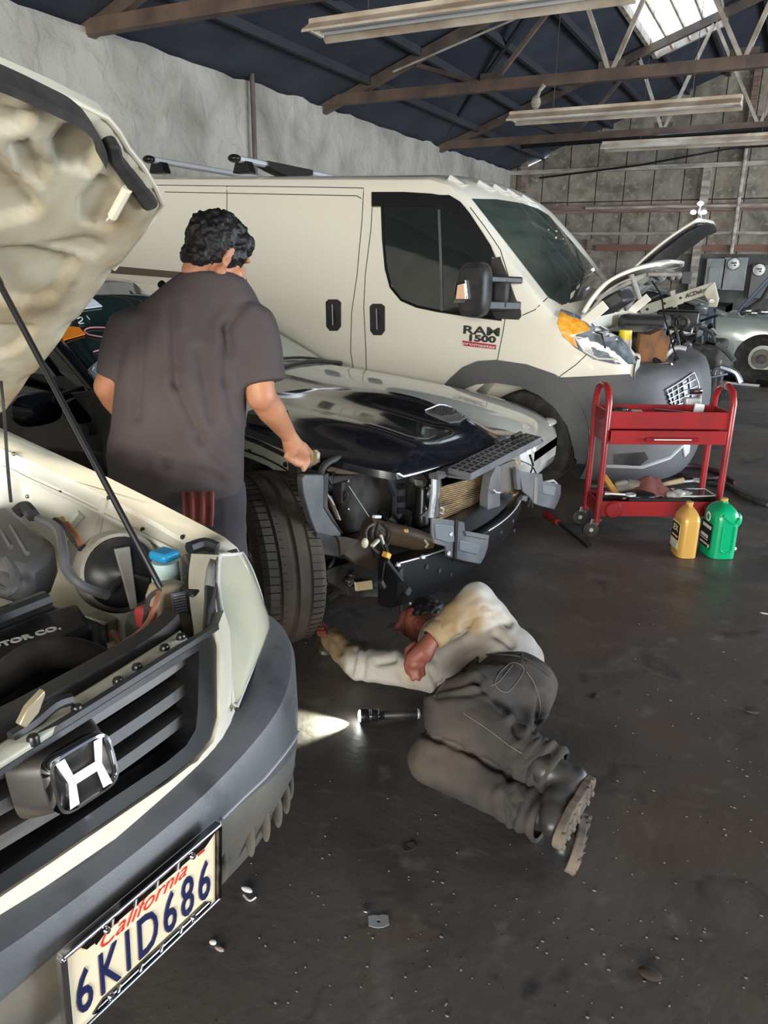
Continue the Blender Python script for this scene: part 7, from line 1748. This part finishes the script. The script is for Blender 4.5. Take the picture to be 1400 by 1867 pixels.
a = atY(1344, 566, CYn+.1); b = atY(1412, 492, CYn+.1)
P = [a, b, b+Vector((0, 1.45, 0)), a+Vector((0, 1.45, 0))]
MB().prism(P, Vector((.02, 0, -.035))).build('hood', mat('blue_grey_hood', (.06,.075,.10), .4, .3), coupe, bevel=.01)
MB().tube([a+Vector((.05, .2, -.06)), a.lerp(b, .5)+Vector((.1, .1, -.12)), b+Vector((.03, .1, -.08))], .035, 8).build('hood_brace', M['dusty_black'], coupe)
for x, y in ((1362,566),(1372,570),(1390,568)): MB().ell(atY(x, y, CYn+.3), (.10,.12,.045)).build('engine_part', M['steel'], coupe)
MB().box((-.28, CYn+.5, .09), (.3, .3, .18)).build('axle_stand', M['dusty_black'], coupe, bevel=.02)
# white pickup behind the van: raised hood with black liner, opened front
PY = 8.75
pk = thing('pickup_truck', (-3.2, PY+.8, 0), 'white truck behind the van, its steeply raised hood lined black and its nose stripped', 'truck')
def kp(x, y, Y=PY): return atY(x, y, Y)
h0, h1 = kp(1135, 506), kp(1284, 397)
n = 12; rows = []
for i in range(n+1):
    t = i/n; p = h0.lerp(h1, t)+Vector((0, 0, 1))*(.05*math.sin(math.pi*t)); row = []
    for j in range(9):
        v = j/8; row.append(p+Vector((-.06*abs(v-.5)*2*t, 1.9*v, .02*math.sin(math.pi*v))))
    rows.append(row)
MB().grid(rows).build('hood', M['white_paint'], pk, solid=.02)
ur = [[q+Vector((.015, .02*(1 if j < 4 else -1), -.035-.02*noise.noise(q*6))) for j, q in enumerate(r)] for i, r in enumerate(rows) if i > 0]
MB().grid(ur).build('hood_liner', M['satin_black'], pk, solid=.02)
lw = thing('work_lamp', h1, 'small work lamp with three bright bluish bulbs clipped to the top of the raised hood of the white truck', 'lamp')
lw['label'] = 'small work lamp with three bright bluish bulbs on the truck\'s raised hood'
LED = mat('bluish_bulb', (1,1,1), .3, emit=(.75,.72,1.0), estr=14)
for x, y in ((1277,371),(1264,387),(1283,387)):
    MB().ell(kp(x, y, PY+.15), (.030,.02,.020)).build('bulb', LED, lw)
MB().tube([kp(1277,371,PY+.18), kp(1274,388,PY+.18), kp(1280,400,PY+.18)], .012, 6).build('lamp_frame', M['steel'], lw)
mb = MB(); mb.grid([[(x, PY+.8+y, z) for y, z in ((-.8, .3), (-.82, .8), (-.78, 1.05), (-.6, 1.15), (.6, 1.15), (.78, 1.05), (.82, .8), (.8, .3))] for x in (-5.4, -3.5, -2.2, -1.75)], True); mb.ngon([(x_, y_, z_) for x_, y_, z_ in [(-1.75, PY+.8+y, z) for y, z in ((-.8, .3), (-.82, .8), (-.78, 1.05), (-.6, 1.15), (.6, 1.15), (.78, 1.05), (.82, .8), (.8, .3))]]); mb.build('body', M['white_paint'], pk, angle=40)
mb = MB(); mb.grid([[(x, PY+.8+y, z) for y, z in ((-.7, 1.1), (-.62, zz), (.62, zz), (.7, 1.1))] for x, zz in ((-5.3, 1.5), (-3.3, 1.62), (-2.7, 1.60), (-2.0, 1.16))], True); mb.build('cab', M['glass_dark'], pk, angle=40)
for x in (-2.0, -4.7): 
    for s in (-1, 1): wheel(pk, (x, PY+.8+s*.72, .36), .36, .22, Vector((0, s, 0)), .2, 'steel', 5)
# pale fender lying open and headlamp frame
MB().prism([kp(1216,596), kp(1240,603), kp(1258,607), kp(1226,614), kp(1218,612)], (0, .4, 0)).build('fender', M['white_paint'], pk, bevel=.006)
MB().tube([kp(1218,612), kp(1232,630), kp(1236,648), kp(1226,656)], .022, 8, smooth=5).build('fender_edge', M['white_paint'], pk)
MB().prism([kp(1163,573), kp(1176,578), kp(1192,586), kp(1180,588), kp(1168,582)], (0, .05, 0)).build('hinge_plate', M['cream'], pk, bevel=.004)
rnd = random.Random(17)
M['blue_silver'] = mat('bluish_metal', (.35,.40,.48), .3, .8)
for k in range(46):
    x, y = rnd.uniform(1218, 1318), rnd.uniform(582, 700)
    if y < 615 and x > 1300: continue
    p = kp(x, y, PY+rnd.uniform(-.1, .5)); q = p+Vector((rnd.uniform(-.22, .22), rnd.uniform(-.1, .2), rnd.uniform(-.28, .10)))
    MB().tube([p, (p+q)/2+Vector((rnd.uniform(-.05,.05), 0, rnd.uniform(-.05, .08))), q], rnd.uniform(.010, .030), 7, smooth=4).build('hose', M[rnd.choice(['rubber', 'satin_black', 'steel', 'blue_silver', 'dusty_black', 'grey_plastic', 'satin_black'])], pk)
for x, y, s in ((1228,588,.11),(1244,588,.11)):
    MB().lathe([(.07, .0), (.08, .02), (.06, .05), (.03, .02), (0, .02)], kp(x, y), (0, -1, 0), 20).build('lamp_housing', M['dusty_black'], pk)
MB().box(kp(1236,585,PY+.15), (.42, .2, .22)).build('lamp_frame', M['satin_black'], pk, bevel=.02)
mb = MB(); mb.box((-1.15, PY+.75, .55), (1.1, 1.1, .55)); mb.build('engine_block', M['rubber'], pk, bevel=.04)
# engine hoist
HY = 10.9
ht = thing('engine_hoist', atY(1297, 690, HY)*1.0, 'cream engine hoist with blue ram standing between the truck and the silver coupe', 'engine hoist')
ht.location.z = 0
HC = mat('hoist_cream', (.60,.57,.46), .5, col2=(.45,.40,.3), scale=5)
a, b = atY(1168, 568, HY), atY(1302, 523, HY)
MB().bar(a, b, .07, .13, up=(0,0,1)).build('boom', HC, ht, bevel=.006)
X_ = (b-a).normalized(); Y_ = Vector((0,-1,0)).cross(X_); mb = MB(); put_text(mb, 'ACDelco', .068, a.lerp(b, .76)+Vector((0,-.04,0))+Vector((0,0,.0)), X_, Vector((0,0,1))-X_*X_.z, .001, .003, .3); mb.build('boom_lettering', M['satin_black'], ht, smooth=False)
for t in (.10, .34, .56): MB().lathe([(0, .002), (.018, .002), (.018, 0)], a.lerp(b, t)+Vector((0,-.036,0)), (0,-1,0), 12).build('boom_hole', M['satin_black'], ht)
MB().prism([atY(x, y, HY-.05) for x, y in ((1290,524),(1302,514),(1310,545),(1306,560),(1292,560),(1290,548),(1282,535))], (0, .10, 0)).build('mast_head', HC, ht, bevel=.006)
MB().lathe([(0,.02),(.03,.02),(.035,0)], atY(1298,549,HY-.05), (0,-1,0), 14).build('pivot_bolt', M['steel'], ht)
pz = atY(1298, 560, HY); MB().bar(pz, Vector((pz.x-.08, HY, .12)), .08, .08, up=(0,1,0)).build('mast', mat('hoist_blue', (.03,.05,.12), .4), ht, bevel=.005)
MB().bar(atY(1300,556,HY+.15), atY(1281,608,HY+.15), .05, .06, up=(0,1,0)).build('brace', HC, ht, bevel=.004)
MB().tube([atY(1304,562,HY-.1), atY(1302,618,HY-.1)], .016, 8).build('ram_rod', M['satin_black'], ht); MB().box(atY(1300,622,HY-.1), (.14,.1,.05)).build('ram_collar', M['badge_red'], ht, bevel=.006)
MB().tube([atY(1292,574,HY-.12), atY(1314,572,HY-.12)], .018, 8).build('pump_handle', M['blue_silver'], ht)
MB().bar(atY(1226,530,HY), atY(1231,560,HY), .05, .07, up=(0,1,0)).build('boom_bracket', HC, ht); MB().bar(atY(1220,556,HY), atY(1244,549,HY), .08, .06).build('boom_bracket', HC, ht); MB().tube([atY(1232,556,HY), atY(1233,578,HY)], .025, 8).build('hook_rod', M['satin_black'], ht)
MB().tube([atY(1176,548,HY), atY(1226,529,HY)], .010, 6).build('tie_rod', M['blue_silver'], ht)
for dy in (-.3, .3): MB().bar(Vector((pz.x-.9, HY+dy*.6, .10)), Vector((pz.x+.25, HY+dy, .10)), .08, .08).build('foot_beam', M['dusty_black'], ht)
for dx, dy in ((-.9, -.18), (-.9, .18), (.25, -.3), (.25, .3)): MB().lathe([(0,-.02),(.05,-.02),(.05,.02),(0,.02)], (pz.x+dx, HY+dy, .05), (0,1,0), 16).build('hoist_caster', M['rubber'], ht)
MB().bar(Vector((pz.x, HY-.34, .14)), Vector((pz.x, HY+.34, .14)), .08, .08).build('foot_beam', M['dusty_black'], ht)
# second dark lump: jack and rods on the floor
tag(MB().bar(atZ(1306,696,.02), atZ(1384,703,.02), .05, .03).build('floor_bar', M['alu']), 'pale metal bar lying on the floor below the silver coupe', 'bar')
tag(MB().bar(atZ(1368,690,.03), atZ(1412,704,.03), .06, .05).build('floor_bar', M['dusty_black']), 'dark bar lying on the floor at the right edge below the coupe', 'bar')
tag(MB().tube([atZ(1312,680,.02), atZ(1330,686,.02), atZ(1345,690,.02)], .02, 7, smooth=4).build('floor_bar', M['steel']), 'short metal part on the floor beside the hoist foot', 'part')
jk = thing('floor_jack', atZ(1360,688,0), 'low dark floor jack in front of the silver coupe\'s empty wheel arch', 'jack')
c = atZ(1360,688,.0)
MB().box(c+Vector((0,.3,.08)), (.9,.35,.10)).build('jack_body', M['dusty_black'], jk, bevel=.02); MB().tube([c+Vector((-.4,.2,.06)), c+Vector((-.4,.45,.06))], .055, 14).build('jack_wheel', M['rubber'], jk); MB().tube([c+Vector((.35,.2,.06)), c+Vector((.35,.45,.06))], .055, 14).build('jack_wheel', M['rubber'], jk)
# electric boxes and meters
M['box_grey'] = mat('electric_box_grey', (.27,.28,.28), .5, col2=(.19,.2,.2), scale=4); M['box_dark'] = mat('electric_box_dark', (.12,.12,.12), .5)
def ebox(x0, y0, x1, y1, m, label, meter=None, dial=True):
    a = atY(x0, y0, YB-.16); b = atY(x1, y1, YB-.16); t = thing('electric_box', ((a.x+b.x)/2, YB-.08, b.z), label, 'electric box', 'electric boxes on the back wall')
    bo = MB().box(((a.x+b.x)/2, YB-.09, (a.z+b.z)/2), (b.x-a.x, .14, a.z-b.z)).build('housing', M[m], t, bevel=.012)
    if dial: MB().box(((a.x+b.x)/2, YB-.17, (a.z+b.z)/2-.05), ((b.x-a.x)*.62, .016, (a.z-b.z)*.62)).build('cover_door', M[m], t, bevel=.006)
    if meter:
        c = atY(meter[0], meter[1], YB-.2); r = meter[2]
        MB().lathe([(r*1.15, -.06), (r*1.15, .0), (r*1.0, .03), (r*.92, .03)], (c.x, YB-.17, c.z), (0,-1,0), 28).build('meter_ring', M['steel'], t)
        f = MB().lathe([(0, .05), (r*.6, .045), (r*.92, .02)], (c.x, YB-.17, c.z), (0,-1,0), 28).build('meter_face', M['lens_clear'], t)
        MB().box((c.x, YB-.235, c.z+r*.15), (r*.9, .01, r*.28)).build('meter_counter', M['satin_black'], t); MB().ell((c.x+r*.25, YB-.23, c.z-r*.25), (r*.15,.01,r*.15)).build('meter_dot', M['satin_black'], t)
ebox(1289, 471, 1317, 528, 'box_grey', 'grey breaker panel on the back wall, left of the two meters')
ebox(1321, 469, 1355, 530, 'box_grey', 'grey meter box with round glass meter, beside the breaker panel', (1338, 481, .115), False)
ebox(1372, 482, 1408, 545, 'box_dark', 'dark meter box with round meter at the right edge', (1384, 492, .115), False)
ebox(1244, 495, 1259, 518, 'box_dark', 'small dark electric box on the back wall above the coupe\'s roof', None, False)
MB
